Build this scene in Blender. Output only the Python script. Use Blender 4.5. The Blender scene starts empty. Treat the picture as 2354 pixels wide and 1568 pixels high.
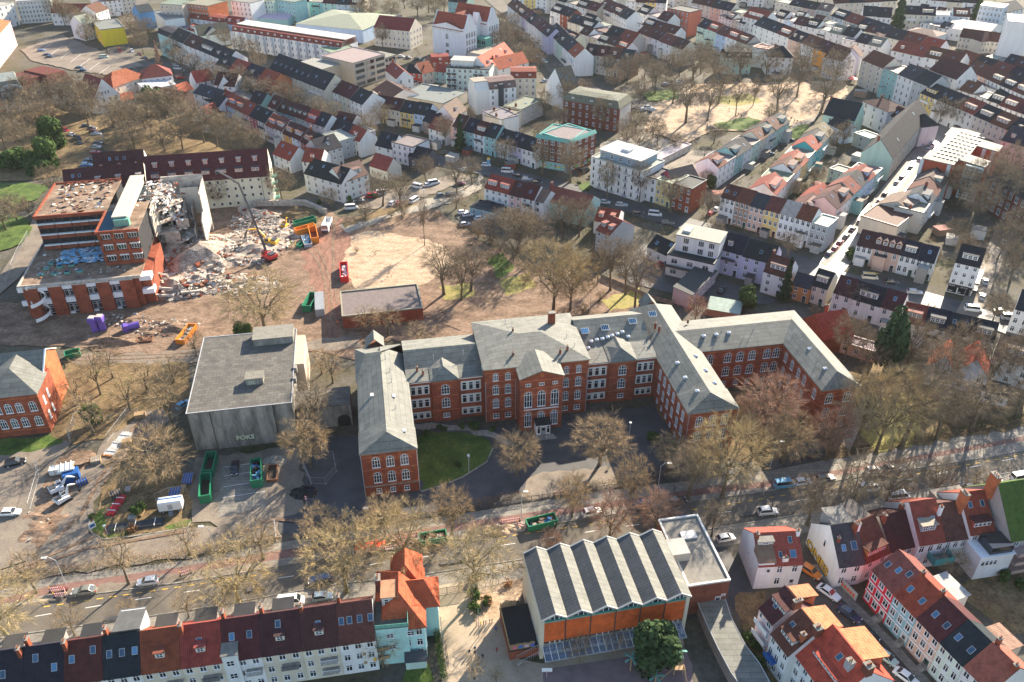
import bpy,bmesh,math,random
import numpy as np
from mathutils import Vector,Matrix
random.seed(7)
R=math.radians
scene=bpy.context.scene
# ---------------------------------------------------------------- camera
PITCH=R(33.5);FOC=1900.0;CX,CY=1176.5,784.0;HC=130.0
cam=bpy.data.cameras.new('camera');camo=bpy.data.objects.new('camera',cam);scene.collection.objects.link(camo)
camo.location=(0,0,HC);camo.rotation_euler=(R(90)-PITCH,0,0)
cam.sensor_width=36;cam.lens=FOC/2353*36;cam.clip_start=1;cam.clip_end=9000
scene.camera=camo
# ---------------------------------------------------------------- light
SUN_EL,SUN_AZ=25.0,59.0
w=bpy.data.worlds.new('World');scene.world=w;w.use_nodes=True
nt=w.node_tree;nt.nodes.clear()
sky=nt.nodes.new('ShaderNodeTexSky');sky.sky_type='NISHITA';sky.sun_disc=False
sky.sun_elevation=R(SUN_EL);sky.sun_rotation=R(90-SUN_AZ);sky.air_density=1.0;sky.dust_density=.5
bg=nt.nodes.new('ShaderNodeBackground');bg.inputs[1].default_value=0.085
wo=nt.nodes.new('ShaderNodeOutputWorld');nt.links.new(sky.outputs[0],bg.inputs[0]);nt.links.new(bg.outputs[0],wo.inputs[0])
sl=bpy.data.lights.new('sun','SUN');sl.energy=4.5;sl.angle=R(0.5);sl.color=(1.0,0.87,0.69)
so=bpy.data.objects.new('sun',sl);scene.collection.objects.link(so)
so.rotation_euler=(R(90-SUN_EL),0,R(SUN_AZ+90))
vs=scene.view_settings;vs.view_transform='Standard';vs.look='None';vs.exposure=1.88;vs.gamma=1;vs.use_curve_mapping=False
scene.cycles.max_bounces=6;scene.cycles.diffuse_bounces=3;scene.cycles.glossy_bounces=3;scene.cycles.transparent_max_bounces=6
# ---------------------------------------------------------------- pixel of the photograph -> place on the ground
cs_,sn_=math.cos(PITCH),math.sin(PITCH)
def at(px,py,z=0.0):
 x=px-CX;y=CY-py
 dx,dy,dz=x,FOC*cs_+y*sn_,-FOC*sn_+y*cs_
 t=(HC-z)/-dz
 return Vector((dx*t,dy*t,z))
def W(k,x,y):r,c=divmod(k,3);return(784.5*c+x/3.0,522.4*r+y/3.0)
def p(k,x,y,z=0.0):return at(*W(k,x,y),z)
# ---------------------------------------------------------------- materials
def newmat(name):
 m=bpy.data.materials.new(name);m.use_nodes=True
 n=m.node_tree;n.nodes.clear()
 o=n.nodes.new('ShaderNodeOutputMaterial');b=n.nodes.new('ShaderNodeBsdfPrincipled')
 n.links.new(b.outputs[0],o.inputs[0])
 return m,n,b
def N(n,t,**kw):
 d=n.nodes.new(t)
 for k,v in kw.items():
  if k in d.inputs.keys():d.inputs[k].default_value=v
  else:setattr(d,k,v)
 return d
def ramp(n,fac,stops):
 r=n.nodes.new('ShaderNodeValToRGB');e=r.color_ramp.elements
 while len(e)<len(stops):e.new(0.5)
 for i,(q,c) in enumerate(stops):
  e[i].position=q;e[i].color=(*c,1) if len(c)==3 else c
 n.links.new(fac,r.inputs[0]);return r
def mul(n,a,b,f=1.0,blend='MULTIPLY'):
 x=n.nodes.new('ShaderNodeMix');x.data_type='RGBA';x.blend_type=blend;x.inputs[0].default_value=f
 n.links.new(a,x.inputs[6]);
 if hasattr(b,'links') or not isinstance(b,tuple):n.links.new(b,x.inputs[7])
 else:x.inputs[7].default_value=(*b,1)
 return x.outputs[2]
def bump(n,b,h,strength=.4,dist=.05):
 u=N(n,'ShaderNodeBump',Strength=strength,Distance=dist);n.links.new(h,u.inputs['Height']);n.links.new(u.outputs[0],b.inputs['Normal'])
def noise_mat(name,stops,scale=1.0,rough=.9,detail=6,bumpv=0.0,space='world',stretch=None,second=None,spec=.3):
 m,n,b=newmat(name)
 if space=='world':g=n.nodes.new('ShaderNodeNewGeometry');co=g.outputs['Position']
 else:g=n.nodes.new('ShaderNodeTexCoord');co=g.outputs['Object']
 if stretch:
  mp=n.nodes.new('ShaderNodeMapping');mp.inputs['Scale'].default_value=stretch[:3]
  if len(stretch)>3:mp.inputs['Rotation'].default_value=(0,0,stretch[3])
  n.links.new(co,mp.inputs[0]);co=mp.outputs[0]
 t=N(n,'ShaderNodeTexNoise',Scale=scale,Detail=detail,Roughness=.62);n.links.new(co,t.inputs['Vector'])
 c=ramp(n,t.outputs[0],stops).outputs[0]
 if second:
  t2=N(n,'ShaderNodeTexNoise',Scale=second[0],Detail=5,Roughness=.6);n.links.new(co,t2.inputs['Vector'])
  c=mul(n,c,ramp(n,t2.outputs[0],second[1]).outputs[0],second[2] if len(second)>2 else 1.0)
 n.links.new(c,b.inputs['Base Color']);b.inputs['Roughness'].default_value=rough;b.inputs['Specular IOR Level'].default_value=spec
 if bumpv:bump(n,b,t.outputs[0],bumpv,.15)
 return m
def paint_mat(name,rough=.85,var=.25,scale=.6,metal=0.0,coat=0.0,streak=False,spec=.4):
 """colour of the object itself, with a little uneven wear"""
 m,n,b=newmat(name)
 oi=n.nodes.new('ShaderNodeObjectInfo');g=n.nodes.new('ShaderNodeNewGeometry')
 co=g.outputs['Position']
 if streak:
  mp=n.nodes.new('ShaderNodeMapping');mp.inputs['Scale'].default_value=(1.6,1.6,.22);n.links.new(co,mp.inputs[0]);co=mp.outputs[0]
 t=N(n,'ShaderNodeTexNoise',Scale=scale,Detail=6,Roughness=.65);n.links.new(co,t.inputs['Vector'])
 c=mul(n,oi.outputs['Color'],ramp(n,t.outputs[0],[(.3,(1-var,)*3),(.65,(1.0,)*3)]).outputs[0])
 n.links.new(c,b.inputs['Base Color']);b.inputs['Roughness'].default_value=rough
 b.inputs['Metallic'].default_value=metal;b.inputs['Coat Weight'].default_value=coat;b.inputs['Specular IOR Level'].default_value=spec
 return m
def tile_mat():
 m,n,b=newmat('roof_tiles')
 oi=n.nodes.new('ShaderNodeObjectInfo');tc=n.nodes.new('ShaderNodeTexCoord');g=n.nodes.new('ShaderNodeNewGeometry')
 w1=N(n,'ShaderNodeTexWave',Scale=1.05,Distortion=.3,bands_direction='X');n.links.new(tc.outputs['Object'],w1.inputs['Vector'])
 w2=N(n,'ShaderNodeTexWave',Scale=1.5,Distortion=.4,bands_direction='Z',wave_profile='SAW');n.links.new(tc.outputs['Object'],w2.inputs['Vector'])
 s=n.nodes.new('ShaderNodeMath');s.operation='MULTIPLY';n.links.new(w1.outputs['Fac'],s.inputs[0]);n.links.new(w2.outputs['Fac'],s.inputs[1])
 t=N(n,'ShaderNodeTexNoise',Scale=.9,Detail=8,Roughness=.7);n.links.new(g.outputs['Position'],t.inputs['Vector'])
 c=mul(n,oi.outputs['Color'],ramp(n,t.outputs[0],[(.3,(.55,.5,.5)),(.5,(1,1,1)),(.72,(1.35,1.28,1.2))]).outputs[0])
 c=mul(n,c,ramp(n,s.outputs[0],[(0,(.62,.62,.62)),(.45,(1.1,1.1,1.1))]).outputs[0],.75)
 n.links.new(c,b.inputs['Base Color']);b.inputs['Roughness'].default_value=.8;b.inputs['Specular IOR Level'].default_value=.2
 bump(n,b,s.outputs[0],.6,.06);return m
def felt_mat(name,c0,c1,seam,bw=4.0,rh=1.1,rot=0.0,rough=.8):
 m,n,b=newmat(name)
 tc=n.nodes.new('ShaderNodeTexCoord');mp=n.nodes.new('ShaderNodeMapping');mp.inputs['Rotation'].default_value=(0,0,rot);n.links.new(tc.outputs['Object'],mp.inputs[0])
 br=N(n,'ShaderNodeTexBrick',Scale=1.0);br.inputs['Brick Width'].default_value=bw;br.inputs['Row Height'].default_value=rh
 br.inputs['Mortar Size'].default_value=.035;br.inputs['Color1'].default_value=(*c0,1);br.inputs['Color2'].default_value=(*c1,1);br.inputs['Mortar'].default_value=(*seam,1)
 wv=N(n,'ShaderNodeTexNoise',Scale=.8,Detail=3);n.links.new(mp.outputs[0],wv.inputs['Vector'])
 ad=n.nodes.new('ShaderNodeMix');ad.data_type='VECTOR';ad.inputs[0].default_value=.05
 n.links.new(mp.outputs[0],ad.inputs[4]);n.links.new(wv.outputs['Color'],ad.inputs[5]);n.links.new(ad.outputs[1],br.inputs['Vector'])
 t=N(n,'ShaderNodeTexNoise',Scale=.45,Detail=8,Roughness=.7);n.links.new(tc.outputs['Object'],t.inputs['Vector'])
 c=mul(n,br.outputs[0],ramp(n,t.outputs[0],[(.3,(.68,.68,.66)),(.62,(1.12,1.1,1.08))]).outputs[0])
 n.links.new(c,b.inputs['Base Color']);b.inputs['Roughness'].default_value=rough
 bump(n,b,br.outputs['Fac'],-.25,.05);return m
def brick_mat(name,a,b_,mort):
 m,n,b=newmat(name)
 g=n.nodes.new('ShaderNodeTexCoord');sp=n.nodes.new('ShaderNodeSeparateXYZ');n.links.new(g.outputs['Object'],sp.inputs[0])
 ad=n.nodes.new('ShaderNodeMath');ad.operation='ADD';n.links.new(sp.outputs[0],ad.inputs[0]);n.links.new(sp.outputs[1],ad.inputs[1])
 cb=n.nodes.new('ShaderNodeCombineXYZ');n.links.new(ad.outputs[0],cb.inputs[0]);n.links.new(sp.outputs[2],cb.inputs[1])
 br=N(n,'ShaderNodeTexBrick',Scale=1.0);br.inputs['Brick Width'].default_value=.5;br.inputs['Row Height'].default_value=.17;br.inputs['Mortar Size'].default_value=.018
 br.inputs['Color1'].default_value=(*a,1);br.inputs['Color2'].default_value=(*b_,1);br.inputs['Mortar'].default_value=(*mort,1)
 n.links.new(cb.outputs[0],br.inputs['Vector'])
 t=N(n,'ShaderNodeTexNoise',Scale=.5,Detail=8,Roughness=.7);n.links.new(g.outputs['Object'],t.inputs['Vector'])
 c=mul(n,br.outputs[0],ramp(n,t.outputs[0],[(.3,(.6,.58,.58)),(.62,(1.15,1.12,1.1))]).outputs[0])
 n.links.new(c,b.inputs['Base Color']);b.inputs['Roughness'].default_value=.9;b.inputs['Specular IOR Level'].default_value=.2;return m
def glass_mat(name,c,rough=.06):
 m,n,b=newmat(name);oi=n.nodes.new('ShaderNodeObjectInfo')
 r=ramp(n,oi.outputs['Random'],[(0,tuple(x*.5 for x in c)),(.6,c),(1,tuple(min(1,x*3+.02) for x in c))])
 n.links.new(r.outputs[0],b.inputs['Base Color'])
 b.inputs['Roughness'].default_value=rough;b.inputs['Specular IOR Level'].default_value=.9;return m
M={}
M['stucco']=paint_mat('stucco',.9,.16,.5,streak=True,spec=.2)
M['paint']=paint_mat('paint',.55,.12,1.0)
M['rusty_paint']=paint_mat('rusty_paint',.6,.45,2.2)
M['car_paint']=paint_mat('car_paint',.28,.04,.5,coat=.6)
M['tiles']=tile_mat()
M['flat_roof']=paint_mat('flat_roofing',.8,.35,.9)
M['felt']=felt_mat('roofing_felt',(.185,.185,.16),(.145,.148,.13),(.06,.062,.058))
M['felt_v']=felt_mat('roofing_felt_lengthwise',(.185,.185,.16),(.145,.148,.13),(.06,.062,.058),rot=R(90))
M['felt_shaded']=felt_mat('shaded_roofing_felt',(.062,.066,.072),(.048,.052,.058),(.11,.115,.115),bw=2.5,rh=.6)  # shaded copy of the felt, for slopes turned from the sun
M['brick']=brick_mat('red_brick',(.31,.080,.040),(.235,.056,.030),(.22,.095,.06))
M['brick_orange']=brick_mat('orange_brick',(.50,.15,.06),(.42,.115,.045),(.36,.16,.09))
M['brick_panel']=brick_mat('bright_orange_brick',(.74,.14,.03),(.66,.115,.025),(.55,.14,.05))
M['brick_brown']=brick_mat('brown_brick',(.20,.06,.04),(.15,.045,.03),(.16,.09,.06))
M['glass']=glass_mat('window_glass',(.022,.028,.035))
M['skyglass']=glass_mat('sky_tinted_glass',(.02,.07,.13),.05)  # blue base colour puts the reflected sky into the pane
M['white']=noise_mat('white_frame',[(.3,(.66,.66,.66)),(.6,(.8,.8,.79))],3,.6)
M['concrete']=noise_mat('weathered_concrete',[(.28,(.07,.066,.058)),(.42,(.19,.18,.155)),(.62,(.34,.315,.27))],.35,.9,8,.15,'object',(1.5,1.5,.35),second=(2.2,[(.3,(.8,.8,.8)),(.6,(1.05,1.05,1.05))]))
M['metal']=noise_mat('grey_metal',[(.3,(.28,.29,.3)),(.6,(.42,.43,.44))],2,.45)
M['black']=noise_mat('black_rubber',[(.3,(.012,.012,.013)),(.6,(.03,.03,.03))],3,.7)
M['rim']=noise_mat('wheel_rim',[(.3,(.3,.3,.31)),(.6,(.45,.45,.46))],2,.35)
M['lamp_glass']=noise_mat('lamp_glass',[(.3,(.75,.76,.78)),(.6,(.85,.86,.88))],3,.15)
M['red_glass']=noise_mat('tail_lamp_glass',[(.3,(.35,.01,.01)),(.6,(.5,.02,.02))],3,.2)
M['bark']=noise_mat('bark',[(.3,(.07,.06,.042)),(.55,(.16,.13,.085)),(.7,(.23,.19,.12))],1.6,.95,5,.4,'object')
M['bark_pale']=noise_mat('pale_bark',[(.3,(.10,.085,.045)),(.52,(.24,.20,.10)),(.7,(.36,.31,.17))],1.5,.95,5,.3,'object')
def twig_mat(name,c):
 m,n,b=newmat(name);oi=n.nodes.new('ShaderNodeObjectInfo');g=n.nodes.new('ShaderNodeNewGeometry')
 t=N(n,'ShaderNodeTexNoise',Scale=.7,Detail=2);n.links.new(g.outputs['Position'],t.inputs['Vector'])
 k=ramp(n,t.outputs[0],[(.3,tuple(x*.72 for x in c)),(.65,tuple(x*1.25 for x in c))]).outputs[0]
 k=mul(n,k,ramp(n,oi.outputs['Random'],[(0,(.85,.82,.8)),(1,(1.12,1.1,1.05))]).outputs[0])
 n.links.new(k,b.inputs['Base Color']);b.inputs['Roughness'].default_value=.95;b.inputs['Specular IOR Level'].default_value=.1;return m
M['twig']=twig_mat('brown_twigs',(.36,.265,.155))
M['twig_red']=twig_mat('reddish_twigs',(.36,.225,.16))
M['twig_gold']=twig_mat('golden_twigs',(.40,.31,.165))
M['twig_grey']=twig_mat('grey_twigs',(.26,.205,.14))
M['needle']=twig_mat('dark_green_needles',(.04,.07,.028))
M['leaf']=twig_mat('evergreen_leaves',(.06,.10,.028))
M['hedge_brown']=twig_mat('brown_hedge_leaves',(.27,.15,.075))
# ---------------------------------------------------------------- mesh helpers
COL=scene.collection
class MB:
 def __init__(s):s.v=[];s.f=[];s.m=[]
 def face(s,pts,m=0):
  i=len(s.v);s.v+=[tuple(q) for q in pts];s.f.append(tuple(range(i,i+len(pts))));s.m.append(m)
 def box(s,x0,y0,z0,x1,y1,z1,m=0,mt=None):
  i=len(s.v)
  s.v+=[(x0,y0,z0),(x1,y0,z0),(x1,y1,z0),(x0,y1,z0),(x0,y0,z1),(x1,y0,z1),(x1,y1,z1),(x0,y1,z1)]
  for k,q in enumerate(((0,3,2,1),(4,5,6,7),(0,1,5,4),(1,2,6,5),(2,3,7,6),(3,0,4,7))):
   s.f.append(tuple(i+j for j in q));s.m.append(mt if(mt is not None and k==1) else m)
 def prism(s,poly,z0,z1,m=0,mt=None):
  """poly: ccw list of (x,y)"""
  n=len(poly);i=len(s.v)
  s.v+=[(x,y,z0) for x,y in poly]+[(x,y,z1) for x,y in poly]
  s.f.append(tuple(i+j for j in range(n-1,-1,-1)));s.m.append(m)
  s.f.append(tuple(i+n+j for j in range(n)));s.m.append(m if mt is None else mt)
  for j in range(n):
   k=(j+1)%n;s.f.append((i+j,i+k,i+n+k,i+n+j));s.m.append(m)
 def extr(s,prof,x0,x1,m=0,axis='x'):
  """profile of (a,z) extruded along x (a is y) or along y (a is x)"""
  n=len(prof);i=len(s.v)
  if axis=='x':s.v+=[(x0,a,z) for a,z in prof]+[(x1,a,z) for a,z in prof]
  else:s.v+=[(a,x0,z) for a,z in prof]+[(a,x1,z) for a,z in prof]
  s.f.append(tuple(i+j for j in range(n)));s.m.append(m)
  s.f.append(tuple(i+n+j for j in range(n-1,-1,-1)));s.m.append(m)
  for j in range(n):
   k=(j+1)%n;s.f.append((i+k,i+j,i+n+j,i+n+k));s.m.append(m)
 def tube(s,a,b,r0,r1,n=6,m=0,cap=False):
  a=Vector(a);b=Vector(b);d=(b-a)
  if d.length<1e-6:return
  q=d.to_track_quat('Z','Y');i=len(s.v)
  for(c,r) in((a,r0),(b,r1)):
   for k in range(n):
    t=2*math.pi*k/n;s.v.append(tuple(c+q@Vector((r*math.cos(t),r*math.sin(t),0))))
  for k in range(n):
   j=(k+1)%n;s.f.append((i+k,i+j,i+n+j,i+n+k));s.m.append(m)
  if cap:
   s.f.append(tuple(i+k for k in range(n-1,-1,-1)));s.m.append(m);s.f.append(tuple(i+n+k for k in range(n)));s.m.append(m)
 def hull(s,pts,m=0):
  bm=bmesh.new()
  for q in pts:bm.verts.new(q)
  bmesh.ops.convex_hull(bm,input=bm.verts);bm.verts.index_update();i=len(s.v)
  s.v+=[tuple(v.co) for v in bm.verts]
  for f in bm.faces:s.f.append(tuple(i+v.index for v in f.verts));s.m.append(m)
  bm.free()
 def mesh(s,name,mats):
  me=bpy.data.meshes.new(name);me.from_pydata(s.v,[],s.f)
  for m in mats:me.materials.append(M[m] if isinstance(m,str) else m)
  if len(mats)>1:me.polygons.foreach_set('material_index',s.m)
  me.update();return me
 def build(s,name,mats,parent=None,col=None,loc=None,rz=0.0,fix=True):
  me=s.mesh(name,mats)
  if fix:
   bm=bmesh.new();bm.from_mesh(me);bmesh.ops.recalc_face_normals(bm,faces=bm.faces);bm.to_mesh(me);bm.free()
  return ob(name,me,parent,loc,rz,col=col)
def b1(o,n,mt,*a):m=MB();m.box(*a);return m.build(n,[mt],o)
def b2(o,n,c,*a):m=MB();m.box(*a);return m.build(n,['stucco'],o,col=c)
def ob(name,me,parent=None,loc=None,rz=0.0,rx=0.0,col=None,sc=None):
 o=bpy.data.objects.new(name,me);COL.objects.link(o)
 if parent is not None:o.parent=parent
 if loc is not None:o.location=loc
 if rz or rx:o.rotation_euler=(rx,0,rz)
 if sc is not None:o.scale=sc
 if col is not None:o.color=(*col,1)
 return o
LABELS=set()
def tag(o,label,cat,group=None):
 o['label']=label;o['category']=cat
 if group:o['group']=group
 LABELS.add(label);return o
def thing(name,label,cat,loc,rz=0.0,group=None):
 o=bpy.data.objects.new(name,None);COL.objects.link(o);o.location=loc;o.rotation_euler=(0,0,rz)
 o.empty_display_size=.1
 return tag(o,label,cat,group)
def struct(o,kind='structure'):o['kind']=kind;return o
MC={}
def cached(key,fn):
 if key not in MC:MC[key]=fn()
 return MC[key]
ORD=['first','second','third','fourth','fifth','sixth','seventh','eighth','ninth','tenth','eleventh','twelfth','thirteenth','fourteenth','fifteenth','sixteenth','seventeenth','eighteenth','nineteenth','twentieth']
FOOT=[]
WALLC={'w':(.74,.73,.71),'c':(.66,.59,.47),'e':(.58,.53,.45),'y':(.78,.56,.20),'Y':(.85,.62,.05),'g':(.42,.43,.43),'G':(.52,.66,.54),'t':(.30,.52,.50),'T':(.08,.40,.42),'p':(.72,.47,.44),'l':(.56,.52,.66),'b':(.42,.54,.70),'B':(.10,.25,.50),'r':(.62,.03,.05),'R':(.32,.07,.05),'o':(.80,.34,.05),'n':(.36,.24,.17),'s':(.62,.42,.33),'k':(.10,.10,.11),'d':(.26,.25,.24),'P':(.42,.08,.13),'O':(.62,.22,.10)}
WALLN={'w':'white','c':'cream','e':'beige','y':'yellow','Y':'bright yellow','g':'grey','G':'pale green','t':'pale turquoise','T':'teal','p':'pink','l':'lilac','b':'pale blue','B':'blue','r':'scarlet','R':'red brick','o':'orange','n':'brown','s':'salmon','k':'black','d':'dark grey','P':'crimson','O':'terracotta'}
ROOFC={'r':(.40,.10,.045),'R':(.24,.055,.035),'b':(.075,.028,.026),'B':(.13,.048,.034),'s':(.022,.026,.034),'S':(.045,.048,.055),'g':(.19,.18,.16),'l':(.34,.33,.30),'w':(.60,.58,.54),'t':(.10,.33,.30),'n':(.17,.13,.095)}
ROOFN={'r':'orange tile','R':'red tile','b':'dark-red tile','B':'brown tile','s':'black','S':'dark grey','g':'grey felt','l':'pale grey','w':'white','t':'green copper','n':'brown'}
def frame_mesh(w,h,st,depth=.07,one=False):
 """window frame standing on the wall face (y=0), origin at the middle of its sill"""
 m=MB();b=.09 if w>.7 else.07;y0,y1=-depth,.0
 if st=='a':
  r=w/2;hb=h-r;n=8;arc=[(r*math.cos(math.pi*i/n),hb+r*math.sin(math.pi*i/n)) for i in range(n+1)]
  ri=r-b;arci=[(ri*math.cos(math.pi*i/n),hb+ri*math.sin(math.pi*i/n)) for i in range(n+1)]
  for i in range(n):
   q=[arc[i],arc[i+1],arci[i+1],arci[i]]
   m.face([(x,y0,z) for x,z in q]);m.face([(arc[i][0],y0,arc[i][1]),(arc[i][0],y1,arc[i][1]),(arc[i+1][0],y1,arc[i+1][1]),(arc[i+1][0],y0,arc[i+1][1])])
  m.box(-r,y0,0,-r+b,y1,hb);m.box(r-b,y0,0,r,y1,hb);m.box(-r+b,y0,0,r-b,y1,b*1.3)
  m.box(-r+b,y0+.004,hb-.05,r-b,y1,hb+.07)
  for x in(-w/6,w/6):
   m.box(x-.055,y0+.002,b,x+.055,y1,hb+math.sqrt(max(.01,ri*ri-x*x))-.01)
  m.box(-r+b,y0+.01,hb*.5-.025,r-b,y1-.01,hb*.5+.025)
  pane=[(-r+b,0),(r-b,0)]+arci
 else:
  r=w/2
  m.box(-r,y0,0,-r+b,y1,h);m.box(r-b,y0,0,r,y1,h);m.box(-r+b,y0,0,r-b,y1,b);m.box(-r+b,y0,h-b,r-b,y1,h)
  if st in 'px':m.box(-.045,y0+.004,b,.045,y1,h-b)
  if st in 'pt':m.box(-r+b,y0+.006,h*.68,r-b,y1,h*.68+.08)
  if st=='x':m.box(-r+b,y0+.006,h*.5-.04,r-b,y1,h*.5+.04)
  if st=='3':
   for x in(-w/6,w/6):m.box(x-.05,y0+.004,b,x+.05,y1,h-b)
  if st=='s':m.box(-r-.05,y0-.12,-.07,r+.05,y1,-.002)
  pane=[(-r+b,b),(r-b,b),(r-b,h-b),(-r+b,h-b)]
 if st in 'apx' and not one:m.box(-w/2-.06,y0-.09,-.1,w/2+.06,y1,-.003)
 if one:m.face([(x,-.02,z) for x,z in pane],1)
 return m,pane
SIDE={'f':0.0,'r':R(90),'b':R(180),'l':R(-90)}
def window(root,pos,side,w,h,st='p',near=False,fm='white',gm='glass',rz=None,name='window'):
 rz=SIDE[side] if rz is None else rz
 if near:
  fme=cached(('fr',w,h,st,fm),lambda:frame_mesh(w,h,st)[0].mesh('window_frame',[fm]))
  o=ob(name,fme,root,pos,rz)
  def pn():
   m=MB();m.face([(x,-.025,z) for x,z in frame_mesh(w,h,st)[1]]);return m.mesh('window_pane',[gm])
  ob('pane',cached(('pn',w,h,st,gm),pn),o)
 else:
  me=cached(('w1',w,h,st,fm,gm),lambda:frame_mesh(w,h,st,one=True)[0].mesh('window',[fm,gm]))
  o=ob(name,me,root,pos,rz)
 return o
def door(root,pos,side,w=1.1,h=2.3,col=(.15,.07,.04)):
 def f():
  m=MB();m.box(-w/2-.1,-.08,0,-w/2,0,h+.1,1);m.box(w/2,-.08,0,w/2+.1,0,h+.1,1);m.box(-w/2,-.08,h,w/2,0,h+.1,1)
  m.box(-w/2,-.05,.02,w/2,-.001,h);m.box(-w*.28,-.07,h*.55,w*.28,-.051,h*.9,2);return m.mesh('door',['paint','white','glass'])
 return ob('door',cached(('door',w,h),f),root,pos,SIDE[side],col=col)
def sky_window(root,pos,pitch,w=.9,h=1.3,rz=0.0):
 def f():
  m=MB();m.box(-w/2,0,.0,w/2,h,.07,0);m.box(-w/2+.08,.08,.071,w/2-.08,h-.08,.078,1);return m.mesh('roof_window',['metal','skyglass'])
 return ob('roof_window',cached(('sk',w,h),f),root,pos,rz,rx=pitch)
def dormer(root,u,v,z,w,h,pitch,wcol,rcol,mat='stucco',nw=1,gab=False,rz=0.0,tl='flat_roof'):
 """box dormer: front face at (u,v,z), running back into the slope"""
 L=min(h/max(.2,math.tan(pitch))+.3,6)
 key=('dm',round(w,1),round(h,1),round(L,1),gab,mat,tl)
 def f():
  m=MB();m.box(-w/2,0,-.25,w/2,L,h,0)
  if gab:m.extr([(-w/2-.15,h-.05),(w/2+.15,h-.05),(0,h+w*.42)],-.2,L+w*.4,1,'y')
  else:m.box(-w/2-.18,-.25,h+.002,w/2+.18,L+.1,h+.17,1)
  return m
 d=key
 me=cached(key+('w',),lambda:(lambda m:(m.box(-w/2,0,-.25,w/2,L,h,0),m.mesh('dormer',[mat]))[1])(MB()))
 o=ob('dormer',me,root,(u,v,z),rz,col=wcol)
 def lid():
  m=MB()
  if gab:m.extr([(-w/2-.15,h+.003),(w/2+.15,h+.003),(0,h+w*.42)],-.2,L+w*.4,0,'y')
  else:m.box(-w/2-.18,-.25,h+.002,w/2+.18,L+.1,h+.17)
  return m.mesh('dormer_roof',[tl])
 ob('dormer_roof',cached(key+('l',),lid),o,col=rcol)
 ww=min(1.15,(w-.3)/nw-.1)
 for i in range(nw):
  x=(i-(nw-1)/2)*((w-.2)/nw)
  window(o,(x,0,.25),'f',round(ww,2),round(h-.45,2),'x' if ww>.8 else 't')
 return o
def chimney(root,u,v,z0,z1,w=.55,d=.9,mat='brick',pots=2,col=None):
 def f():
  m=MB();H=round(z1-z0,1);m.box(-w/2,-d/2,0,w/2,d/2,H);m.box(-w/2-.07,-d/2-.07,H,w/2+.07,d/2+.07,H+.14,1)
  for i in range(pots):
   y=(i-(pots-1)/2)*d/max(pots,1)*.8;m.tube((0,y,H+.14),(0,y,H+.55),.12,.10,6,2,True)
  return m.mesh('chimney',[mat,'concrete','tiles'])
 return ob('chimney',cached(('ch',w,d,round(z1-z0,1),mat,pots),f),root,(u,v,z0),col=col or(.4,.15,.08))
def rect(A,B,h,D=None,Cp=None):
 """A,B: pixels (x,y) of the facade's eave ends at height h -> origin, angle, width, depth"""
 a=at(*A,h);b=at(*B,h);d=b-a;ang=math.atan2(d.y,d.x);w=math.hypot(d.x,d.y)
 if Cp is not None:
  c=at(*Cp,h)-a;D=-c.x*math.sin(ang)+c.y*math.cos(ang)
 return Vector((a.x,a.y,0)),ang,w,D
def roof_mesh(kind,Wd,D,h,rh,e,o,th=.16,hipL=True,hipR=True):
 m=MB()
 if kind=='gu':
  k=rh/(D/2);m.extr([(-o,h-o*k+.02),(D/2,h+rh+.02),(D+o,h-o*k+.02),(D+o,h-o*k+.02+th),(D/2,h+rh+.02+th*1.2),(-o,h-o*k+.02+th)],-e,Wd+e)
 elif kind=='gv':
  k=rh/(Wd/2);m.extr([(-o,h-o*k+.02),(Wd/2,h+rh+.02),(Wd+o,h-o*k+.02),(Wd+o,h-o*k+.02+th),(Wd/2,h+rh+.02+th*1.2),(-o,h-o*k+.02+th)],-e,D+e,axis='y')
 elif kind=='hip':
  z0=h-.02;a=(-o,-o,z0);b=(Wd+o,-o,z0);c=(Wd+o,D+o,z0);d=(-o,D+o,z0)
  if Wd>=D:
   t=D/2;r0=(t if hipL else-o,D/2,h+rh);r1=(Wd-t if hipR else Wd+o,D/2,h+rh)
  else:
   t=Wd/2;r0=(Wd/2,t,h+rh);r1=(Wd/2,D-t,h+rh)
  m.hull([a,b,c,d,r0,r1]+[(q[0],q[1],q[2]+.12) for q in(a,b,c,d)])
 elif kind=='man':
  s=min(1.3,D*.15);k=rh
  m.hull([(-e,-o,h),(Wd+e,-o,h),(Wd+e,D+o,h),(-e,D+o,h),(-e,s,h+k*.8),(Wd+e,s,h+k*.8),(-e,D-s,h+k*.8),(Wd+e,D-s,h+k*.8),(-e,D/2,h+k),(Wd+e,D/2,h+k)])
 elif kind=='manh':
  s=min(1.5,D*.15);k=rh
  m.hull([(-o,-o,h),(Wd+o,-o,h),(Wd+o,D+o,h),(-o,D+o,h),(s,s,h+k*.85),(Wd-s,s,h+k*.85),(s,D-s,h+k*.85),(Wd-s,D-s,h+k*.85),(D/2,D/2,h+k),(Wd-D/2,D/2,h+k)] if Wd>D else[(-o,-o,h),(Wd+o,-o,h),(Wd+o,D+o,h),(-o,D+o,h),(s,s,h+k),(Wd-s,s,h+k),(s,D-s,h+k),(Wd-s,D-s,h+k)])
 elif kind=='shed':
  m.extr([(-o,h-.1),(D+o,h+rh),(D+o,h+rh+th),(-o,h-.1+th)],-e,Wd+e)
 else:
  t=.3;z=h
  m.box(-.06,-.06,z,Wd+.06,D+.06,z+.12)
 return m
def rim_mesh(Wd,D,h,t=.3,rh=.35):
 m=MB();zr=h+.121
 m.box(-.06,-.06,zr,Wd+.06,t,zr+rh);m.box(-.06,D-t,zr,Wd+.06,D+.06,zr+rh);m.box(-.06,t,zr,t,D-t,zr+rh);m.box(Wd-t,t,zr,Wd+.06,D-t,zr+rh)
 return m
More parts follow.
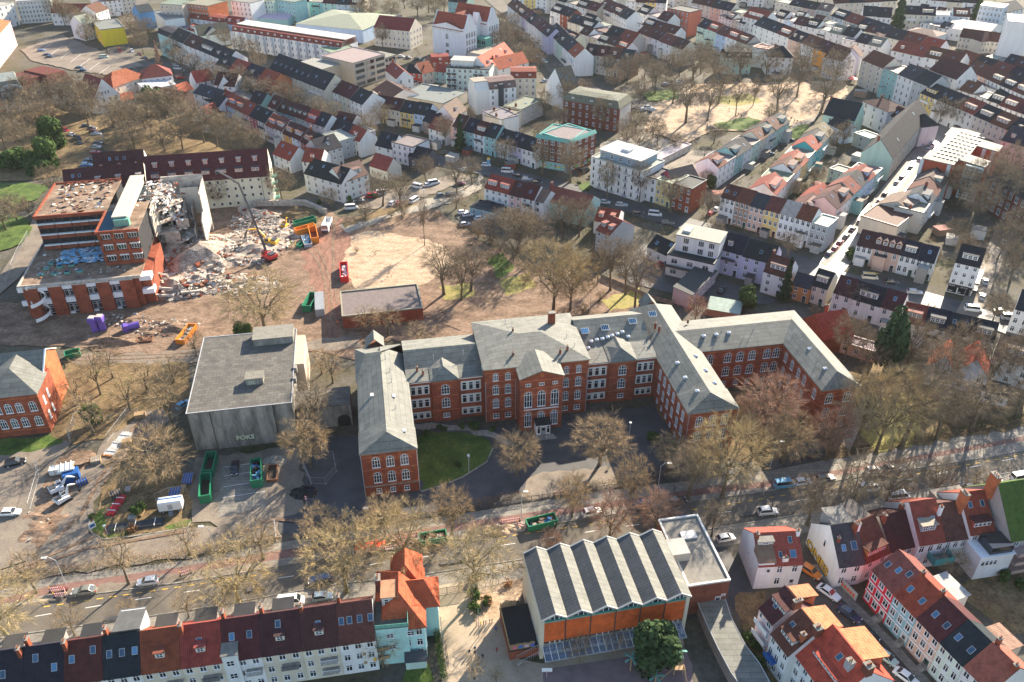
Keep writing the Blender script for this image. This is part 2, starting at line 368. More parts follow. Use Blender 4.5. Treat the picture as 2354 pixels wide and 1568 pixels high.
def bld(label,cat,A,B,h,D=10,roof='gu',rh=4.0,wall='w',rc='b',cols=3,rows=3,group=None,Cp=None,near=False,name='house',st='p',ww=1.15,wh=1.8,
  side='',opts='',mat=None,rmat=None,e=-.012,o=.3,dr=True,left=None,right=None,rimc=None,base=0.0,wallcol=None,roofcol=None,h0=0.0,wfm='white'):
 org,ang,Wd,D=rect(A,B,h,D,Cp)
 org.z=base;h=h-base+random.uniform(-.06,.06)
 root=thing(name,label,cat,org,ang,group)
 wc=wallcol or WALLC[wall];roc=roofcol or ROOFC[rc]
 jit=random.uniform(.93,1.05);wc=tuple(min(.85,x*jit) for x in wc);roc=tuple(x*random.uniform(.85,1.15) for x in roc)
 wm=mat or('brick' if wall=='R' else 'stucco')
 m=MB();q=.012
 if roof=='gu':m.extr([(0,0),(D,0),(D,h),(D/2,h+rh),(0,h)],q,Wd-q)
 elif roof=='gv':m.extr([(0,0),(Wd,0),(Wd,h),(Wd/2,h+rh),(0,h)],q,D-q,axis='y')
 elif roof=='shed':m.extr([(0,0),(D,0),(D,h+rh-.05),(0,h-.12)],q,Wd-q)
 elif roof=='man':
  s=min(1.3,D*.15);m.extr([(0,0),(D,0),(D,h),(D-s,h+rh*.78),(D/2,h+rh-.06),(s,h+rh*.78),(0,h)],q,Wd-q)
 else:m.box(q,q,0,Wd-q,D-q,h)
 m.build('wall',[wm],root,col=wc)
 rm=rmat or('tiles' if(roof in('gu','gv','hip','man','manh') and rc not in 'gl') else 'flat_roof')
 ro=roof_mesh(roof,Wd,D,h,rh,e,o).build('roof',[rm],root,col=roc)
 if roof=='flat':rim_mesh(Wd,D,h).build('roof_rim',['paint'],ro,col=rimc or tuple(min(.6,x*1.25) for x in roc))
 fh=h/rows;wh=min(wh,fh*.62);ww_=round(min(ww,Wd/max(1,cols)*.62),1);wh_=round(wh,1)
 def grid(s,n,L,nr=rows,r0=0):
  for i in range(n):
   for j in range(r0,nr):
    t=(i+.5)*L/n;z=j*fh+fh*.32+h0
    pos={'f':(t,0,z),'b':(Wd-t,D,z),'r':(Wd,t,z),'l':(0,D-t,z)}[s]
    if s=='f' and dr and j==0 and i==cols-1 and cols>1:door(root,(t,0,.05),'f',col=random.choice([(.12,.05,.03),(.05,.05,.06),(.5,.5,.48),(.03,.08,.06)]));continue
    lw=round(min(ww,L/n*.62),1)
    window(root,pos,s,ww_ if s in 'fb' else lw,wh_,st,near,fm=wfm)
 if cols:grid('f',cols,Wd)
 if left:grid('l',left,D)
 if right:grid('r',right,D)
 pit=math.atan2(rh,D/2) if roof in('gu',) else R(60)
 if roof=='gu':
  dn=opts.count('d');kn=opts.count('k')
  if 'D' in opts:dormer(root,Wd/2,D*.13,h+rh*.26,round(Wd*.62,1),1.7,pit,wc,roc,wm if wm=='stucco' else 'stucco',nw=3)
  for i in range(dn):dormer(root,Wd*(i+.5)/dn,D*.14,h+rh*.28,1.5,1.5,pit,wc if i%2==0 else wc,roc,'stucco',1,'^' in opts)
  for i in range(kn):
   x=Wd*(i+.5)/kn+random.uniform(-.3,.3);y=D*random.choice([.16,.22,.3]);z=h+rh*y/(D/2)+.2
   sky_window(root,(x,y,z),pit)
  for i in range(opts.count('K')):
   x=Wd*(i+.5)/opts.count('K')+random.uniform(-.3,.3);y=D*.72;z=h+rh*(D-y)/(D/2)+.2
   sky_window(root,(x,y,z),-pit)
  for i in range(opts.count('c')):
   x=.45 if i==0 else Wd-.45;y=D*random.choice([.42,.5,.58]);chimney(ro,x,y,h+rh*.75,h+rh+random.choice([1.0,1.3]))
 elif roof in('man','manh'):
  for i in range(opts.count('d')):dormer(root,Wd*(i+.5)/opts.count('d'),.35,h+.35,1.3,1.6,R(60),WALLC['w'],roc,'stucco',1,'^' in opts)
  for i in range(opts.count('c')):chimney(ro,.5,D*.5,h+rh*.8,h+rh+1.2)
 elif roof=='flat':
  for i in range(opts.count('c')):chimney(ro,Wd*.15 if i==0 else Wd*.85,D*.5,h+.1,h+1.5)
  for i in range(opts.count('k')):
   x=Wd*(i+.5)/opts.count('k');sky_window(root,(x,D*random.uniform(.3,.7),h+.16),R(3),1.2,1.2)
 else:
  for i in range(opts.count('c')):chimney(ro,Wd*.3,D*.5,h+rh*.5,h+rh+1.0)
 root['dims']=(Wd,D,h);FOOT.append((org.x,org.y,math.cos(ang),math.sin(ang),Wd,D))
 return root
def row(rowname,k,a,b,h,spec,D=10,group=None,near=False,first=1,kind='terraced house',end='left',rows=3,cols=2,rh=4.0,side='',cat='terraced house',gable='',k2=None,ww=1.15,wh=1.8,fl='',ends=None):
 """a terrace: eave of its visible facade from a to b (crop pixels), one token wall.roof.options per house"""
 A=W(k,*a);B=W(k2 if k2 is not None else k,*b)
 toks=spec.split();pa=[]
 for t in toks:
  wgt=1.0
  if '*' in t:wgt,t=t.split('*');wgt=float(wgt)
  f=t.split('.')+['',''];pa.append((wgt,f[0],f[1],f[2]))
 tot=sum(x[0] for x in pa);wa=at(*A,h);wb=at(*B,h);s=0
 inv=lambda q:pix(q)
 n=len(pa);out=[]
 for i,(wgt,wl,rf,op) in enumerate(pa):
  P0=wa.lerp(wb,s/tot);s+=wgt;P1=wa.lerp(wb,s/tot)
  hh=h+({'+':.8,'-':-1.2}.get(op[-1:],0) if op else 0)+random.uniform(-.25,.25)
  no=ORD[i] if end=='left' else ORD[n-1-i]
  lab=f"{WALLN[wl]} house, {ROOFN[rf]} roof, {no} from {end} in {rowname.replace('the ','',1)}"
  kd='gu'
  if 'f' in op:kd='flat'
  if 'm' in op:kd='man'
  if 'g' in op:kd='gv'
  P0=Vector((P0.x,P0.y,0));P1=Vector((P1.x,P1.y,0))
  o=bldw(lab,cat,P0,P1,hh,D=D+random.uniform(-.3,.3),roof=kd,rh=rh if kd!='man' else 3.0,wall=wl,rc=rf,cols=3 if '3' in op else(1 if '1' in op else cols),rows=rows+(1 if '+' in op else 0),
               group=group or f"houses in {rowname}",name='terraced_house',near=near,opts=op,ww=ww,wh=wh,rmat=None,left=(2 if ends and 'l' in ends and i==0 else None),right=(2 if ends and 'r' in ends and i==n-1 else None))
  Wd_,D_,h_=o['dims'];q=random.random()
  if q<.38:
   d=random.uniform(1.6,3.2);a=random.uniform(.1,.4)*Wd_;e_=min(Wd_-.1,a+random.uniform(2.2,4));hz=random.choice([2.7,2.9,5.2])
   m=MB();m.box(a,-d,0,e_,-.02,hz);m.build('lean_to',['stucco'],o,col=random.choice([WALLC[wl],(.6,.58,.54),(.3,.28,.26)]));m=MB();m.box(a-.15,-d-.2,hz+.001,e_+.15,-.03,hz+.16);m.build('lean_to_roof',['flat_roof'],o,col=random.choice([ROOFC['g'],ROOFC['S'],ROOFC['l'],ROOFC['n']]))
  elif q<.6:
   z=h_/rows*random.choice([1,max(1,rows-1)]);m=MB();m.box(Wd_*.2,-1.2,z-.12,Wd_*.8,-.02,z);m.box(Wd_*.2,-1.24,z,Wd_*.8,-1.19,z+.9);m.build('balcony',['steel_dark' if q<.5 else 'white_steel'],o)
  out.append(o)
 return out
def pix(q):
 x,y,z=q.x,q.y,q.z-HC;zc=y*cs_-z*sn_;yc=y*sn_+z*cs_
 return(CX+FOC*x/zc,CY-FOC*yc/zc)
def bldw(lab,cat,P0,P1,h,**kw):
 A=pix(Vector((P0.x,P0.y,h)));B=pix(Vector((P1.x,P1.y,h)))
 return bld(lab,cat,A,B,h,**kw)
def flatc(name,c,rough=.7):
 M[name]=noise_mat(name,[(.3,tuple(x*.85 for x in c)),(.6,c)],2,rough);return name
flatc('yellow_paint',(.72,.44,.06));flatc('black_paint',(.02,.02,.025));flatc('pale_paint',(.55,.58,.42));flatc('red_orange_paint',(.8,.10,.03));flatc('wood',(.36,.24,.13));flatc('teal_paint',(.06,.30,.30));flatc('yellow_line',(.75,.45,.05));flatc('white_line',(.7,.68,.64));flatc('blue_film',(.05,.16,.36),.35)
flatc('dark_wood',(.10,.07,.05));flatc('green_steel',(.02,.20,.10),.5);flatc('orange_steel',(.75,.25,.03),.5);flatc('red_steel',(.62,.03,.03),.5);flatc('blue_steel',(.02,.10,.32),.5);flatc('rust',(.20,.09,.05));flatc('white_steel',(.75,.75,.74),.45);flatc('yellow_steel',(.80,.45,.03),.45);flatc('purple_plastic',(.16,.10,.42),.4);flatc('bag_white',(.72,.72,.70),.8);flatc('mint_metal',(.14,.36,.29),.5)
flatc('steel_dark',(.06,.065,.07),.5);flatc('canopy_blue',(.05,.10,.20),.15);flatc('pipe_red',(.62,.04,.05),.5);flatc('skin',(.55,.36,.26));flatc('hair',(.06,.04,.03))
def haze_mat():
 m=bpy.data.materials.new('haze');m.use_nodes=True;n=m.node_tree;n.nodes.clear();o=n.nodes.new('ShaderNodeOutputMaterial');v=n.nodes.new('ShaderNodeVolumePrincipled')
 v.inputs['Color'].default_value=(.92,.95,1,1);v.inputs['Density'].default_value=.000035;v.inputs['Anisotropy'].default_value=.2;n.links.new(v.outputs[0],o.inputs['Volume']);M['haze']=m
haze_mat()
# ================================================================ ground, roads, paths (sheets a few millimetres apart)
M['ground']=noise_mat('ground_soil',[(.30,(.04,.05,.02)),(.42,(.085,.075,.042)),(.55,(.105,.095,.075)),(.68,(.13,.12,.10))],.06,.95,9,.1,second=(.9,[(.3,(.6,.6,.6)),(.65,(1.15,1.12,1.08))]))
M['asphalt']=noise_mat('asphalt',[(.3,(.095,.083,.068)),(.6,(.155,.135,.11))],.12,.85,8,.06,second=(3.0,[(.3,(.8,.8,.8)),(.7,(1.1,1.1,1.1))]),spec=.2)
M['asphalt_gloss']=noise_mat('worn_glossy_asphalt',[(.3,(.09,.085,.08)),(.6,(.15,.14,.13))],.2,.45,7,.03,second=(3.0,[(.3,(.85,.85,.85)),(.7,(1.1,1.1,1.1))]),spec=.6)
M['asphalt_old']=noise_mat('old_asphalt',[(.3,(.13,.105,.08)),(.5,(.215,.175,.135)),(.7,(.265,.22,.165))],.16,.8,9,.08,second=(2.4,[(.3,(.75,.75,.75)),(.7,(1.1,1.1,1.1))]))
M['dark_asphalt']=noise_mat('dark_asphalt',[(.3,(.045,.045,.047)),(.6,(.08,.078,.078))],.2,.6,7)
M['paving']=felt_mat('paving_slabs',(.25,.225,.19),(.21,.19,.16),(.12,.11,.09),bw=1.2,rh=.9)
M['cobble']=felt_mat('cobbles',(.105,.08,.065),(.075,.06,.05),(.03,.026,.022),bw=.55,rh=.4)
M['cycle']=noise_mat('red_cycle_path',[(.3,(.155,.085,.07)),(.6,(.235,.135,.11))],.5,.85,8,.05,second=(3,[(.3,(.75,.75,.75)),(.7,(1.1,1.1,1.1))]))
M['sand']=noise_mat('pale_sand',[(.28,(.27,.19,.12)),(.45,(.42,.31,.205)),(.6,(.52,.39,.27)),(.75,(.36,.26,.18))],.22,.95,10,.6,second=(1.5,[(.35,(.6,.57,.55)),(.6,(1.08,1.06,1.05))]),stretch=(1,1.9,1,.5))
M['dirt']=noise_mat('red_brown_earth',[(.28,(.09,.058,.04)),(.45,(.185,.125,.085)),(.6,(.27,.19,.135)),(.75,(.16,.11,.08))],.16,.95,10,.8,second=(1.1,[(.32,(.5,.48,.46)),(.62,(1.15,1.1,1.05))]),stretch=(1,1.7,1,.4))
M['red_earth']=noise_mat('red_track_earth',[(.3,(.15,.075,.05)),(.6,(.29,.155,.11))],.3,.95,9,.8,second=(1.6,[(.32,(.6,.57,.55)),(.62,(1.1,1.08,1.05))]),stretch=(2.2,.5,1,.2))
M['leaf_litter']=noise_mat('leaf_litter',[(.28,(.06,.05,.025)),(.42,(.15,.105,.055)),(.55,(.22,.155,.085)),(.7,(.13,.13,.04))],.22,.95,10,.5,second=(1.6,[(.32,(.55,.55,.5)),(.62,(1.15,1.1,1.0))]))
M['grass']=noise_mat('short_grass',[(.3,(.035,.065,.012)),(.5,(.075,.125,.02)),(.7,(.14,.17,.04))],.25,.95,10,.5,second=(2.0,[(.3,(.6,.62,.6)),(.65,(1.15,1.12,1.1))]))
M['grass_dry']=noise_mat('leaf_strewn_grass',[(.3,(.16,.15,.04)),(.5,(.30,.26,.08)),(.7,(.36,.30,.12))],.3,.95,10,.4,second=(2.4,[(.3,(.6,.62,.6)),(.65,(1.15,1.12,1.1))]))
M['gravel']=noise_mat('gravel',[(.3,(.20,.175,.14)),(.6,(.36,.32,.26))],1.2,.95,9,.6)
M['yard']=noise_mat('play_yard_paving',[(.3,(.30,.235,.165)),(.55,(.40,.32,.23)),(.7,(.44,.36,.27))],.3,.9,9,.1,second=(3,[(.3,(.8,.8,.8)),(.7,(1.08,1.08,1.08))]))
M['rubber']=noise_mat('dull_purple_play_surface',[(.3,(.16,.11,.11)),(.6,(.23,.165,.16))],.4,.9,8)
M['rubble_dust']=noise_mat('rubble_dust',[(.28,(.20,.15,.115)),(.45,(.34,.28,.23)),(.62,(.46,.40,.34)),(.76,(.28,.22,.18))],.5,.95,10,.9,second=(2.4,[(.32,(.45,.43,.42)),(.62,(1.15,1.12,1.1))]))
LAYER=[0];STRIPS=[]
SOFT={'dirt','sand','red_earth','grass','grass_dry','leaf_litter','rubble_dust','gravel','asphalt_old'}
def sheet(name,mat,pts,z=None,k=None,kind='structure',label=None):
 LAYER[0]+=1;z=.004*LAYER[0] if z is None else z
 q=[at(*(W(k,*c) if k is not None else c),z) for c in pts]
 if mat in SOFT:
  rg=random.Random(LAYER[0]);o_=[]
  for a,b in zip(q,q[1:]+q[:1]):
   n=max(1,int((b-a).length/2.2))
   for i in range(n):
    v=a.lerp(b,i/n);o_.append(v+Vector((rg.uniform(-1,1),rg.uniform(-1,1),0))*(.9 if i else.3))
  q=o_
 bm=bmesh.new();vs_=[bm.verts.new(v) for v in q];f=bm.faces.new(vs_)
 if f.normal.z<0:f.normal_flip()
 f.normal_update()
 if f.normal.z<0:f.normal_flip()
 bmesh.ops.triangulate(bm,faces=bm.faces)
 me=bpy.data.meshes.new(name);bm.to_mesh(me);bm.free();me.materials.append(M[mat]);o=ob(name,me);o['kind']=kind
 if label:o['label']=label
 return o
def strip(name,mat,pts,wd,k=None,z=None,off=0.0,wd2=None):
 LAYER[0]+=1;z=.004*LAYER[0] if z is None else z
 q=[at(*(W(k,*c) if k is not None else c),0) for c in pts];L=[];Rr=[]
 for i,v in enumerate(q):
  d=(q[min(i+1,len(q)-1)]-q[max(i-1,0)]).normalized();n=Vector((-d.y,d.x,0))
  L.append(v+n*(off+wd/2));Rr.append(v+n*(off-wd/2))
 STRIPS.append(([(v.x,v.y) for v in q],wd));m=MB()
 for i in range(len(q)-1):m.face([(Rr[i].x,Rr[i].y,z),(Rr[i+1].x,Rr[i+1].y,z),(L[i+1].x,L[i+1].y,z),(L[i].x,L[i].y,z)])
 o=m.build(name,[mat],fix=False);o['kind']='structure';return o
def kerb(pts,k=None,h=.13,w=.22,mat='concrete'):
 q=[at(*(W(k,*c) if k is not None else c),0) for c in pts];m=MB()
 for a,b in zip(q,q[1:]):
  d=(b-a);n=Vector((-d.y,d.x,0)).normalized()*w/2
  m.hull([(a-n).to_tuple(),(a+n).to_tuple(),(b-n).to_tuple(),(b+n).to_tuple(),(a-n+Vector((0,0,h))).to_tuple(),(a+n+Vector((0,0,h))).to_tuple(),(b-n+Vector((0,0,h))).to_tuple(),(b+n+Vector((0,0,h))).to_tuple()])
 o=m.build('kerb',[mat]);o['kind']='structure';return o
def dashes(name,mat,pts,ln,gap,w,k=None,z=None):
 LAYER[0]+=1;z=.004*LAYER[0] if z is None else z
 q=[at(*(W(k,*c) if k is not None else c),0) for c in pts];m=MB();carry=0
 for a,b in zip(q,q[1:]):
  d=b-a;L=d.length;d.normalize();n=Vector((-d.y,d.x,0))*w/2;t=carry
  while t+ln<L:
   u,v=a+d*t,a+d*(t+ln);m.face([(u-n).to_tuple()[:2]+(z,),(v-n).to_tuple()[:2]+(z,),(v+n).to_tuple()[:2]+(z,),(u+n).to_tuple()[:2]+(z,)]);t+=ln+gap
  carry=max(0,t-L)
 o=m.build(name,[mat],fix=False);o['kind']='structure';return o
m=MB();m.face([(-4000,-600,0),(4000,-600,0),(4000,6000,0),(-4000,6000,0)]);struct(m.build('ground',['ground']))
lo=[(-80,1482),(54,1457),(416,1406),(784,1341),(931,1327),(1204,1285),(1569,1226),(1856,1180),(2052,1141),(2450,1060)]
up=[(2450,1017),(2252,1053),(1982,1095),(1769,1127),(1569,1155),(1284,1201),(984,1251),(808,1275),(600,1308),(416,1338),(156,1372),(-80,1412)]
sheet('pavement','paving',[(-80,1500)]+[(x,y+44) for x,y in lo[1:]]+up)
sheet('pavement','paving',[(x,y+2) for x,y in up]+[(-80,1362),(117,1328),(433,1287),(600,1255),(700,1238),(900,1205),(1078,1178),(1221,1155),(1418,1125),(1600,1103),(1776,1080),(2000,1038),(2450,958)])
sheet('cycle_path','cycle',[(-80,1398),(119,1345),(416,1303),(600,1272),(900,1225),(1270,1170),(1420,1150),(1640,1118),(1782,1104),(1982,1070),(2450,985),(2450,995),(1982,1082),(1782,1118),(1640,1133),(1420,1166),(1270,1187),(900,1243),(600,1292),(416,1321),(156,1356),(-80,1408)])
sheet('parking_strip','asphalt_old',[(156,1354),(416,1320),(600,1293),(600,1308),(416,1338),(156,1372)])
sheet('road','asphalt',lo+up)
dashes('road_marking','white_line',[(-40,1437),(300,1380),(500,1350),(800,1305),(1100,1262),(1400,1215),(1650,1180),(1900,1140),(2400,1040)],3.0,6.0,.16)
dashes('road_marking','yellow_line',[(100,1395),(420,1348),(640,1315)],1.2,1.2,.2);dashes('road_marking','yellow_line',[(1150,1235),(1350,1206),(1500,1182)],1.2,1.4,.18)
dashes('road_marking','yellow_line',[(1590,1172),(1780,1142),(2060,1098),(2380,1040)],1.2,1.4,.18)
dashes('road_marking','white_line',[(-60,1478),(416,1404),(784,1339),(931,1325),(1569,1224),(1856,1178),(2400,1068)],400,1,.14)
kerb([(156,1373),(416,1339),(600,1309)]);kerb([(984,1252),(1284,1202),(1420,1180)]);kerb([(1569,1156),(1769,1128),(1982,1096),(2252,1054),(2450,1018)]);kerb(lo)
sheet('play_yard','yard',[(660,905),(800,880),(1250,845),(1130,1000),(1100,1040),(1180,1400),(1380,1440),(2353,1250),(2420,1700),(700,1700)],k=7)
sheet('planting_bed','sand',[(870,975),(1000,930),(1250,870),(1240,1010),(1110,1010),(1100,1150),(920,1170)],k=7)
sheet('play_surface','rubber',[(1390,1480),(2000,1390),(2353,1300),(2420,1450),(2420,1700),(1390,1700)],k=7)
sheet('yard','dark_asphalt',[(-30,1000),(0,560),(230,640),(300,640),(470,900),(520,1050),(390,1130),(300,1000),(150,1100),(-40,1150)],k=8)
sheet('garden','leaf_litter',[(380,940),(560,930),(540,1060),(600,1350),(720,1568),(620,1568),(400,1200)],k=8)
strip('side_street','cobble',[(740,640),(860,800),(1010,980),(1150,1140),(1330,1340),(1480,1500),(1620,1660)],8.5,k=8)
strip('pavement','paving',[(905,760),(1120,985),(1260,1120),(1440,1310),(1700,1600)],1.8,k=8)
sheet('garden','leaf_litter',[(1880,900),(2100,800),(2353,760),(2420,1250),(2250,1250),(2020,1060)],k=8)
sheet('garden','grass',[(440,1480),(600,1440),(640,1568),(420,1600)],k=7)
sheet('forecourt','dark_asphalt',[(700,1000),(850,1000),(960,985),(1130,985),(1250,960),(1520,930),(1660,1010),(1760,1020),(1950,960),(2353,900),(2420,960),(2000,1036),(1776,1078),(1600,1100),(1418,1122),(1221,1152),(1078,1175),(900,1200),(690,1232),(640,1225),(640,1190),(700,1160)])
sheet('forecourt_sunlit_patch','asphalt_old',[(1196,1140),(1212,1102),(1245,1084),(1340,1075),(1430,1072),(1470,1090),(1500,1110),(1418,1121),(1221,1151)])  # paler sheet paints the sunlit patch between the building shadows
sheet('lawn','grass',[(958,1010),(985,990),(1060,992),(1110,1005),(1132,1030),(1118,1062),(1060,1098),(1010,1118),(968,1130)])
sheet('path','gravel',[(945,985),(1000,984),(1080,990),(1135,1008),(1180,1030),(1180,1018),(1140,996),(1080,978),(990,970),(945,972)])
sheet('lawn','leaf_litter',[(1500,900),(1700,900),(1830,830),(1850,985),(1800,1060),(1560,1060)])
sheet('garden_ground','leaf_litter',[(1900,880),(2100,780),(2400,900),(2400,975),(2000,1040),(1900,1060),(1880,980)])
sheet('lawn','grass_dry',[(1985,915),(2080,900),(2120,990),(2095,1025),(2010,1040),(1975,1000)])
sheet('path','gravel',[(1930,1015),(1990,900),(2000,905),(1950,1035)])
kerb([(968,1131),(1012,1119),(1062,1099),(1119,1063),(1133,1031)],h=.35,w=.3)
sheet('car_park','asphalt_old',[(455,1050),(690,1030),(705,1170),(640,1190),(600,1215),(440,1200),(430,1100)])
sheet('parking_bays','paving',[(512,1072),(602,1060),(612,1165),(500,1190)])
for a,b in(((515,1095),(605,1082)),((513,1120),(607,1106)),((511,1145),(609,1130)),((517,1075),(580,1066))):strip('bay_marking','white_line',[a,b],.14)
sheet('grass_verge','leaf_litter',[(215,1185),(230,1120),(300,1075),(400,1070),(440,1100),(432,1190),(440,1198),(420,1215),(300,1235),(235,1235),(208,1218)])
sheet('verge_grass','grass',[(375,1212),(440,1196),(438,1208),(395,1221)]);sheet('verge_grass','grass',[(208,1218),(215,1185),(240,1165),(250,1230),(300,1232),(236,1240)])
sheet('site_road','asphalt_old',[(-60,1330),(60,1290),(95,1255),(150,1150),(190,1080),(250,1000),(330,940),(420,900),(440,930),(330,1010),(260,1075),(228,1120),(205,1190),(206,1224),(240,1243),(300,1238),(430,1216),(640,1192),(650,1232),(433,1283),(117,1324),(-60,1356)])
kerb([(206,1190),(205,1216),(215,1230),(238,1240),(300,1234),(430,1214),(439,1200)],h=.2,w=.3)
sheet('trench_earth','dirt',[(60,1290),(40,1240),(85,1150),(100,1065),(170,1030),(215,1035),(150,1150),(95,1255)])
strip('lane','asphalt_old',[(30,1300),(20,1200),(60,1100),(95,1050),(130,1010)],9)
sheet('lane','asphalt_old',[(-80,1260),(-80,1050),(80,1035),(105,1045),(70,1150),(40,1250)])
sheet('lawn','grass',[(-60,1052),(-60,1015),(110,1000),(160,960),(175,975),(140,1020),(70,1040)])
sheet('building_site','dirt',[(-60,690),(140,700),(330,640),(470,480),(555,460),(735,465),(780,500),(1000,480),(1110,560),(1230,610),(1420,640),(1530,710),(1480,730),(1100,775),(830,785),(825,830),(690,800),(440,800),(420,830),(170,800),(-60,790)])
sheet('leafy_ground','leaf_litter',[(140,830),(300,820),(430,830),(435,930),(330,945),(240,1010),(170,1020),(110,1000),(150,900)])
sheet('sand_lot','sand',[(790,545),(850,530),(960,545),(1010,560),(1060,600),(1000,640),(960,656),(820,665),(775,610)])
sheet('red_track','red_earth',[(690,565),(740,530),(790,500),(805,560),(775,640),(782,700),(785,775),(745,780),(735,690),(700,620)])
sheet('site_track','asphalt_old',[(150,815),(300,812),(420,805),(500,790),(690,785),(820,765),(830,800),(700,805),(560,810),(440,835),(300,835),(165,835)])
sheet('grass_patch','grass',[(1120,590),(1160,580),(1180,620),(1140,640)]);sheet('grass_patch','grass_dry',[(1150,640),(1220,625),(1230,660),(1160,680)]);sheet('grass_patch','grass_dry',[(1010,660),(1080,650),(1090,680),(1020,690)]);sheet('grass_patch','grass_dry',[(1380,690),(1470,660),(1480,700),(1400,715)])
sheet('path','gravel',[(780,520),(900,480),(1010,450),(1090,420),(1100,400),(1110,410),(1100,440),(1010,475),(900,500),(800,535)])
sheet('grass_strip','leaf_litter',[(780,510),(900,470),(960,455),(960,470),(900,490),(790,525)])
sheet('parking','asphalt_old',[(790,480),(850,440),(980,420),(1060,395),(1080,410),(1000,445),(880,480)])
sheet('parking','dark_asphalt',[(1045,500),(1075,480),(1130,495),(1160,520),(1120,540)])
sheet('courtyard','dark_asphalt',[(1420,620),(1480,560),(1560,610),(1640,640),(1700,660),(1790,690),(1760,700),(1600,690),(1450,650)])
for P,wd in(([(700,560),(730,600),(748,650),(752,720),(760,780)],.7),([(712,556),(742,596),(760,650),(764,720),(772,778)],.7),([(690,575),(640,590),(560,600)],.6),([(770,500),(765,560),(768,640),(775,700)],.7),([(160,822),(300,818),(440,812),(560,795)],.6),([(160,830),(300,826),(440,820),(560,802)],.6),([(215,1235),(150,1262),(90,1290),(30,1310)],.7),([(330,955),(270,1040),(225,1110),(190,1180),(120,1250)],.8),([(350,962),(285,1050),(240,1110)],.7),([(430,1222),(330,1240),(200,1262),(60,1310)],.7),([(600,1200),(640,1195),(690,1200)],.8),([(830,690),(900,720),(980,730),(1060,760)],.6)):strip('tyre_track','dirt',P,wd)
for q in([(240,1420),(330,1404),(335,1412),(245,1428)],[(1010,1290),(1100,1276),(1104,1284),(1014,1298)],[(1700,1180),(1790,1166),(1795,1173),(1704,1187)],[(560,1348),(610,1340),(614,1352),(566,1360)]):sheet('road_patch','dark_asphalt',q)
strip('street','asphalt_gloss',[(1890,640),(1925,597),(1965,545),(2040,455),(2110,365),(2150,320),(2200,262)],8.5)
strip('pavement','paving',[(1880,625),(1915,583),(1955,533),(2030,443),(2098,356)],2.2);strip('pavement','paving',[(1935,606),(1978,553),(2052,463),(2122,372)],2.2)
strip('street','dark_asphalt',[(980,365),(1080,385),(1200,410),(1310,437),(1400,462),(1500,495),(1600,522),(1700,553),(1800,590),(1890,630),(1960,650),(2050,668),(2180,705),(2300,745),(2450,800)],10)
strip('lane','asphalt_old',[(2205,760),(2240,690),(2275,610),(2305,540),(2350,440)],6)
strip('lane','cobble',[(1640,435),(1700,395),(1760,350),(1830,300),(1870,260)],7);strip('lane','cobble',[(1745,420),(1840,350),(1900,300)],3)
strip('street','asphalt',[(1110,-20),(1180,40),(1240,110),(1290,170),(1400,235),(1520,250)],12)
strip('street','asphalt',[(330,-10),(300,40),(262,85),(275,120),(320,150),(400,150),(480,195),(560,235),(660,275),(800,330),(910,345)],13)
strip('street','asphalt',[(90,640),(95,540),(120,470),(165,400),(215,330),(235,285),(260,262)],9)
strip('street','asphalt_old',[(-40,690),(20,640),(75,560),(110,480)],7)
strip('street','asphalt',[(740,130),(830,150),(930,165),(1000,175)],9)
sheet('car_park','asphalt_old',[(45,115),(140,80),(250,125),(330,150),(245,172),(160,160),(75,140)])
for i in range(7):strip('bay_marking','white_line',[(120+i*22,100+i*9),(95+i*22,118+i*9)],.25)
sheet('square','sand',[(1569,195),(1700,190),(1800,190),(1940,185),(1950,215),(1890,260),(1790,300),(1640,300),(1575,330),(1480,300),(1500,250)])
sheet('lawn','grass_dry',[(1640,222),(1720,215),(1760,235),(1690,245),(1650,238)]);sheet('lawn','grass',[(1640,285),(1720,268),(1760,280),(1700,300),(1650,297)]);sheet('lawn','grass',[(1470,210),(1560,205),(1560,228),(1490,232)]);sheet('lawn','grass',[(1800,300),(1850,285),(1870,300),(1820,325)])
sheet('yard','gravel',[(1380,330),(1480,300),(1560,330),(1500,360),(1400,400)])
sheet('yard','asphalt_old',[(1500,365),(1570,345),(1700,350),(1650,400),(1560,420)])
sheet('lawn','grass',[(1330,425),(1360,412),(1362,430),(1340,440)])
sheet('park_lawn','grass',[(-60,330),(60,330),(75,370),(-60,380)]);sheet('park_lawn','grass',[(-60,425),(60,420),(112,425),(90,455),(40,475),(-60,440)]);sheet('park_lawn','grass',[(-60,480),(60,500),(75,525),(50,560),(-60,600)])
sheet('park_lawn','grass_dry',[(300,345),(370,330),(400,360),(330,368)])
sheet('park_ground','leaf_litter',[(-60,240),(140,240),(250,270),(230,330),(170,400),(60,415),(-60,420)])
sheet('park_ground','leaf_litter',[(240,270),(440,240),(600,340),(600,372),(400,370),(240,345)])
sheet('lawn','grass',[(805,45),(870,25),(880,45),(830,65)])
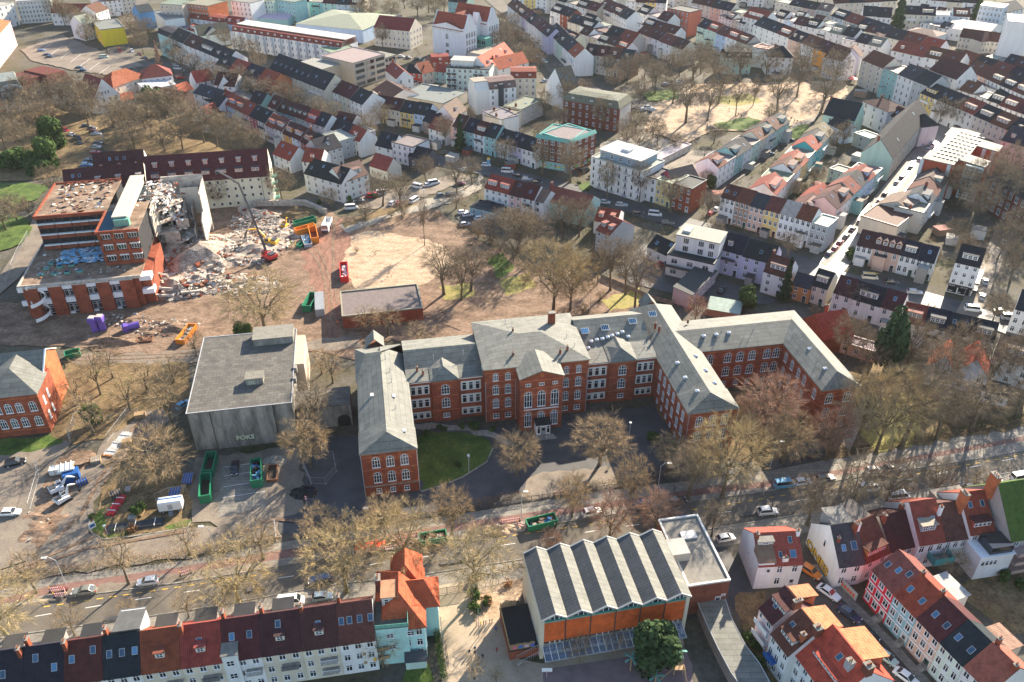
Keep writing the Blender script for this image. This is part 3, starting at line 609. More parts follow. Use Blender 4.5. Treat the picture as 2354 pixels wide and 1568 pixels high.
# ================================================================ the red brick building with four wings
def school():
 O=at(*W(4,127,1563),12.5)
 o0=Vector((-32.29,133.72,0));ang=R(10.1)
 root=thing('brick_building','long red brick building with grey felt roofs and three wings reaching towards the road','building',o0,ang)
 H=12.5
 def wall(x0,y0,x1,y1,h,nm='wing_wall'):
  m=MB();m.box(x0,y0,0,x1,y1,h);
  return m.build(nm,['brick'],root)
 def band(o,x0,y0,x1,y1,z,hh=.22,pr=.10,mat='brick_orange',nm='string_course'):
  m=MB();m.box(x0-pr,y0-pr,z,x1+pr,y0-.002,z+hh);m.box(x1+.002,y0-pr,z,x1+pr,y1,z+hh);m.box(x0-pr,y0-pr,z,x0-.002,y1,z+hh)
  return m.build(nm,[mat],o)
 def arched(o,x,y,z,w,h,side='f'):
  """orange hood of brick over an arched window"""
  def f():
   m=MB();r=w/2;hb=h-r;n=8;a=r+.22;b=r+.45
   for i in range(n):
    t0=math.pi*i/n;t1=math.pi*(i+1)/n
    q=[(a*math.cos(t),hb+a*math.sin(t)) for t in(t0,t1)];s=[(b*math.cos(t),hb+b*math.sin(t)) for t in(t0,t1)]
    m.face([(q[0][0],-.07,q[0][1]),(s[0][0],-.07,s[0][1]),(s[1][0],-.07,s[1][1]),(q[1][0],-.07,q[1][1])])
    m.face([(s[0][0],-.07,s[0][1]),(s[0][0],0,s[0][1]),(s[1][0],0,s[1][1]),(s[1][0],-.07,s[1][1])])
   m.box(-b-.5,-.07,hb-.18,-a,0,hb);m.box(a,-.07,hb-.18,b+.5,0,hb)
   return m.mesh('arch_hood',['brick_orange'])
  return ob('arch_hood',cached(('hood',w,h),f),o,(x,y,z),SIDE[side])
 def aw(o,x,y,z,side='f',w=1.7,h=3.0):
  window(root,(x,y,z),side,w,h,'a',True);arched(o,x,y,z,w,h,side)
 def sw(x,y,z,side='f',w=1.2,h=1.4,st='x'):window(root,(x,y,z),side,w,h,st,True)
 def roofp(pts,faces,nm='roof',mat='felt',th=.2):
  """roof from corner points; closed below"""
  m=MB();m.v=[tuple(q) for q in pts];n=len(pts);m.v+=[(q[0],q[1],q[2]-th) for q in pts]
  for f in faces:
   m.f.append(tuple(f));m.m.append(0);m.f.append(tuple(n+i for i in reversed(f)));m.m.append(0)
  ed={}
  for f in faces:
   for a,b in zip(f,f[1:]+f[:1]):ed[(a,b)]=ed.get((a,b),0)+1
  for(a,b) in list(ed):
   if(b,a) not in ed:m.f.append((b,a,n+a,n+b));m.m.append(0)
  return m.build(nm,[mat],root)
 lw=wall(.3,5,11.5,40,H)
 pv=wall(0,0,11.8,7,H,'pavilion_wall')
 bp=wall(-.1,26.6,11.5,40.2,H,'pavilion_wall')
 z=15.7
 roofp([(-.2,7.1,H+.02),(12,7.1,H+.02),(5.9,2.6,z),(5.9,36,z),(-.2,26.4,H+.05),(12,36,H+.05)],[[0,2,3,4],[1,5,3,2]],mat='felt_v')
 roofp([(-.35,-.35,H+.1),(12.15,-.35,H+.1),(12.15,7.1,H+.1),(-.35,7.1,H+.1),(5.9,2.5,z+.12),(5.9,7.1,z-.02)],[[0,1,4],[1,2,5,4],[3,0,4,5]])
 roofp([(-.5,26.2,H+.12),(6,26.2,H+.12),(-.5,40.6,H+.12),(2.2,33.4,z+.1),(6.2,33.4,z+.35),(11.9,41,H+.12)],[[0,1,4,3],[2,0,3],[5,2,3,4]])
 roofp([(2.2,40.6,H+.15),(4.6,40.6,z-.6),(7,40.6,H+.15),(2.2,45,H+.15),(4.6,45,z-.6),(7,45,H+.15)],[[0,1,4,3],[1,2,5,4]])
 wall(2.4,40,6.8,44.7,H-.1)
 for zz in(7.6,3.2):band(pv,0,0,11.8,7,zz)
 band(pv,0,0,11.8,7,H-1.15,.16);band(pv,0,0,11.8,7,H-.5,.16);
 m=MB();m.box(-.08,-.08,2.75,11.88,-.002,3.1);m.build('stone_band',['concrete'],pv)
 for x in(3.0,6.05,9.1):
  aw(pv,x,0,8.25);aw(pv,x,0,3.9);sw(x,0,.75)
  m=MB();m.box(x-.6,-.05,H-1.0,x+.6,-.002,H-.62);m.build('attic_vent',['black'],pv)
 for y in(10,14,18,22):
  for zz in(8.25,3.9):aw(lw,.3,y,zz,'l',1.4,2.8)
  for zz in(8.25,3.9):aw(lw,11.5,y,zz,'r',1.4,2.8)
 for(x,y,s) in((3.2,18,-1),(8.2,16.5,1),(9.7,4.6,1)):
  zz=z-(abs(x-5.9))*(z-H)/6.1+.12
  ob('roof_window',cached('flatlight',lambda:(lambda q:(q.box(-.35,-.5,0,.35,.5,.28,0),q.box(-.28,-.43,.281,.28,.43,.3,1),q.mesh('roof_light',['white','lamp_glass']))[2])(MB())),root,(x,y,zz))
 def link(x0,x1,yf,yb,yk,yr,zk,zr,g0,g1,ystep):
  lk=wall(x0,yf+.4,x1,yb,H)
  mp=roofp([(x0-.1,yf+.05,H+.05),(x1,yf+.05,H+.05),(x0-.1,yk,zk),(x1,yk,zk),(x0-.1,yr,zr),(x1,yr,zr),(x0-.1,yb+.3,H),(x1,yb+.3,H)],[[0,1,3,2],[2,3,5,4],[4,5,7,6]])
  gw=wall(g0,yf-.15,g1,yf+3,H,'gablet_wall')
  gm=(g0+g1)/2
  roofp([(g0-.25,yf-.45,H+.12),(g1+.25,yf-.45,H+.12),(gm,yf+2.5,H+2.3),(gm,yk+2.2,zk+1.2),(g0-.25,yk-.4,zk+.05),(g1+.25,yk-.4,zk+.05)],[[0,1,2],[0,2,3,4],[2,1,5,3]])
  band(gw,g0,yf-.15,g1,yf+1,7.7);band(gw,g0,yf-.15,g1,yf+1,3.4);band(gw,g0,yf-.15,g1,yf+1,H-.6,.2)
  for zz in(8.3,4.3):aw(gw,gm,yf-.15,zz,'f',2.0,2.9)
  sw(gm,yf-.15,1.2,'f',1.6,1.3)
  for(a,b) in((x0,g0),(g1,x1)):
   mm=(a+b)/2;wd=(b-a)
   q=MB();q.box(a+.15,yf+.3,H-.55,b-.15,yf+.397,H-.15);q.build('eave_board',['white'],lk)
   for zz,hh in((8.6,2.5),(4.7,2.5),(1.2,1.9)):
    q=MB();q.box(mm-wd*.4,yf+.34,zz-.15,mm+wd*.4,yf+.398,zz+hh+.1);q.build('window_panel',['stucco'],lk,col=(.62,.62,.55))
    for i in(-1,0,1):window(root,(mm+i*wd*.265,yf+.335,zz),'f',1.1,round(hh-.2,1),'t',True)
  return lk
 l1=link(11.5,30,23.7,42.2,28.3,33,13.3,15.9,17.4,23.8,0)
 cb=wall(30,21.3,55.5,42.4,16,'block_wall')
 roofp([(29.6,20.9,16.05),(55.9,20.9,16.05),(55.9,42.8,16.05),(29.6,42.8,16.05),(40,31.5,18.6),(45.5,31.5,18.6)],[[0,1,5,4],[1,2,5],[2,3,4,5],[3,0,4]],mat='felt')
 for zz in(12.0,7.9,3.4):band(cb,30,21.3,55.5,42.4,zz,.2)
 band(cb,30,21.3,55.5,42.4,14.7,.16);band(cb,30,21.3,55.5,42.4,15.4,.2)
 pj=wall(37.7,16.3,48,21.4,15.6,'porch_wall')
 q=MB();q.extr([(37.7,15.6),(48,15.6),(42.85,17.5)],16.3,22,0,'y');q.build('pediment',['brick'],root)
 q=MB();q.extr([(37.4,15.62),(42.85,17.62),(48.3,15.62),(48.3,15.82),(42.85,17.86),(37.4,15.82)],15.9,25,0,'y');q.build('roof',['felt_v'],root)
 q=MB()
 for i in range(12):
  t0=2*math.pi*i/12;t1=2*math.pi*(i+1)/12
  q.face([(42.85+.55*math.cos(t0),16.22,16.4+.55*math.sin(t0)),(42.85+.55*math.cos(t1),16.22,16.4+.55*math.sin(t1)),(42.85+.3*math.cos(t1),16.22,16.4+.3*math.sin(t1)),(42.85+.3*math.cos(t0),16.22,16.4+.3*math.sin(t0))])
 q.box(42.8,16.2,15.9,42.9,16.29,16.9);q.box(42.3,16.21,16.35,43.4,16.28,16.45);q.build('rose_window',['brick_orange'],pj,fix=False)
 for zz in(14.9,12.6,6.1):band(pj,37.7,16.3,48,21.2,zz,.2)
 q=MB();q.box(38.6,16.2,6.2,47.1,16.29,6.55);q.build('stone_band',['white'],pj)
 for x in(39.6,42.85,46.1):
  aw(pj,x,16.3,7.2,'f',1.9,4.6);arched(pj,x,16.3,1.2,1.7,4.4);window(root,(x,16.3,1.2),'f',1.7,4.4,'a',True)
  sw(x,16.3,13.3,'f',1.3,.9,'3')
 for x in(32.6,35.6,50,53.1):
  window(root,(x,21.3,12.35),'f',1.3,2.2,'a',True)
  arched(cb,x,21.3,12.35,1.3,2.2);aw(cb,x,21.3,8.3,'f',1.5,2.8);aw(cb,x,21.3,4.2,'f',1.5,2.8);sw(x,21.3,1.0,'f',1.5,1.4)
 for y in(26,31,36):
  for zz in(12.4,8.3):window(root,(30,y,zz),'l',1.3,2.2,'a',True);window(root,(55.5,y,zz),'r',1.3,2.2,'a',True)
 q=MB();q.box(41.2,13.6,.5,44.6,16.2,3.5);q.box(41,13.3,3.501,44.8,16.2,3.75,1);q.build('entrance_porch',['white','black'],root)
 for i in range(4):
  q=MB();q.box(40.6-i*.25,13.4-.45*i,0,45.2+i*.25,13.4-.45*i+.449,.52-.13*i);q.build('step',['concrete'],root)
 door(root,(42.9,13.58,.52),'f',1.3,2.3,(.3,.32,.34))
 for x in(41.8,44.1):window(root,(x,13.58,.9),'f',.8,2.2,'t',True)
 l2=link(55.5,74,23.9,46,30.4,37.6,13.5,17.0,61.8,68.4,0)
 mw=wall(74,3,85.4,47,H);mp=wall(73.8,1,85.6,8.1,H,'pavilion_wall')
 roofp([(73.6,8,H+.02),(85.8,8,H+.02),(79.6,3.6,z),(79.6,44,z),(73.6,47.4,H+.05),(85.8,47.4,H+.05)],[[0,2,3,4],[1,5,3,2],[4,3,5]],mat='felt_v')
 roofp([(73.45,.65,H+.1),(85.95,.65,H+.1),(85.95,8.3,H+.1),(73.45,8.3,H+.1),(79.6,3.6,z+.12),(79.6,8.3,z-.02)],[[0,1,4],[1,2,5,4],[3,0,4,5]])
 roofp([(77.3,46,H+.3),(79.6,46,z-.3),(81.9,46,H+.3),(77.3,50.6,H+.3),(79.6,50.6,z-.3),(81.9,50.6,H+.3)],[[0,1,4,3],[1,2,5,4]])
 wall(77.5,46,81.7,50.3,H)
 rw=wall(108,6,117.6,36,H);rp=wall(107.9,3.9,117.6,9,H,'pavilion_wall')
 rl=wall(85.4,24.4,110,38.5,H)
 roofp([(85.2,24.1,H+.04),(108.2,24.1,H+.04),(79.8,30.8,15.1),(112.8,30.8,15.1),(85.2,38.9,H+.04),(117.9,38.9,H+.04)],[[0,1,3,2],[2,3,5,4]])
 roofp([(107.6,3.6,H+.06),(117.9,3.6,H+.06),(117.9,38.9,H+.06),(107.6,24.2,H+.06),(112.8,7,15.3),(112.8,31,15.25)],[[0,1,4],[1,2,5,4],[3,0,4,5]],mat='felt_v')
 for o_,x0,y0,x1,y1 in((mp,73.8,1,85.6,8.1),(rp,107.9,3.9,117.6,9)):
  for zz in(7.6,3.2,H-1.15,H-.5):band(o_,x0,y0,x1,y1,zz,.18)
 for o_,x0,y0,x1,y1 in((lw,.3,8,11.5,40),(mw,74,9,85.4,44),(rl,85.5,24.4,107.8,26),(rw,108,10,117.6,36)):
  for zz in(7.6,3.2,H-.8):band(o_,x0,y0,x1,y1,zz,.18)
 for x in(76.6,79.7,82.8):aw(mp,x,1,8.25);aw(mp,x,1,3.9);sw(x,1,.75)
 for x in(110.3,114.9):aw(rp,x,3.9,8.25,'f',1.9,3.0);aw(rp,x,3.9,3.9,'f',1.9,3.0);sw(x,3.9,.75,'f',1.6,1.4)
 for y in(4,7,11,14.2,17.4,20.6):
  for zz in(8.25,3.9):aw(mw if y>8 else mp,74 if y>8 else 73.8,y,zz,'l',1.4,2.8)
  sw(74 if y>8.1 else 73.8,y,.75,'l',1.0,1.2)
 for y in(11,14,18,22):
  for zz in(8.25,3.9):aw(mw,85.4,y,zz,'r',1.4,2.8)
 for y in(12,15,18.5,22):
  for zz in(8.25,3.9):aw(rw,108,y,zz,'l',1.4,2.8)
  sw(108,y,.75,'l',1.0,1.2)
 aw(rp,107.9,6.6,8.25,'l',1.4,2.8)
 for x in(88.3,93.2,96.5,99.8,103.9,106.4):
  for zz in(8.25,4.0):aw(rl,x,24.4,zz,'f',1.9,2.9)
  sw(x,24.4,.8)
 for x in range(5):window(root,(117.6,10+x*5,8.25),'r',1.4,2.8,'a',True)
 ch=chimney(root,49.5,36.5,17.2,20.6,1.7,1.2,'brick',0)
 for(x,y,z0,z1) in((14.3,27.5,13,14.4),(15.6,26,13,14.2),(50.9,24.6,16.8,18),(48.9,23.8,16.6,17.9),(39,33.5,17.8,18.8),(76.5,34,14.3,16),(77,32.3,14.3,16),(86,35.5,14,15),(37.5,24.8,16.7,17.7)):
  chimney(root,x,y,z0,z1,.45,.45,'brick',1)
 sk=cached('atelier',lambda:(lambda q:([q.box(-1.0,-.02,0,1.0,1.5,.35,0)]+[q.box(-.92+i*.47,.08,.351,-.53+i*.47,1.42,.37,1) for i in range(4)],q.mesh('roof_light',['white','skyglass']))[1])(MB()))
 sl=math.atan2(3.5,7.2)
 for(x,y) in((57.8,33.6),(63.2,34),(70.8,35),(76.6,36.4)):ob('roof_light',sk,root,(x,y,13.5+(y-30.4)*.486+.05),rx=sl)
 dm=cached('smalllight',lambda:(lambda q:(q.box(-.45,-.45,0,.45,.45,.4,0),q.hull([(-.42,-.42,.401),(.42,-.42,.401),(.42,.42,.401),(-.42,.42,.401),(0,0,.68)],1),q.mesh('roof_light',['metal','lamp_glass']))[2])(MB()))
 for(x,y) in((58.8,31.3),(60.3,31.6),(61.8,31.7),(63.3,32),(64.5,32.3),(66,32.6),(67.4,33),(68.6,31.6)):ob('roof_light',dm,root,(x,y,13.5+(y-30.4)*.486))
 ob('roof_light',dm,root,(57.6,29.6,13.2))
 for(x,y) in((76.9,18),(76.7,12),(82.3,20),(82.6,14),(82.9,9),(77.4,6)):ob('roof_light',dm,root,(x,y,z-(abs(x-79.6))*.52-.05))
 for(x,y) in((87.6,28.3),(91,28.4),(94.5,28.6),(111.5,18),(111.2,9.5),(113,8.8)):ob('roof_light',dm,root,(x,y,14.2))
 vp=cached('ventpipe',lambda:(lambda q:(q.tube((0,0,0),(0,0,1.4),.07,.07,6,0,True),q.tube((0,0,1.4),(0,0,1.6),.14,.05,6,0,True),q.mesh('vent_pipe',['metal']))[2])(MB()))
 for(x,y,zz) in((38,39,17),(39.4,37,17.5),(8,22,14.4),(8.4,12,14.2),(7.8,26,14.7),(7,31,15.1),(18.6,30,14.5),(26,30.5,14.6),(52,30,16.6),(53,26,16.4),(98,27,13.7),(101.5,29,14.4),(93,29.5,14.6),(110.5,25,14),(110.6,21,14),(111,13,14.3),(78,26,15),(77.6,21,14.8),(60,27,13),(72,28,13.2)):
  ob('vent_pipe',vp,root,(x,y,zz-.2))
 dp=cached('downpipe',lambda:(lambda q:(q.tube((0,0,0),(0,0,12.3),.07,.07,6),q.mesh('downpipe',['metal']))[1])(MB()))
 for(x,y) in((-.1,-.1),(11.9,-.1),(30.1,21.1),(37.5,21.1),(48.2,21.1),(55.3,21.1),(73.9,.8),(85.7,.8),(117.7,3.7)):ob('downpipe',dp,root,(x,y,0))
 return root
school()
def Z(x0,y0,s):return lambda x,y:((x0+x/s)/1.4875,(y0+y/s)/1.4875)
def text(root,body,loc,size,rz,mat,sx=1.0,ext=.03,rx=R(90),shear=0.0,name='lettering',bold=0.0,sp=1.0):
 c=bpy.data.curves.new(name,'FONT');c.body=body;c.size=size;c.extrude=ext;c.offset=bold;c.shear=shear;c.space_character=sp;c.resolution_u=2
 c.materials.append(M[mat] if isinstance(mat,str) else mat)
 tmp=bpy.data.objects.new('tmp',c);me=bpy.data.meshes.new_from_object(tmp);bpy.data.objects.remove(tmp)
 o=ob(name,me,root,loc,0);o.rotation_euler=(rx,0,rz);o.scale=(sx,1,1);return o
def planks(root,a,b,z0,z1,w=.14,gap=.03,mat='wood',name='plank',ragged=0.0,th=.03):
 a=Vector((*a,0));b=Vector((*b,0));d=b-a;L=d.length;n=max(1,int(L/(w+gap)));ang=math.atan2(d.y,d.x)
 for i in range(n):
  q=a+d*((i+.5)/n);h=round(z1-z0-random.choice([0,0,.1,.2,.3])*ragged,2)
  me=cached(('plk',w,h,mat,th),lambda:(lambda m:(m.box(-w/2,-th/2,0,w/2,th/2,h),m.mesh('plank',[mat]))[1])(MB()))
  ob(name,me,root,(q.x,q.y,z0),ang)
# ---------------------------------------------------------------- bottom terrace (its garden side faces us)
f=Z(0,2080,2.169);g=Z(620,2040,2.169);q=Z(1150,1960,2.41)
BH=8.6
def bt(lab,A,B,rc,wall,opts,cols=3,h=BH,extra=None,**kw):
 o=bld(lab,'house',A,B,h,D=9.2,roof='gu',rh=4.6,wall=wall,rc=rc,cols=cols,rows=3,group='terrace below the main road',near=True,opts=opts,ww=1.1,wh=1.6,dr=False,**kw);return o
def lerp(A,B,t):return(A[0]+(B[0]-A[0])*t,A[1]+(B[1]-A[1])*t)
E0=f(0,640);E1=g(1340,330)
xs=[(-.10,.045),(.045,.15),(.15,.265),(.265,.375),(.375,.475),(.475,.585),(.585,.70),(.70,.81),(.81,.905),(.905,1.0)]
def ex(x):
 t=(x-E0[0])/(E1[0]-E0[0]);return lerp(E0,E1,t)
bx=[-40,56,148,238,324,416,511,600,693,779,863]
E0=f(480,560);E1=g(1160,352)
spec=[('w','s','kcc','white house with black roof and pale brown flat dormer at the bottom left corner'),
('w','s','kkc','white house with blue-black roof and two roof windows beside the brick ridge chimney'),
('w','b','kkc','house with dark-red roof, large roof window and flat dormer behind red awning'),
('w','s','kkkc','cream house with slate roof whose big grey dormer stands over the road'),
('c','R','d','cream house with red tile roof and small black hooded dormer'),
('c','R','dkc','cream house with red tile roof and wide black dormer with two windows'),
('w','b','kkc','white house with brown-black roof and tall white gabled bay at its left'),
('c','b','dkc','cream house with brown-black tile roof and tall orange chimney on its slope'),
('c','b','dkc','cream house with brown-black roof, red hooded dormer and glazed balconies'),
('w','B','kkkkc','white house with patched brown roof beside the turquoise corner house')]
for i,(wl,rc,op,lab) in enumerate(spec):
 o=bt(lab,ex(bx[i]),ex(bx[i+1]-.2),rc,wl,op)
 Wd,D,h=o['dims']
 if i==6:
  b2(o,'bay_wall',(.7,.71,.7),.1,-.35,0,Wd*.42,3.2,h+1.6)
  m=MB();m.extr([(-.6,h+1.6),(5.0,h+2.3),(5.0,h+2.5),(-.6,h+1.8)],0,Wd*.42+.15);m.build('bay_roof',['flat_roof'],o,col=ROOFC['g'])
  for z in(1,4,7.4):window(o,(Wd*.2,-.35,z),'f',1.3,1.4,'x',True)
 if i in(3,):
  b2(o,'dormer',(.6,.6,.6),Wd*.3,5.6,h+.5,Wd*.97,10.0,h+4.2)
  m=MB();m.extr([(4.9,h+4.9),(10.4,h+3.9),(10.4,h+4.1),(4.9,h+5.1)],Wd*.25,Wd);m.build('dormer_roof',['flat_roof'],o,col=(.09,.09,.09))
 elif i in(0,1,2,4,5,6,7):
  b2(o,'dormer',(.35,.3,.28),Wd*.3,6.0,h+1,Wd*.8,8.7,h+3.0)
  m=MB();m.box(Wd*.27,5.9,h+3.001,Wd*.83,9.0,h+3.15);m.build('dormer_roof',['flat_roof'],o,col=random.choice([(.035,.033,.03),(.05,.045,.04),(.028,.028,.03)]))
 if i in(4,5,6,7,8):
  for z in((5.4,) if i!=8 else(5.4,2.6)):
   x0=Wd*(.55 if i in(4,6) else.45);x1=min(Wd-.2,x0+2.9)
   b1(o,'balcony','concrete',x0,-1.5,z,x1,-.005,z+.16)
   m=MB();
   for t in np.arange(x0,x1,.22):m.box(t,-1.5,z+.16,t+.05,-1.45,z+1.1)
   m.box(x0,-1.52,z+1.1,x1,-1.42,z+1.16);m.build('balcony_rail',['steel_dark' if i%2 else 'white_steel'],o)
o=bld('turquoise corner house with orange hipped roofs and glass-railed roof terrace beside the ivy wall','house',q(325,478),q(728,440),8.6,D=13,roof='hip',rh=4.6,wall='t',rc='r',cols=4,rows=3,near=True,dr=False,wallcol=(.42,.66,.62),right=3)
Wd,D,h=o['dims']
b2(o,'bay_wall',(.42,.66,.62),.02,-.6,0,Wd*.66,5.0,h+1.2)
m=MB();m.box(-.05,-.7,h+1.2,Wd*.66+.1,5.2,h+1.4);m.build('roof_terrace',['flat_roof'],o,col=(.08,.08,.07))
m=MB();
for i in range(6):m.box(i*Wd*.11,-.68,h+1.4,i*Wd*.11+Wd*.105,-.62,h+2.3,0)
m.box(Wd*.66,-.6,h+1.4,Wd*.66+.06,5,h+2.3);m.build('glass_rail',['mint_metal'],o)
b2(o,'dormer',(.55,.55,.52),1.2,3.8,h+1.4,4.0,7.4,h+3.9)
m=MB();m.box(1.0,3.6,h+3.901,4.2,7.6,h+4.1);m.build('dormer_roof',['flat_roof'],o,col=(.42,.22,.12))
window(o,(2.0,3.8,h+1.5),'f',.8,2.0,'t',True);window(o,(3.1,3.8,h+1.5),'f',.8,2.0,'t',True)
for x,z in((2.4,7.2),(6,7.4),(2.6,4.2)):window(o,(x,-.6,z),'f',1.3,1.2,'x',True)
b2(o,'wing_wall',(.42,.66,.62),Wd-.5,4.5,0,Wd+2.4,10.5,h-.1)
r=MB();z=h-.05;r.hull([(Wd-4,4,z),(Wd+2.8,4,z),(Wd+2.8,11,z),(Wd-4,11,z),(Wd+.2,7.5,z+3.6),(Wd-4,7.5,z+3.6)]);r.build('roof',['tiles'],o,col=ROOFC['r'])
b2(o,'wing_wall',(.42,.66,.62),2.8,8.5,h,7.5,15.6,h+1)
r=MB();r.hull([(2.4,8,h+.6),(8.5,8,h+.6),(8.5,16,h+.6),(2.4,16,h+.6),(5.4,10,h+5),(5.4,14,h+5)]);r.build('roof',['tiles'],o,col=ROOFC['r'])
chimney(o,.6,7,h+2.5,h+5.6,.9,1.5,'brick_brown',3);chimney(o,4.6,4.6,h+1.4,h+3.4,.5,.5,'metal',1)
for z in(7.0,4.5):window(o,(Wd+2.4,6.2,z),'r',.7,.9,'t',True)
b2(o,'garden_room',(.5,.62,.56),Wd*.55,-2.2,0,Wd*.98,-.61,2.3)
m=MB();m.extr([(-2.5,2.3),(-.61,2.9),(-.61,3.0),(-2.5,2.4)],Wd*.53,Wd);m.build('garden_room_roof',['steel_dark'],o)
o=bld('white flat-roofed garden annex with wooden balconies and yellow parasol','house annex',q(32,640),q(205,598),6.6,D=6,roof='flat',wall='w',rc='s',cols=2,rows=3,near=True,dr=False)
Wd,D,h=o['dims']
for z in(4.4,2.0):
 m=MB();m.box(Wd,-.5,z,Wd+4.6,2.2,z+.15);m.box(Wd,-.55,z+.15,Wd+4.6,-.47,z+.9);m.build('balcony',['wood'],o)
t=thing('parasol','folded yellow parasol on the wooden balcony','parasol',o.location+Vector((5.5,1.0,2.15)))
m=MB();m.tube((0,0,0),(0,0,2.0),.03,.03,6);m.build('pole',['metal'],t);m=MB();m.tube((0,0,.7),(0,0,2.05),.38,.04,8,0,True);m.build('canopy',['yellow_steel'],t)
# ---------------------------------------------------------------- white and red house by the road, graffiti house and the terrace behind it
f=Z(2480,1700,2.56);g=Z(3000,1640,2.488)
o=bld('white house with red tile roof, orange far slope and mossy blank gable','house',f(285,600),f(682,578),6.6,D=9.6,roof='gu',rh=3.7,wall='w',rc='R',cols=3,rows=2,near=True,opts='c',roofcol=(.33,.07,.05))
Wd,D,h=o['dims'];pit=math.atan2(3.7,D/2)
b2(o,'bay_wall',(.72,.72,.73),.05,-.05,0,Wd*.36,4,h+1.0)
m=MB();m.hull([(-.1,-.4,h+1),(Wd*.38,-.4,h+1),(-.1,2.9,h+2.6),(Wd*.38,2.9,h+2.6),(-.1,2.9,h+1),(Wd*.38,2.9,h+1)]);m.build('bay_roof',['flat_roof'],o,col=(.22,.14,.09))
dormer(o,Wd*.22,2.9,h+1.9,Wd*.34,1.5,pit,(.5,.52,.5),ROOFC['g'],nw=1)
for x,y,w_,hh in((Wd*.52,.9,.7,1.2),(Wd*.8,.8,1.2,1.5),(Wd*.78,3.0,.8,1.3)):sky_window(o,(x,y,h+3.7*y/(D/2)+.2),pit,w_,hh)
chimney(o,Wd*.6,.5,h-.4,h+1.4,1.1,.5,'white',3);chimney(o,Wd-.3,4.2,h+2.9,h+4.6,.6,.6,'white',2)
window(o,(Wd*.25,-.05,4.6),'f',.8,1.1,'t',True);window(o,(0,5,4.2),'l',.6,.8,'t',True);window(o,(0,2.8,2.4),'l',.6,.8,'t',True)
o=bld('white gabled house with big yellow block graffiti along its side wall','house',f(990,608),f(1220,577),6.0,D=11.5,roof='gu',rh=5.2,wall='w',rc='s',cols=2,rows=2,near=True,dr=False,roofcol=(.055,.06,.068))
Wd,D,h=o['dims'];pit=math.atan2(5.2,D/2)
text(o,'ONES',(-.05,D-.4,.35),2.9,R(-90),'yellow_paint',1.18,.02,bold=.07,name='graffiti');text(o,'ONES',(-.015,D-.28,.23),2.9,R(-90),'black_paint',1.18,.01,bold=.2,name='graffiti_outline')
window(o,(0,D*.5,h-.6),'l',.8,1.7,'t',True)
sky_window(o,(Wd*.32,1.9,h+1.9),pit,.9,1.3);sky_window(o,(Wd*.72,1.9,h+1.9),pit,1.2,1.7);chimney(o,.9,3.4,h+2.7,h+4.2,.5,.5,'brick',1);chimney(o,Wd-.2,4.8,h+4,h+6.2,.7,.9,'white',2)
b2(o,'dormer',(.3,.3,.3),1.0,6.3,h+1.5,5,10.6,h+4.6);m=MB();m.box(.8,6,h+4.601,5.3,11,h+4.8);m.build('dormer_roof',['flat_roof'],o,col=ROOFC['g'])
t=bld('cream house with brown tiles and wide wooden dormer, right of the graffiti house','house',f(1222,575),g(105,612),6.0,D=11,roof='gu',rh=5,wall='w',rc='B',cols=2,rows=2,near=True,dr=False,opts='c')
Wd,D,h=t['dims'];dd=dormer(t,Wd*.5,.6,h+.5,round(Wd*.75,1),1.6,math.atan2(5,D/2),(.45,.2,.06),ROOFC['B'],nw=3,tl='tiles')
b2(t,'dormer',(.3,.12,.08),.5,6,h+1.5,Wd-.5,10.6,h+4.5);m=MB();m.box(.3,5.8,h+4.501,Wd-.3,11,h+4.7);m.build('dormer_roof',['flat_roof'],t,col=(.12,.1,.09))
bld('house with plain dark-brown roof between wooden dormer and tall white gable','house',g(108,610),g(338,552),6.0,D=10.5,roof='gu',rh=4.4,wall='c',rc='b',cols=2,rows=2,near=True,dr=False,opts='cc')
o=bld('white house with red roof, raised box dormer and turquoise fire gable','house',g(352,552),g(580,517),7.2,D=12,roof='gu',rh=5.6,wall='w',rc='R',cols=3,rows=2,near=True,dr=False,opts='kk')
Wd,D,h=o['dims'];dormer(o,Wd*.42,1.6,h+1.7,3.2,1.6,math.atan2(5.6,6),(.3,.33,.33),(.36,.30,.22),nw=2);chimney(o,Wd-.3,3.6,h+3.5,h+5.8,.6,.6,'white',2)
t=thing('balcony','teal boarded balcony box on the back of the white house','balcony',o.location+Matrix.Rotation(o.rotation_euler.z,3,'Z')@Vector((Wd*.45,-2.6,3.2)),o.rotation_euler.z)
b1(t,'floor_slab','concrete',0,0,0,4.2,2.55,.2)
for a,b in(((0,0),(4.2,0)),((0,.05),(0,2.5)),((4.2,.05),(4.2,2.5))):planks(t,a,b,.2,1.9,.5,.015,'teal_paint','board',0,.06)
bld('house with brown interlocking tiles and glazed blue lean-to balcony','house',g(582,517),g(775,490),7.0,D=11,roof='gu',rh=4.6,wall='w',rc='B',cols=3,rows=2,near=True,dr=False)
o=bld('narrow red-roofed house with tall orange chimney stack and long white dormer window','house',g(785,468),g(1000,437),8.0,D=12,roof='gu',rh=5.4,wall='w',rc='R',cols=2,rows=3,near=True,dr=False,opts='kk')
Wd,D,h=o['dims'];dormer(o,Wd*.5,.8,h+.8,Wd*.7,1.5,math.atan2(5.4,6),(.4,.08,.05),ROOFC['b'],nw=4,tl='tiles');chimney(o,-.1,4.6,h+1.6,h+6.9,1.0,1.8,'brick_orange',4)
b2(o,'annex_wall',(.7,.7,.7),-.1,-4.5,0,Wd+1.6,-.01,6.2);b1(o,'conservatory','glass',Wd*.35,-4.2,6.2,Wd+1.2,-.4,8.2)
b1(o,'annex_roof','white',-.2,-4.7,6.201,Wd+1.8,-.02,6.35)
for i in range(4):window(o,(.8+i*.9,-4.5,3.8),'f',.8,1.4,'t',True)
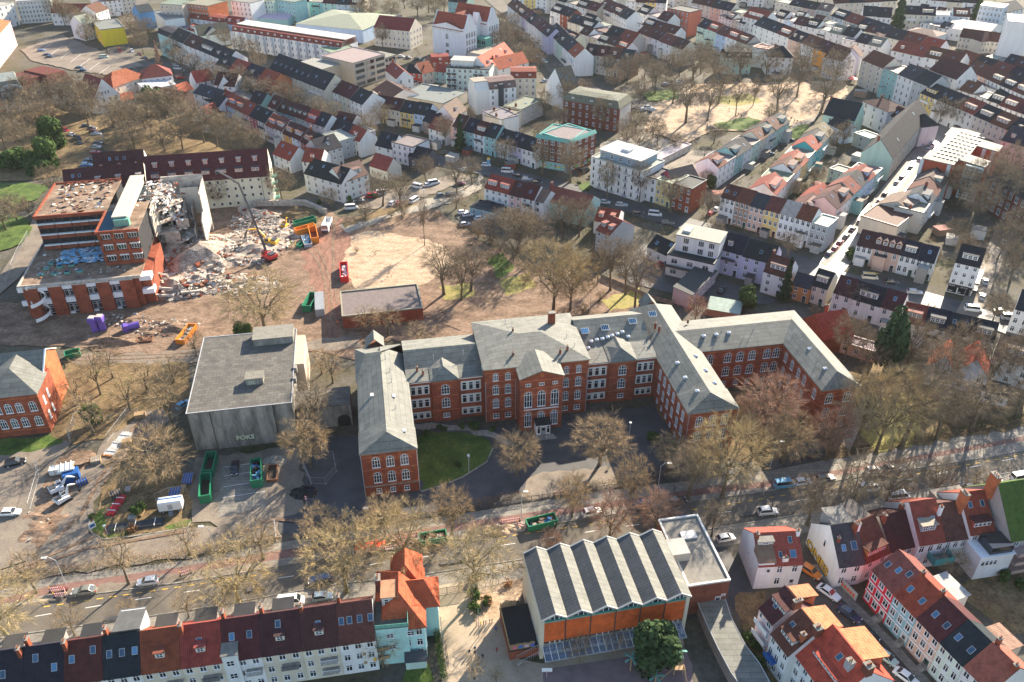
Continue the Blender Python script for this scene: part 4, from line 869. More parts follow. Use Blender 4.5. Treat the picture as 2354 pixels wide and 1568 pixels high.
o=bld('large house with mossy green roof, grey gable wall and stacked balconies at the frame edge','house',g(1132,518),g(1500,455),8.5,D=15,roof='gu',rh=8,wall='e',rc='s',cols=3,rows=3,near=True,dr=False,roofcol=(.06,.10,.02),wallcol=(.40,.36,.34))
Wd,D,h=o['dims'];dormer(o,Wd*.75,.6,h+.9,Wd*.5,2.2,math.atan2(8,7.5),(.4,.4,.4),(.03,.035,.03),nw=3,tl='tiles');chimney(o,-.2,8.4,h+4,h+9.6,1.1,2.0,'brick_orange',3)
for z in(1.2,3.6,6.0):
 m=MB();m.box(.8,-2.4,z,7.5,-.01,z+.2);m.box(.8,-2.45,z+.2,7.5,-2.36,z+1.0);m.build('balcony',['stucco'],o,col=(.42,.3,.26))
b2(o,'wing_wall',(.35,.3,.3),-7,9,0,-.05,15.5,8.5);m=MB();m.box(-7.1,8.8,8.501,-.06,15.7,8.7);m.build('wing_roof',['flat_roof'],o,col=(.25,.22,.18))
# ---------------------------------------------------------------- colourful row on the cobbled side street
f=Z(2980,1900,2.075);RH=8.3
def cr(lab,a,b,wall,rc,opts,h=RH,**kw):
 o=bld(lab,'house',f(*a),f(*b),h,D=9.4,roof='gu',rh=3.7,wall=wall,rc=rc,cols=3,rows=3,near=True,opts=opts,ww=1.35,wh=2.0,group='colourful houses on the cobbled side street',**kw)
 Wd,D,h=o['dims']
 m=MB();m.box(-.02+.03,-.12,2.75,Wd-.03,-.001,2.95);m.box(.01,-.12,5.5,Wd-.01,-.001,5.65);m.build('string_course',['white'],o)
 for i in range(4):
  s=MB();s.box(Wd*.72,-.5-.35*(i+1)+.35,0,Wd*.95,-.5-.35*i+.345,.9-.2*i);s.build('step',['concrete'],o)
 b1(o,'landing','concrete',Wd*.72,-.5,0,Wd*.95,-.125,1.1);return o
o=cr('scarlet house with white window surrounds and brown tile roof','' or(5,95),(160,272),'r','B','kkk',roofcol=(.19,.075,.055))
o=cr('sky-blue house with white surrounds under an orange-red roof',(161,273),(322,440),'t','R','kkcc',wallcol=(.24,.44,.52))
m=MB();Wd,D,h=o['dims'];m.box(-1,9.45,0,Wd-1,13.5,7.2);m.build('rear_extension',['stucco'],o,col=(.6,.6,.58));m=MB();m.box(-1.2,9.4,7.201,Wd-.8,13.8,7.4);m.build('extension_roof',['flat_roof'],o,col=(.42,.41,.38))
o=cr('salmon house with gridded windows and dark-brown tile roof',(323,441),(490,612),'s','b','kk',wfm='white')
o=cr('pale mint house with black roof and two big roof windows',(491,613),(656,782),'G','s','kk',wallcol=(.58,.68,.60))
m=MB();Wd,D,h=o['dims'];m.box(0,9.45,0,Wd,14,6.4);m.build('rear_extension',['stucco'],o,col=(.5,.4,.32));m=MB();m.extr([(9.4,6.9),(14.3,6.41),(14.3,6.6),(9.4,7.1)],-.1,Wd+.1);m.build('extension_roof',['tiles'],o,col=(.3,.18,.13))
o=cr('white house with ribbed brown-red tile roof at the lower right corner',(657,783),(850,975),'w','B','cc',h=RH+.3,roofcol=(.30,.10,.065))
f=Z(2400,2000,2.2417)
o=bld('pink house with dark-brown roof and recessed roof terrace on the side street','house',f(442,168),f(548,305),8.4,D=9,roof='gu',rh=3.8,wall='p',rc='b',cols=2,rows=3,near=True,dr=False,opts='k',wallcol=(.66,.50,.50),right=None)
Wd,D,h=o['dims'];dormer(o,Wd*.55,1.9,h+1.3,3.6,1.5,math.atan2(3.8,4.5),(.6,.6,.55),ROOFC['b'],nw=3,tl='tiles')
m=MB();m.box(.2,-.9,5.2,Wd-.2,-.005,5.35);m.box(.2,-.9,5.35,Wd-.2,-.84,6.3);m.box(.2,-.9,2.2,Wd-.2,-.005,2.35);m.box(.2,-.9,2.35,Wd-.2,-.84,3.3);m.build('balcony',['white_steel'],o)
m=MB();m.extr([(4.8,h+3.7),(9.6,h+2.5),(9.6,h+2.7),(4.8,h+4.0)],Wd*.1,Wd*.8);m.build('dormer_roof',['tiles'],o,col=(.48,.18,.085))  # orange tiles put the sunlight on the street slope into the colour
b2(o,'dormer',(.45,.15,.08),Wd*.15,6.2,h,Wd*.75,9.2,h+2.4);chimney(o,Wd-.1,4.2,h+2.5,h+4.6,.7,1.7,'brick_brown',3)
o=bld('cream house with mottled brown roof, long white dormer and sunlit orange street slope','house',f(532,368),f(668,548),8.2,D=10,roof='gu',rh=4.2,wall='w',rc='B',cols=3,rows=3,near=True,dr=False,opts='kk')
Wd,D,h=o['dims'];dormer(o,Wd*.5,1.0,h+.9,Wd*.62,1.3,math.atan2(4.2,5),(.7,.7,.68),ROOFC['B'],nw=4,tl='tiles')
b2(o,'dormer',(.5,.16,.08),.4,6.3,h+.2,Wd-.4,9.9,h+2.7);m=MB();m.extr([(5.2,h+4.2),(10.5,h+2.75),(10.5,h+2.95),(5.2,h+4.4)],.1,Wd-.1);m.build('dormer_roof',['tiles'],o,col=(.50,.19,.085));chimney(o,Wd*.85,2.6,h+1.8,h+3.8,.8,.8,'brick_orange',2);chimney(o,Wd-.2,4.8,h+3.2,h+5.2,1.2,1.2,'brick_brown',4)  # street slope sheet tinted orange to paint it sunlit
m=MB();m.box(.5,-1.3,3.6,Wd*.6,-.005,3.75);m.box(.5,-1.3,3.75,Wd*.6,-1.24,4.6);m.build('balcony',['blue_steel'],o)
o=bld('cream house under the large red tile roof with a strip of dormer lights','house',f(722,528),f(1000,905),8.0,D=12,roof='gu',rh=5.2,wall='w',rc='R',cols=5,rows=3,near=True,dr=False,opts='k',roofcol=(.40,.07,.04))
Wd,D,h=o['dims'];dormer(o,Wd*.48,1.7,h+1.6,Wd*.62,1.0,math.atan2(5.2,6),(.5,.5,.5),(.38,.065,.04),nw=7,tl='tiles')
b2(o,'dormer',(.5,.16,.08),1.2,8,h+.2,Wd-3,11.8,h+2.8);m=MB();m.extr([(6.6,h+4.6),(12.5,h+2.85),(12.5,h+3.05),(6.6,h+4.8)],.8,Wd-2.5);m.build('dormer_roof',['tiles'],o,col=(.50,.19,.085));chimney(o,Wd*.72,4.2,h+3,h+5.4,1.2,1.0,'metal',2);chimney(o,Wd-.6,5.8,h+4.2,h+6.4,1.3,1.3,'brick_brown',4)  # orange sheet over the far slope carries painted sunlight
# ---------------------------------------------------------------- sports hall with folded roof
f=Z(1700,2000,1.921)
def clear_mat():
 m,n,b=newmat('canopy_glass');b.inputs['Base Color'].default_value=(.16,.24,.34,1);b.inputs['Roughness'].default_value=.08;b.inputs['Alpha'].default_value=.42;M['canopy_glass']=m
clear_mat()
def hall():
 H=10.7;org,ang,Wd,D=rect(f(284,232),f(1268,68),H,None,W(7,1258,692))
 root=thing('sports_hall','school sports hall with folded grey roof and bright orange brick front','sports hall',org,ang)
 n=6;s=Wd/n;pk=1.25
 prof=[]
 for i in range(n):prof+=[(i*s,H),(i*s+s*.56,H+pk)]
 prof.append((Wd,H))
 m=MB();m.extr([(0,0),(Wd,0)]+[(x,z-.02) for x,z in reversed(prof)],.5,D-.1,0,'y');m.build('wall',['stucco'],root,col=(.66,.56,.42))
 for i in range(n):
  x0,x1,x2=i*s,i*s+s*.56,(i+1)*s
  a=MB();a.hull([(x0+.15,-.5,H+.1),(x1,-.5,H+pk+.1),(x1,D,H+pk+.1),(x0+.15,D,H+.1),(x0+.15,-.5,H+.3),(x1,-.5,H+pk+.3),(x1,D,H+pk+.3),(x0+.15,D,H+.3)]);a.build('roof_fold',['felt_shaded'],root)  # left slopes get darker felt: shade painted in, right slopes stay pale
  a=MB();a.hull([(x1,-.5,H+pk+.1),(x2+.1,-.5,H+.1),(x2+.1,D,H+.1),(x1,D,H+pk+.1),(x1,-.5,H+pk+.29),(x2+.1,-.5,H+.29),(x2+.1,D,H+.29),(x1,D,H+pk+.29)]);a.build('roof_fold',['felt'],root)
  for y0,y1 in((-.62,-.38),(D-.1,D+.2)):
   a=MB();a.extr([(x0,H+.08),(x1,H+pk+.08),(x2,H+.08),(x2,H+.42),(x1,H+pk+.42),(x0,H+.42)],y0,y1,0,'y');a.build('roof_edge',['stucco'],root,col=(.42,.41,.38))
  b0=x0+(.75 if i==0 else.12);b1=x2-(.75 if i==n-1 else.12)
  a=MB();a.box(b0,.1,4.3,b1,.495,9.55);a.build('brick_panel',['brick_panel'],root)
  a=MB();a.box(b0,.05,9.55,b1,.49,9.85);a.build('window_sill',['mint_metal'],root)
  a=MB();a.face([(b0+.2,.42,9.87),(b1-.2,.42,9.87),(b1-.2,.42,H-.25),(x1,.42,H+pk-.25),(b0+.2,.42,H-.25)]);a.build('clerestory_window',['glass'],root,fix=False)
  for t in(.28,.5,.72,.9):
   x=b0+(b1-b0)*t;zt=H-.2+pk*min((x-x0)/(x1-x0),(x2-x)/(x2-x1));a=MB();a.box(x-.06,.34,9.86,x+.06,.41,zt-.05);a.build('mullion',['white'],root)
  a=MB();a.box(x2-.07 if i<n-1 else x2-.4,-.02,.3,x2+.07 if i<n-1 else x2-.25,.095,H+.05);a.build('downpipe',['steel_dark'],root)
  a=MB();a.box(b0,.3,3.6,b1,.48,4.25);a.build('window_band',['glass'],root)
  for t in(.3,.55,.8):a=MB();a.box(b0+(b1-b0)*t-.1,.2,3.6,b0+(b1-b0)*t+.1,.295,4.25);a.build('mullion',['white'],root)
  for t,w_ in((.18,2.2),(.62,1.3),(.86,1.2)):window(root,(b0+(b1-b0)*t,.48,.9),'f',w_,1.8,'x',True)
 for x in(.02,Wd-.7):a=MB();a.box(x,-.05,0,x+.68,.498,H-.02);a.build('corner_pier',['stucco'],root,col=(.66,.56,.42))
 a=MB();a.hull([(.4,-2.7,2.75),(Wd-.8,-2.7,2.75),(.4,.1,3.4),(Wd-.8,.1,3.4),(.4,-2.7,2.73),(Wd-.8,-2.7,2.73),(.4,.1,3.38),(Wd-.8,.1,3.38)]);a.build('canopy',['canopy_glass'],root)
 for i in range(22):
  x=.45+i*(Wd-1.3)/21;a=MB();a.tube((x,-2.75,2.81),(x,.05,3.46),.06,.06,4);a.build('canopy_bar',['white'],root)
 a=MB();a.box(.3,-2.82,2.65,Wd-.7,-2.7,2.8);a.build('gutter',['metal'],root)
 random.seed(3);a=[]
 for i in range(70):
  y=random.uniform(1,D*.75);zz=random.uniform(.8,2.2)+(D*.75-y)*.05*random.random();c=random.choice([(.12,.3,.36),(.3,.26,.3),(.25,.4,.35),(.4,.3,.28),(.5,.45,.2)])
  b=MB();b.box(-.03-.001*i,y,zz,-.0,y+random.uniform(.4,1.2),zz+random.uniform(.3,.9));b.build('mural_patch',['paint'],root,col=c)
 for x,y in((s*.5,6),(s*2.4,4)):pass
 return root,Wd,D
hall_root,HW,HD=hall()
def terrace():
 A=f(82,440);org,ang,Wd,D=rect(f(82,432),f(272,398),2.7,None,f(30,150))
 root=thing('terrace','raised dark terrace with ragged plank fence beside the sports hall','terrace',org,ang)
 b1(root,'wall','brick',0,0,0,Wd,D,2.4);b1(root,'deck','black',-.1,-.1,2.4,Wd+.1,D+.1,2.7)
 for a,b in(((0,0),(Wd*.86,0)),((0,.1),(0,D)),((.1,D),(Wd*.6,D))):planks(root,a,b,2.5,4.3,.2,.05,'wood','plank',1.0)
 for i,c in enumerate(((.7,.15,.2),(.05,.15,.5),(.6,.4,.45),(.05,.12,.45))):
  m=MB();m.box(.5+i*1.1,-.09,3.0,1.2+i*1.1,-.05,3.7);m.build('painted_panel',['paint'],root,col=c)
 for i in range(12):
  b1(root,'stair_tread','metal',Wd*.1+i*.36,-2.0,2.3-i*.2,Wd*.1+(i+1)*.36,-.6,2.42-i*.2) if 0 else m.box(Wd*.95-i*.36,-1.6,2.25-i*.2,Wd*.95-i*.36+.35,-.2,2.37-i*.2)
 for y in(-1.6,-.25):
  m=MB();m.tube((Wd*1.0,y,3.4),(Wd*.95-11*.36,y,1.1),.04,.04,5)
  for i in range(0,12,1):m.tube((Wd*.95-i*.36,y,2.3-i*.2),(Wd*.95-i*.36,y,3.3-i*.2),.02,.02,4)
  m.build('stair_rail',['metal'],root)
terrace()
f=Z(2200,1980,7.127)
o=bld('brown brick annex with flat roof behind white rim, right of the sports hall','school annex',f(1075,205),f(2108,52),8.0,D=17,roof='flat',wall='R',rc='g',cols=0,rows=2,mat='brick_brown',rimc=(.62,.60,.56),roofcol=(.22,.21,.185),near=True)
Wd,D,h=o['dims'];window(o,(Wd*.78,0,2.9),'f',1.1,1.3,'t',True);window(o,(Wd*.9,0,4.1),'f',.8,.6,'t',True)
b2(o,'roof_hut',(.42,.4,.36),-1.2,6,h,2.5,10,h+2.2);b1(o,'skylight_kerb','metal',3,11,h,6,13,h+.5)
def corridor():
 pts=[W(8,*q) for q in((100,1015),(290,990),(345,1150),(430,1310),(530,1440),(600,1568),(640,1640),(430,1640),(330,1500),(240,1330),(170,1180))]
 w3=[at(*q,3.2) for q in pts];c=w3[0]
 root=thing('covered_corridor','low winding school corridor with flat felt roof leading to the lower frame edge','corridor',(c.x,c.y,0))
 poly=[(v.x-c.x,v.y-c.y) for v in w3]
 if sum(a[0]*b[1]-b[0]*a[1] for a,b in zip(poly,poly[1:]+poly[:1]))<0:poly=poly[::-1]
 cx=sum(a for a,b in poly)/len(poly);cy=sum(b for a,b in poly)/len(poly)
 m=MB();m.prism([(cx+(a-cx)*.96,cy+(b-cy)*.96) for a,b in poly],0,2.9);m.build('wall',['stucco'],root,col=(.25,.2,.18))
 m=MB();m.prism(poly,2.9,3.2);m.build('roof',['felt'],root)
 for i in range(len(poly)):
  a=Vector((*poly[i],3.2));b=Vector((*poly[(i+1)%len(poly)],3.2));m=MB();m.tube(a,b,.09,.09,4);m.build('roof_edge',['metal'],root)
corridor()
# ---------------------------------------------------------------- concrete bunker
def bunker():
 f=Z(600,1350,5.227);H=11.2
 org,ang,Wd,D=rect(f(195,347),f(2068,147),H,None,W(3,1400,768))
 root=thing('concrete_bunker','windowless grey concrete bunker with flat mossy roof beside the brick building','bunker',org,ang)
 b1(root,'wall','concrete',0,.9,0,Wd,D,H-.02)
 b1(root,'wall_panel','concrete',0,.3,0,Wd*.205,.898,H-.02)
 b1(root,'wall_panel','concrete',Wd*.215,0,0,Wd*.81,.898,H-.02)
 b1(root,'wall_panel','concrete',Wd*.845,.45,0,Wd,.898,H-.02)
 b1(root,'roof','bunker_roof',-.1,-.1,H,Wd+.1,D+.1,H+.15)
 for a in((-.15,-.15,Wd+.15,.05),(-.15,D-.05,Wd+.15,D+.15),(-.15,.051,.05,D-.051),(Wd-.05,.051,Wd+.15,D-.051)):
  b1(root,'roof_edge','metal',a[0],a[1],H+.151,a[2],a[3],H+.28)
 b1(root,'roof_house','concrete',Wd*.56,D*.80,H+.15,Wd-.4,D-.5,H+2.0);m=MB();m.box(Wd*.55,D*.795,H+2.0,Wd-.3,D-.4,H+2.25);m.build('roof_house_top',['flat_roof'],root,col=(.24,.22,.18))
 b1(root,'roof_hut','concrete',Wd*.54,D*.27,H+.15,Wd*.71,D*.36,H+1.9);m=MB();m.box(Wd*.53,D*.265,H+1.9,Wd*.72,D*.37,H+2.05);m.build('roof_hut_top',['flat_roof'],root,col=(.22,.2,.16))
 text(root,'DL',(Wd*.565,D*.27-.03,H+.45),1.15,0,'pale_paint',1.1,.01,bold=.03,name='graffiti')
 text(root,'FOKS',(Wd*.405,-.04,2.0),1.75,0,'pale_paint',1.0,.02,bold=.09,name='graffiti');text(root,'FOKS',(Wd*.405+.02,-.012,1.93),1.75,0,'black_paint',1.0,.006,bold=.2,name='graffiti_outline')
 for y in(D*.28,D*.42):b1(root,'buttress','concrete',Wd+.0,y,H-1,Wd+.8,y+1.2,H+.6)
 b2(root,'buttress',(.5,.42,.33),Wd+.001,D*.55,0,Wd+2.2,D*.97,H-1.2)
 b1(root,'link_wall','concrete',Wd+.02,3.5,0,Wd+13.2,10.5,6.4);b1(root,'link_roof','bunker_roof',Wd,3.3,6.4,Wd+13.2,10.7,6.6)
 m=MB();n=10;r=1.6;xx=Wd+11.2;m.face([(xx-r,3.47,0),(xx+r,3.47,0)]+[(xx+r*math.cos(math.pi*i/n),3.47,1.8+r*math.sin(math.pi*i/n)) for i in range(n+1)]);m.build('archway',['black'],root,fix=False)
M['bunker_roof']=felt_mat('worn_bitumen',(.13,.118,.10),(.08,.074,.066),(.035,.035,.032),bw=1.6,rh=1.0)
bunker()
# ================================================================ the town behind: terraces, one house at a time
def rows(k,*lst):
 for name,a,b,h,spec,kw in lst:row(name,k,a,b,h,spec,**kw)
rows(5,
('the row above the side street',(1198,120),(1735,248),6.6,'w.b.k 1.6*s.b.dddd^3 w.s.D w.s.k',dict(D=9,near=True,rows=2,cols=3,rh=3.6,wh=2.0,group='houses above the cross street')),
('the grey row beside the courtyard',(213,140),(618,247),8.4,'l.s.d3 l.s.k3',dict(D=9,near=True,cols=4,rows=3)),
('the white row behind the conifer',(1038,445),(1500,585),6.4,'w.b.k 1.5*w.s.Dk w.b.k',dict(D=8,near=True,rows=2,cols=2)),
('the garden-side row at the street corner',(1505,640),(2150,790),8.2,'w.R.D w.s.D w.s.kk w.s.D',dict(D=9,near=True,cols=2,rows=3,rh=3.6)),
)
def C5(lab,cat,a,b,h,k=5,**kw):return bld(lab,cat,W(k,*a),W(k,*b),h,**kw)
o=C5('tall white corner house with black roof and a barber shop on the ground floor','house',(1880,237),(2053,276),10.5,D=9,roof='gu',rh=4.2,wall='w',rc='s',cols=3,rows=4,near=True,opts='D',ww=1.0,wh=1.4,right=3)
Wd,D,h=o['dims'];b1(o,'shop_sign','black_paint',.1,-.25,2.3,Wd-.1,-.005,3.1);text(o,'Barbier',(.4,-.27,2.5),.55,0,'white',1,.01);text(o,'Salon & Bar',(Wd*.52,-.27,2.55),.42,0,'white',1,.01)
m=MB();m.box(.2,-.08,.3,Wd*.4,-.004,2.2);m.box(Wd*.45,-.08,.3,Wd-.3,-.004,2.2);m.build('shop_window',['glass'],o)
for z in(1.5,4,6.5):m=MB();m.box(Wd,1,z,Wd+1.3,D-2,z+.15);m.box(Wd+1.24,1,z+.15,Wd+1.3,D-2,z+1.0);m.build('balcony',['steel_dark'],o)
o=C5('white and red-brown house with long dormer and blank white gable by the courtyard','house',(556,302),(720,352),7.4,D=9,roof='gu',rh=4,wall='w',rc='B',cols=2,rows=3,near=True,opts='Dc')
C5('orange timber-clad house with small porch behind the red barn roof','house',(752,392),(883,428),5.2,D=7,roof='gu',rh=2.6,wall='o',rc='S',cols=2,rows=2,near=True,wallcol=(.50,.25,.09))
C5('narrow white house with black roof and dormer balcony beside the timber house','house',(884,392),(1000,428),6.2,D=8.5,roof='gu',rh=3.6,wall='c',rc='s',cols=2,rows=2,near=True,opts='D')
o=C5('red brick hall with tall red tile roof joined to the right wing','hall',(815,640),(965,775),5.5,D=10,roof='gv',rh=5.0,wall='R',rc='R',cols=0,rows=2,opts='c',roofcol=(.33,.07,.04))
C5('salmon flat-roofed outbuilding behind the right wing','outbuilding',(1000,770),(1330,868),3.2,D=5,roof='flat',wall='s',rc='l',cols=4,rows=1,near=True,dr=False)
C5('long low outbuilding with grey roof and pink walls in the courtyard','outbuilding',(60,470),(235,300),4.6,D=6,roof='shed',rh=.8,wall='p',rc='S',cols=5,rows=1,near=True,dr=False,wallcol=(.5,.42,.42))
C5('low shed with corrugated turquoise-grey roof in the courtyard','shed',(165,560),(395,600),2.4,D=6,roof='shed',rh=.7,wall='n',rc='t',cols=0,rows=1,roofcol=(.30,.42,.38))
C5('white house with orange double gable in the garden, left half','house',(1690,960),(1880,1010),5.5,D=9,roof='gv',rh=4.4,wall='w',rc='r',cols=1,rows=2,near=True,dr=False,wallcol=(.5,.5,.52))
C5('white house with orange gable roof and graffiti at its foot','house',(1880,990),(2105,1045),5.5,D=10,roof='gv',rh=4.6,wall='w',rc='r',cols=2,rows=2,near=True,dr=False,wallcol=(.6,.62,.68))
o=C5('low white flat-roofed extension with two mint windows','house extension',(2060,1130),(2245,1180),3.0,D=6,roof='flat',wall='w',rc='s',cols=2,rows=1,near=True,dr=False,ww=1.5,wh=1.6)
m=MB();Wd,D,h=o['dims'];m.box(-2.2,-.03,.5,-.1,-.0,1.7);m.build('graffiti',['teal_paint'],o)
C5('white rear house with flat dormer at the right frame edge','house',(2140,880),(2420,960),7.5,D=10,roof='gu',rh=3.5,wall='w',rc='n',cols=3,rows=3,near=True,opts='D')
C5('white house right of the paved lane at the frame edge','house',(2290,560),(2480,610),8,D=9,roof='gu',rh=4,wall='w',rc='s',cols=3,rows=3)
o=bld('modern white stepped building with roof terrace and black balconies','apartment house',W(4,2245,190),W(5,215,262),7.4,D=13,roof='flat',wall='w',rc='s',cols=3,rows=2,near=True,dr=False,ww=2.0,wh=1.7)
Wd,D,h=o['dims'];b2(o,'upper_wall',(.74,.72,.70),1.2,4,h+.1,Wd-.1,D-.3,h+5.6);m=MB();m.box(1.0,3.6,h+5.6,Wd+.1,D,h+5.9);m.build('upper_roof',['flat_roof'],o,col=(.30,.29,.24))
b2(o,'roof_hut',(.5,.5,.48),2.5,6,h+5.9,5,10,h+6.6)
for x in(.3,.62,.84):window(o,(Wd*x,4,h+3.2),'f',1.8,1.9,'3',True);window(o,(Wd*x,4,h+.4),'f',1.8,2.0,'3',True)
m=MB();m.box(.1,-1.4,h*.52,Wd-.3,-.01,h*.52+.15);m.box(.1,-1.45,h*.52+.15,Wd-.3,-1.38,h*.52+1);m.build('balcony',['steel_dark'],o)
o=bld('white low rear wing with slate roof beside the modern stepped building','house',W(4,2110,130),W(4,2270,205),4.6,D=8,roof='gu',rh=3,wall='w',rc='s',cols=3,rows=1,near=True,opts='kk')
rows(2,
('the five-house row at the street corner',(262,1357),(1000,1568),9.4,'w.b.kk3 n.B.3 s.S.3 y.B.3 w.l.3 w.B.3 g.l.f3',dict(D=9,near=True,rows=3,cols=3,rh=3.4,wh=1.9,group='houses of the corner row')),
('the lane terrace beside the park',(245,1165),(738,835),8.6,'w.B.D w.g.f t.S.D w.s.k G.g.fk c.B.k w.S.D G.B.k G.S.kD',dict(D=9.5,near=True,rows=3,cols=2,end='left',rh=3.0,wh=1.9)),
('the middle lane terrace',(640,1345),(1042,905),8.4,'1.4*w.R.D e.g.fc w.B.Dk y.R.D t.g.f T.R.k t.S.D c.n.k',dict(D=10,near=True,rows=3,cols=2,rh=3.2,wh=1.9)),
('the terrace left of bright street',(1060,1440),(1378,1165),8.0,'p.b.k w.B.D t.R.k b.S.k b.R.D t.g.fk',dict(D=10,near=True,rows=3,cols=2,rh=3.2,wh=1.9)),
('the rear yards of the bright street',(820,1540),(1040,1330),6.0,'w.l.f w.B.D e.R.k',dict(D=9,rows=2,cols=2,rh=3)),
('the terrace right of the bright street',(1660,1470),(1862,1195),8.2,'e.g.fc w.S.D e.B.c G.n.D w.S.k',dict(D=10,near=True,rows=3,cols=2,rh=3.2)),
('the roofs below the red building',(1480,1568),(1690,1400),6.5,'c.B.f e.n.D',dict(D=13,rows=2,cols=2,rh=3)),
('the row facing the tree square',(1237,412),(1700,600),13.3,'1.5*e.B.+3 t.g.f+3 w.S.k3 g.s.3',dict(D=12,rows=4,cols=3,rh=4.5,wh=1.9)),
('the street row right of the square',(1640,640),(2353,940),10.0,'y.s.D 1.6*w.s.kkk3 w.R.D e.s.D3 e.B.D n.s.d3',dict(D=11,rows=3,cols=3,rh=4.5,wh=1.9)),
('the tall terrace behind the square',(490,170),(1095,402),11.5,'w.s.k w.s.k w.B.D s.s.dd w.B.k o.b.k l.B.k3',dict(D=11,rows=4,cols=2,rh=4.2,wh=2.0)),
('the pale terrace by the park',(100,175),(515,335),10.5,'G.s.k G.R.D b.B.k w.R.D e.B.D w.g.fk',dict(D=10,rows=3,cols=2,rh=4)),
('the beige row at the upper middle',(60,15),(400,95),11,'e.b.k e.b.k s.s.k e.s.k c.g.f',dict(D=10,rows=4,cols=2,rh=4)),
('the upper right white houses',(560,95),(840,175),9.5,'w.g.f w.s.D b.g.fc w.g.f',dict(D=10,rows=3,cols=2,rh=4)),
('the ornate beige top row',(640,15),(1015,85),11,'e.g.f e.s.k s.s.k e.n.d',dict(D=11,rows=3,cols=3,rh=3.5)),
('the dark-roofed row behind the tall terrace',(760,160),(1180,262),9.5,'w.b.k w.s.D w.g.fc w.g.D w.s.k',dict(D=10,rows=3,cols=2,rh=4)),
('the white garden houses behind the square',(1100,270),(1365,330),9,'w.g.f w.s.k w.g.D',dict(D=10,rows=3,cols=2,rh=4)),
('the dark roofs left of the conifer',(1020,110),(1400,235),9,'w.s.D e.B.k e.s.k s.s.k',dict(D=11,rows=3,cols=3,rh=4)),
('the gabled row at the conifer',(1240,110),(1440,120),9,'w.s.k w.s.k',dict(D=10,rows=2,cols=3,rh=5)),
('the row under the pale hall roof',(1390,255),(1760,345),9,'e.s.k e.B.kk w.R.k',dict(D=11,rows=3,cols=3,rh=4.5)),
('the cream villas right of the conifer',(1515,95),(1980,120),10.5,'c.s.k c.s.D w.l.f w.B.D',dict(D=12,rows=3,cols=3,rh=4)),
('the rose-coloured row at the right edge',(1945,480),(2353,660),9.5,'c.B.kk3 s.B.3 w.B.D3 w.s.D w.B.D',dict(D=11,rows=3,cols=3,rh=4.2)),
('the roofs behind the white gable',(1440,345),(1900,445),10,'w.R.d w.R.k w.B.D w.B.k',dict(D=12,rows=3,cols=2,rh=4.5)),
('the orange and white yard houses',(2060,400),(2353,470),8.5,'w.l.f w.g.f o.s.k w.b.k',dict(D=11,rows=3,cols=2,rh=4)),
('the long right-hand roof row',(1880,400),(2353,560),8.5,'R.B.k w.s.k w.B.k c.s.k',dict(D=11,rows=2,cols=3,rh=4)),
('the row over the blue car park',(2180,720),(2400,800),9.5,'w.B.D w.b.k',dict(D=11,rows=3,cols=3,rh=4.2)),
('the rear houses of the square row',(1900,620),(2200,720),8,'w.B.k w.g.f w.s.D',dict(D=10,rows=3,cols=2,rh=4)),
('the stacked roofs at the right edge',(1990,560),(2353,700),7,'w.s.f w.g.f t.s.k w.b.k',dict(D=9,rows=2,cols=2,rh=3)),
)
o=bld('mint gabled house with one huge black roof slope','house',W(2,968,785),W(2,1188,832),8.6,D=11,roof='gu',rh=6.2,wall='G',rc='s',cols=2,rows=2,opts='c',dr=False)
bld('small dark-roofed pale blue annex before the mint gabled house','house',W(2,1000,850),W(2,1110,905),6,D=7,roof='gu',rh=3,wall='b',rc='s',cols=2,rows=2)
bld('big white house with dark-red roof and shaded balconies','house',W(2,1238,700),W(2,1415,775),10.2,D=12,roof='hip',rh=2.6,wall='l',rc='b',cols=3,rows=3,near=True,dr=False,wallcol=(.66,.62,.66),ww=1.2,wh=2.2,opts='c')
bld('dark-roofed side wing right of the big white house','house',W(2,1415,790),W(2,1540,845),8.4,D=9,roof='gu',rh=3.4,wall='w',rc='b',cols=2,rows=3,opts='kk')
bld('white turret house with black roof before the street trees','house',W(2,1540,830),W(2,1650,880),9,D=9,roof='hip',rh=4,wall='w',rc='s',cols=2,rows=3)
bld('small flat-roofed grey house among the lane gardens','house',W(2,1180,920),W(2,1290,960),5.5,D=7,roof='flat',wall='G',rc='l',cols=1,rows=2,wallcol=(.45,.5,.45))
bld('pale green flat-roofed cube house between the lanes','house',W(2,1010,1165),W(2,1105,1195),5.5,D=6.5,roof='flat',wall='G',rc='g',cols=2,rows=2)
o=bld('long black-roofed house with pale green gable beside the bright street','house',W(2,1445,1095),W(2,1695,800),9.4,D=12,roof='gu',rh=6.5,wall='G',rc='s',cols=8,rows=3,near=True,opts='kkc',left=None,dr=False,wallcol=(.50,.60,.50))
bld('white corner house with big bare white gable at the square','house',W(2,975,390),W(2,1105,425),11,D=11,roof='gu',rh=4.5,wall='l',rc='b',cols=3,rows=4,wallcol=(.6,.58,.62),right=3)
bld('white gabled corner house facing the square','house',W(2,1090,385),W(2,1230,400),9.5,D=11,roof='gv',rh=4.4,wall='w',rc='b',cols=3,rows=3,right=3)
bld('pale green villa with bay windows facing the park','villa',W(2,290,400),W(2,478,400),9,D=10,roof='man',rh=3.6,wall='G',rc='s',cols=4,rows=3,opts='ddd',wh=2.0)
bld('white villa with curved gable and black roof facing the park','villa',W(2,585,395),W(2,765,400),9.5,D=11,roof='hip',rh=5,wall='w',rc='s',cols=4,rows=3,opts='c',wh=2.0)
bld('white villa with roof balcony left of the curved gable','villa',W(2,490,330),W(2,590,345),10.5,D=9,roof='flat',wall='w',rc='R',cols=2,rows=3)
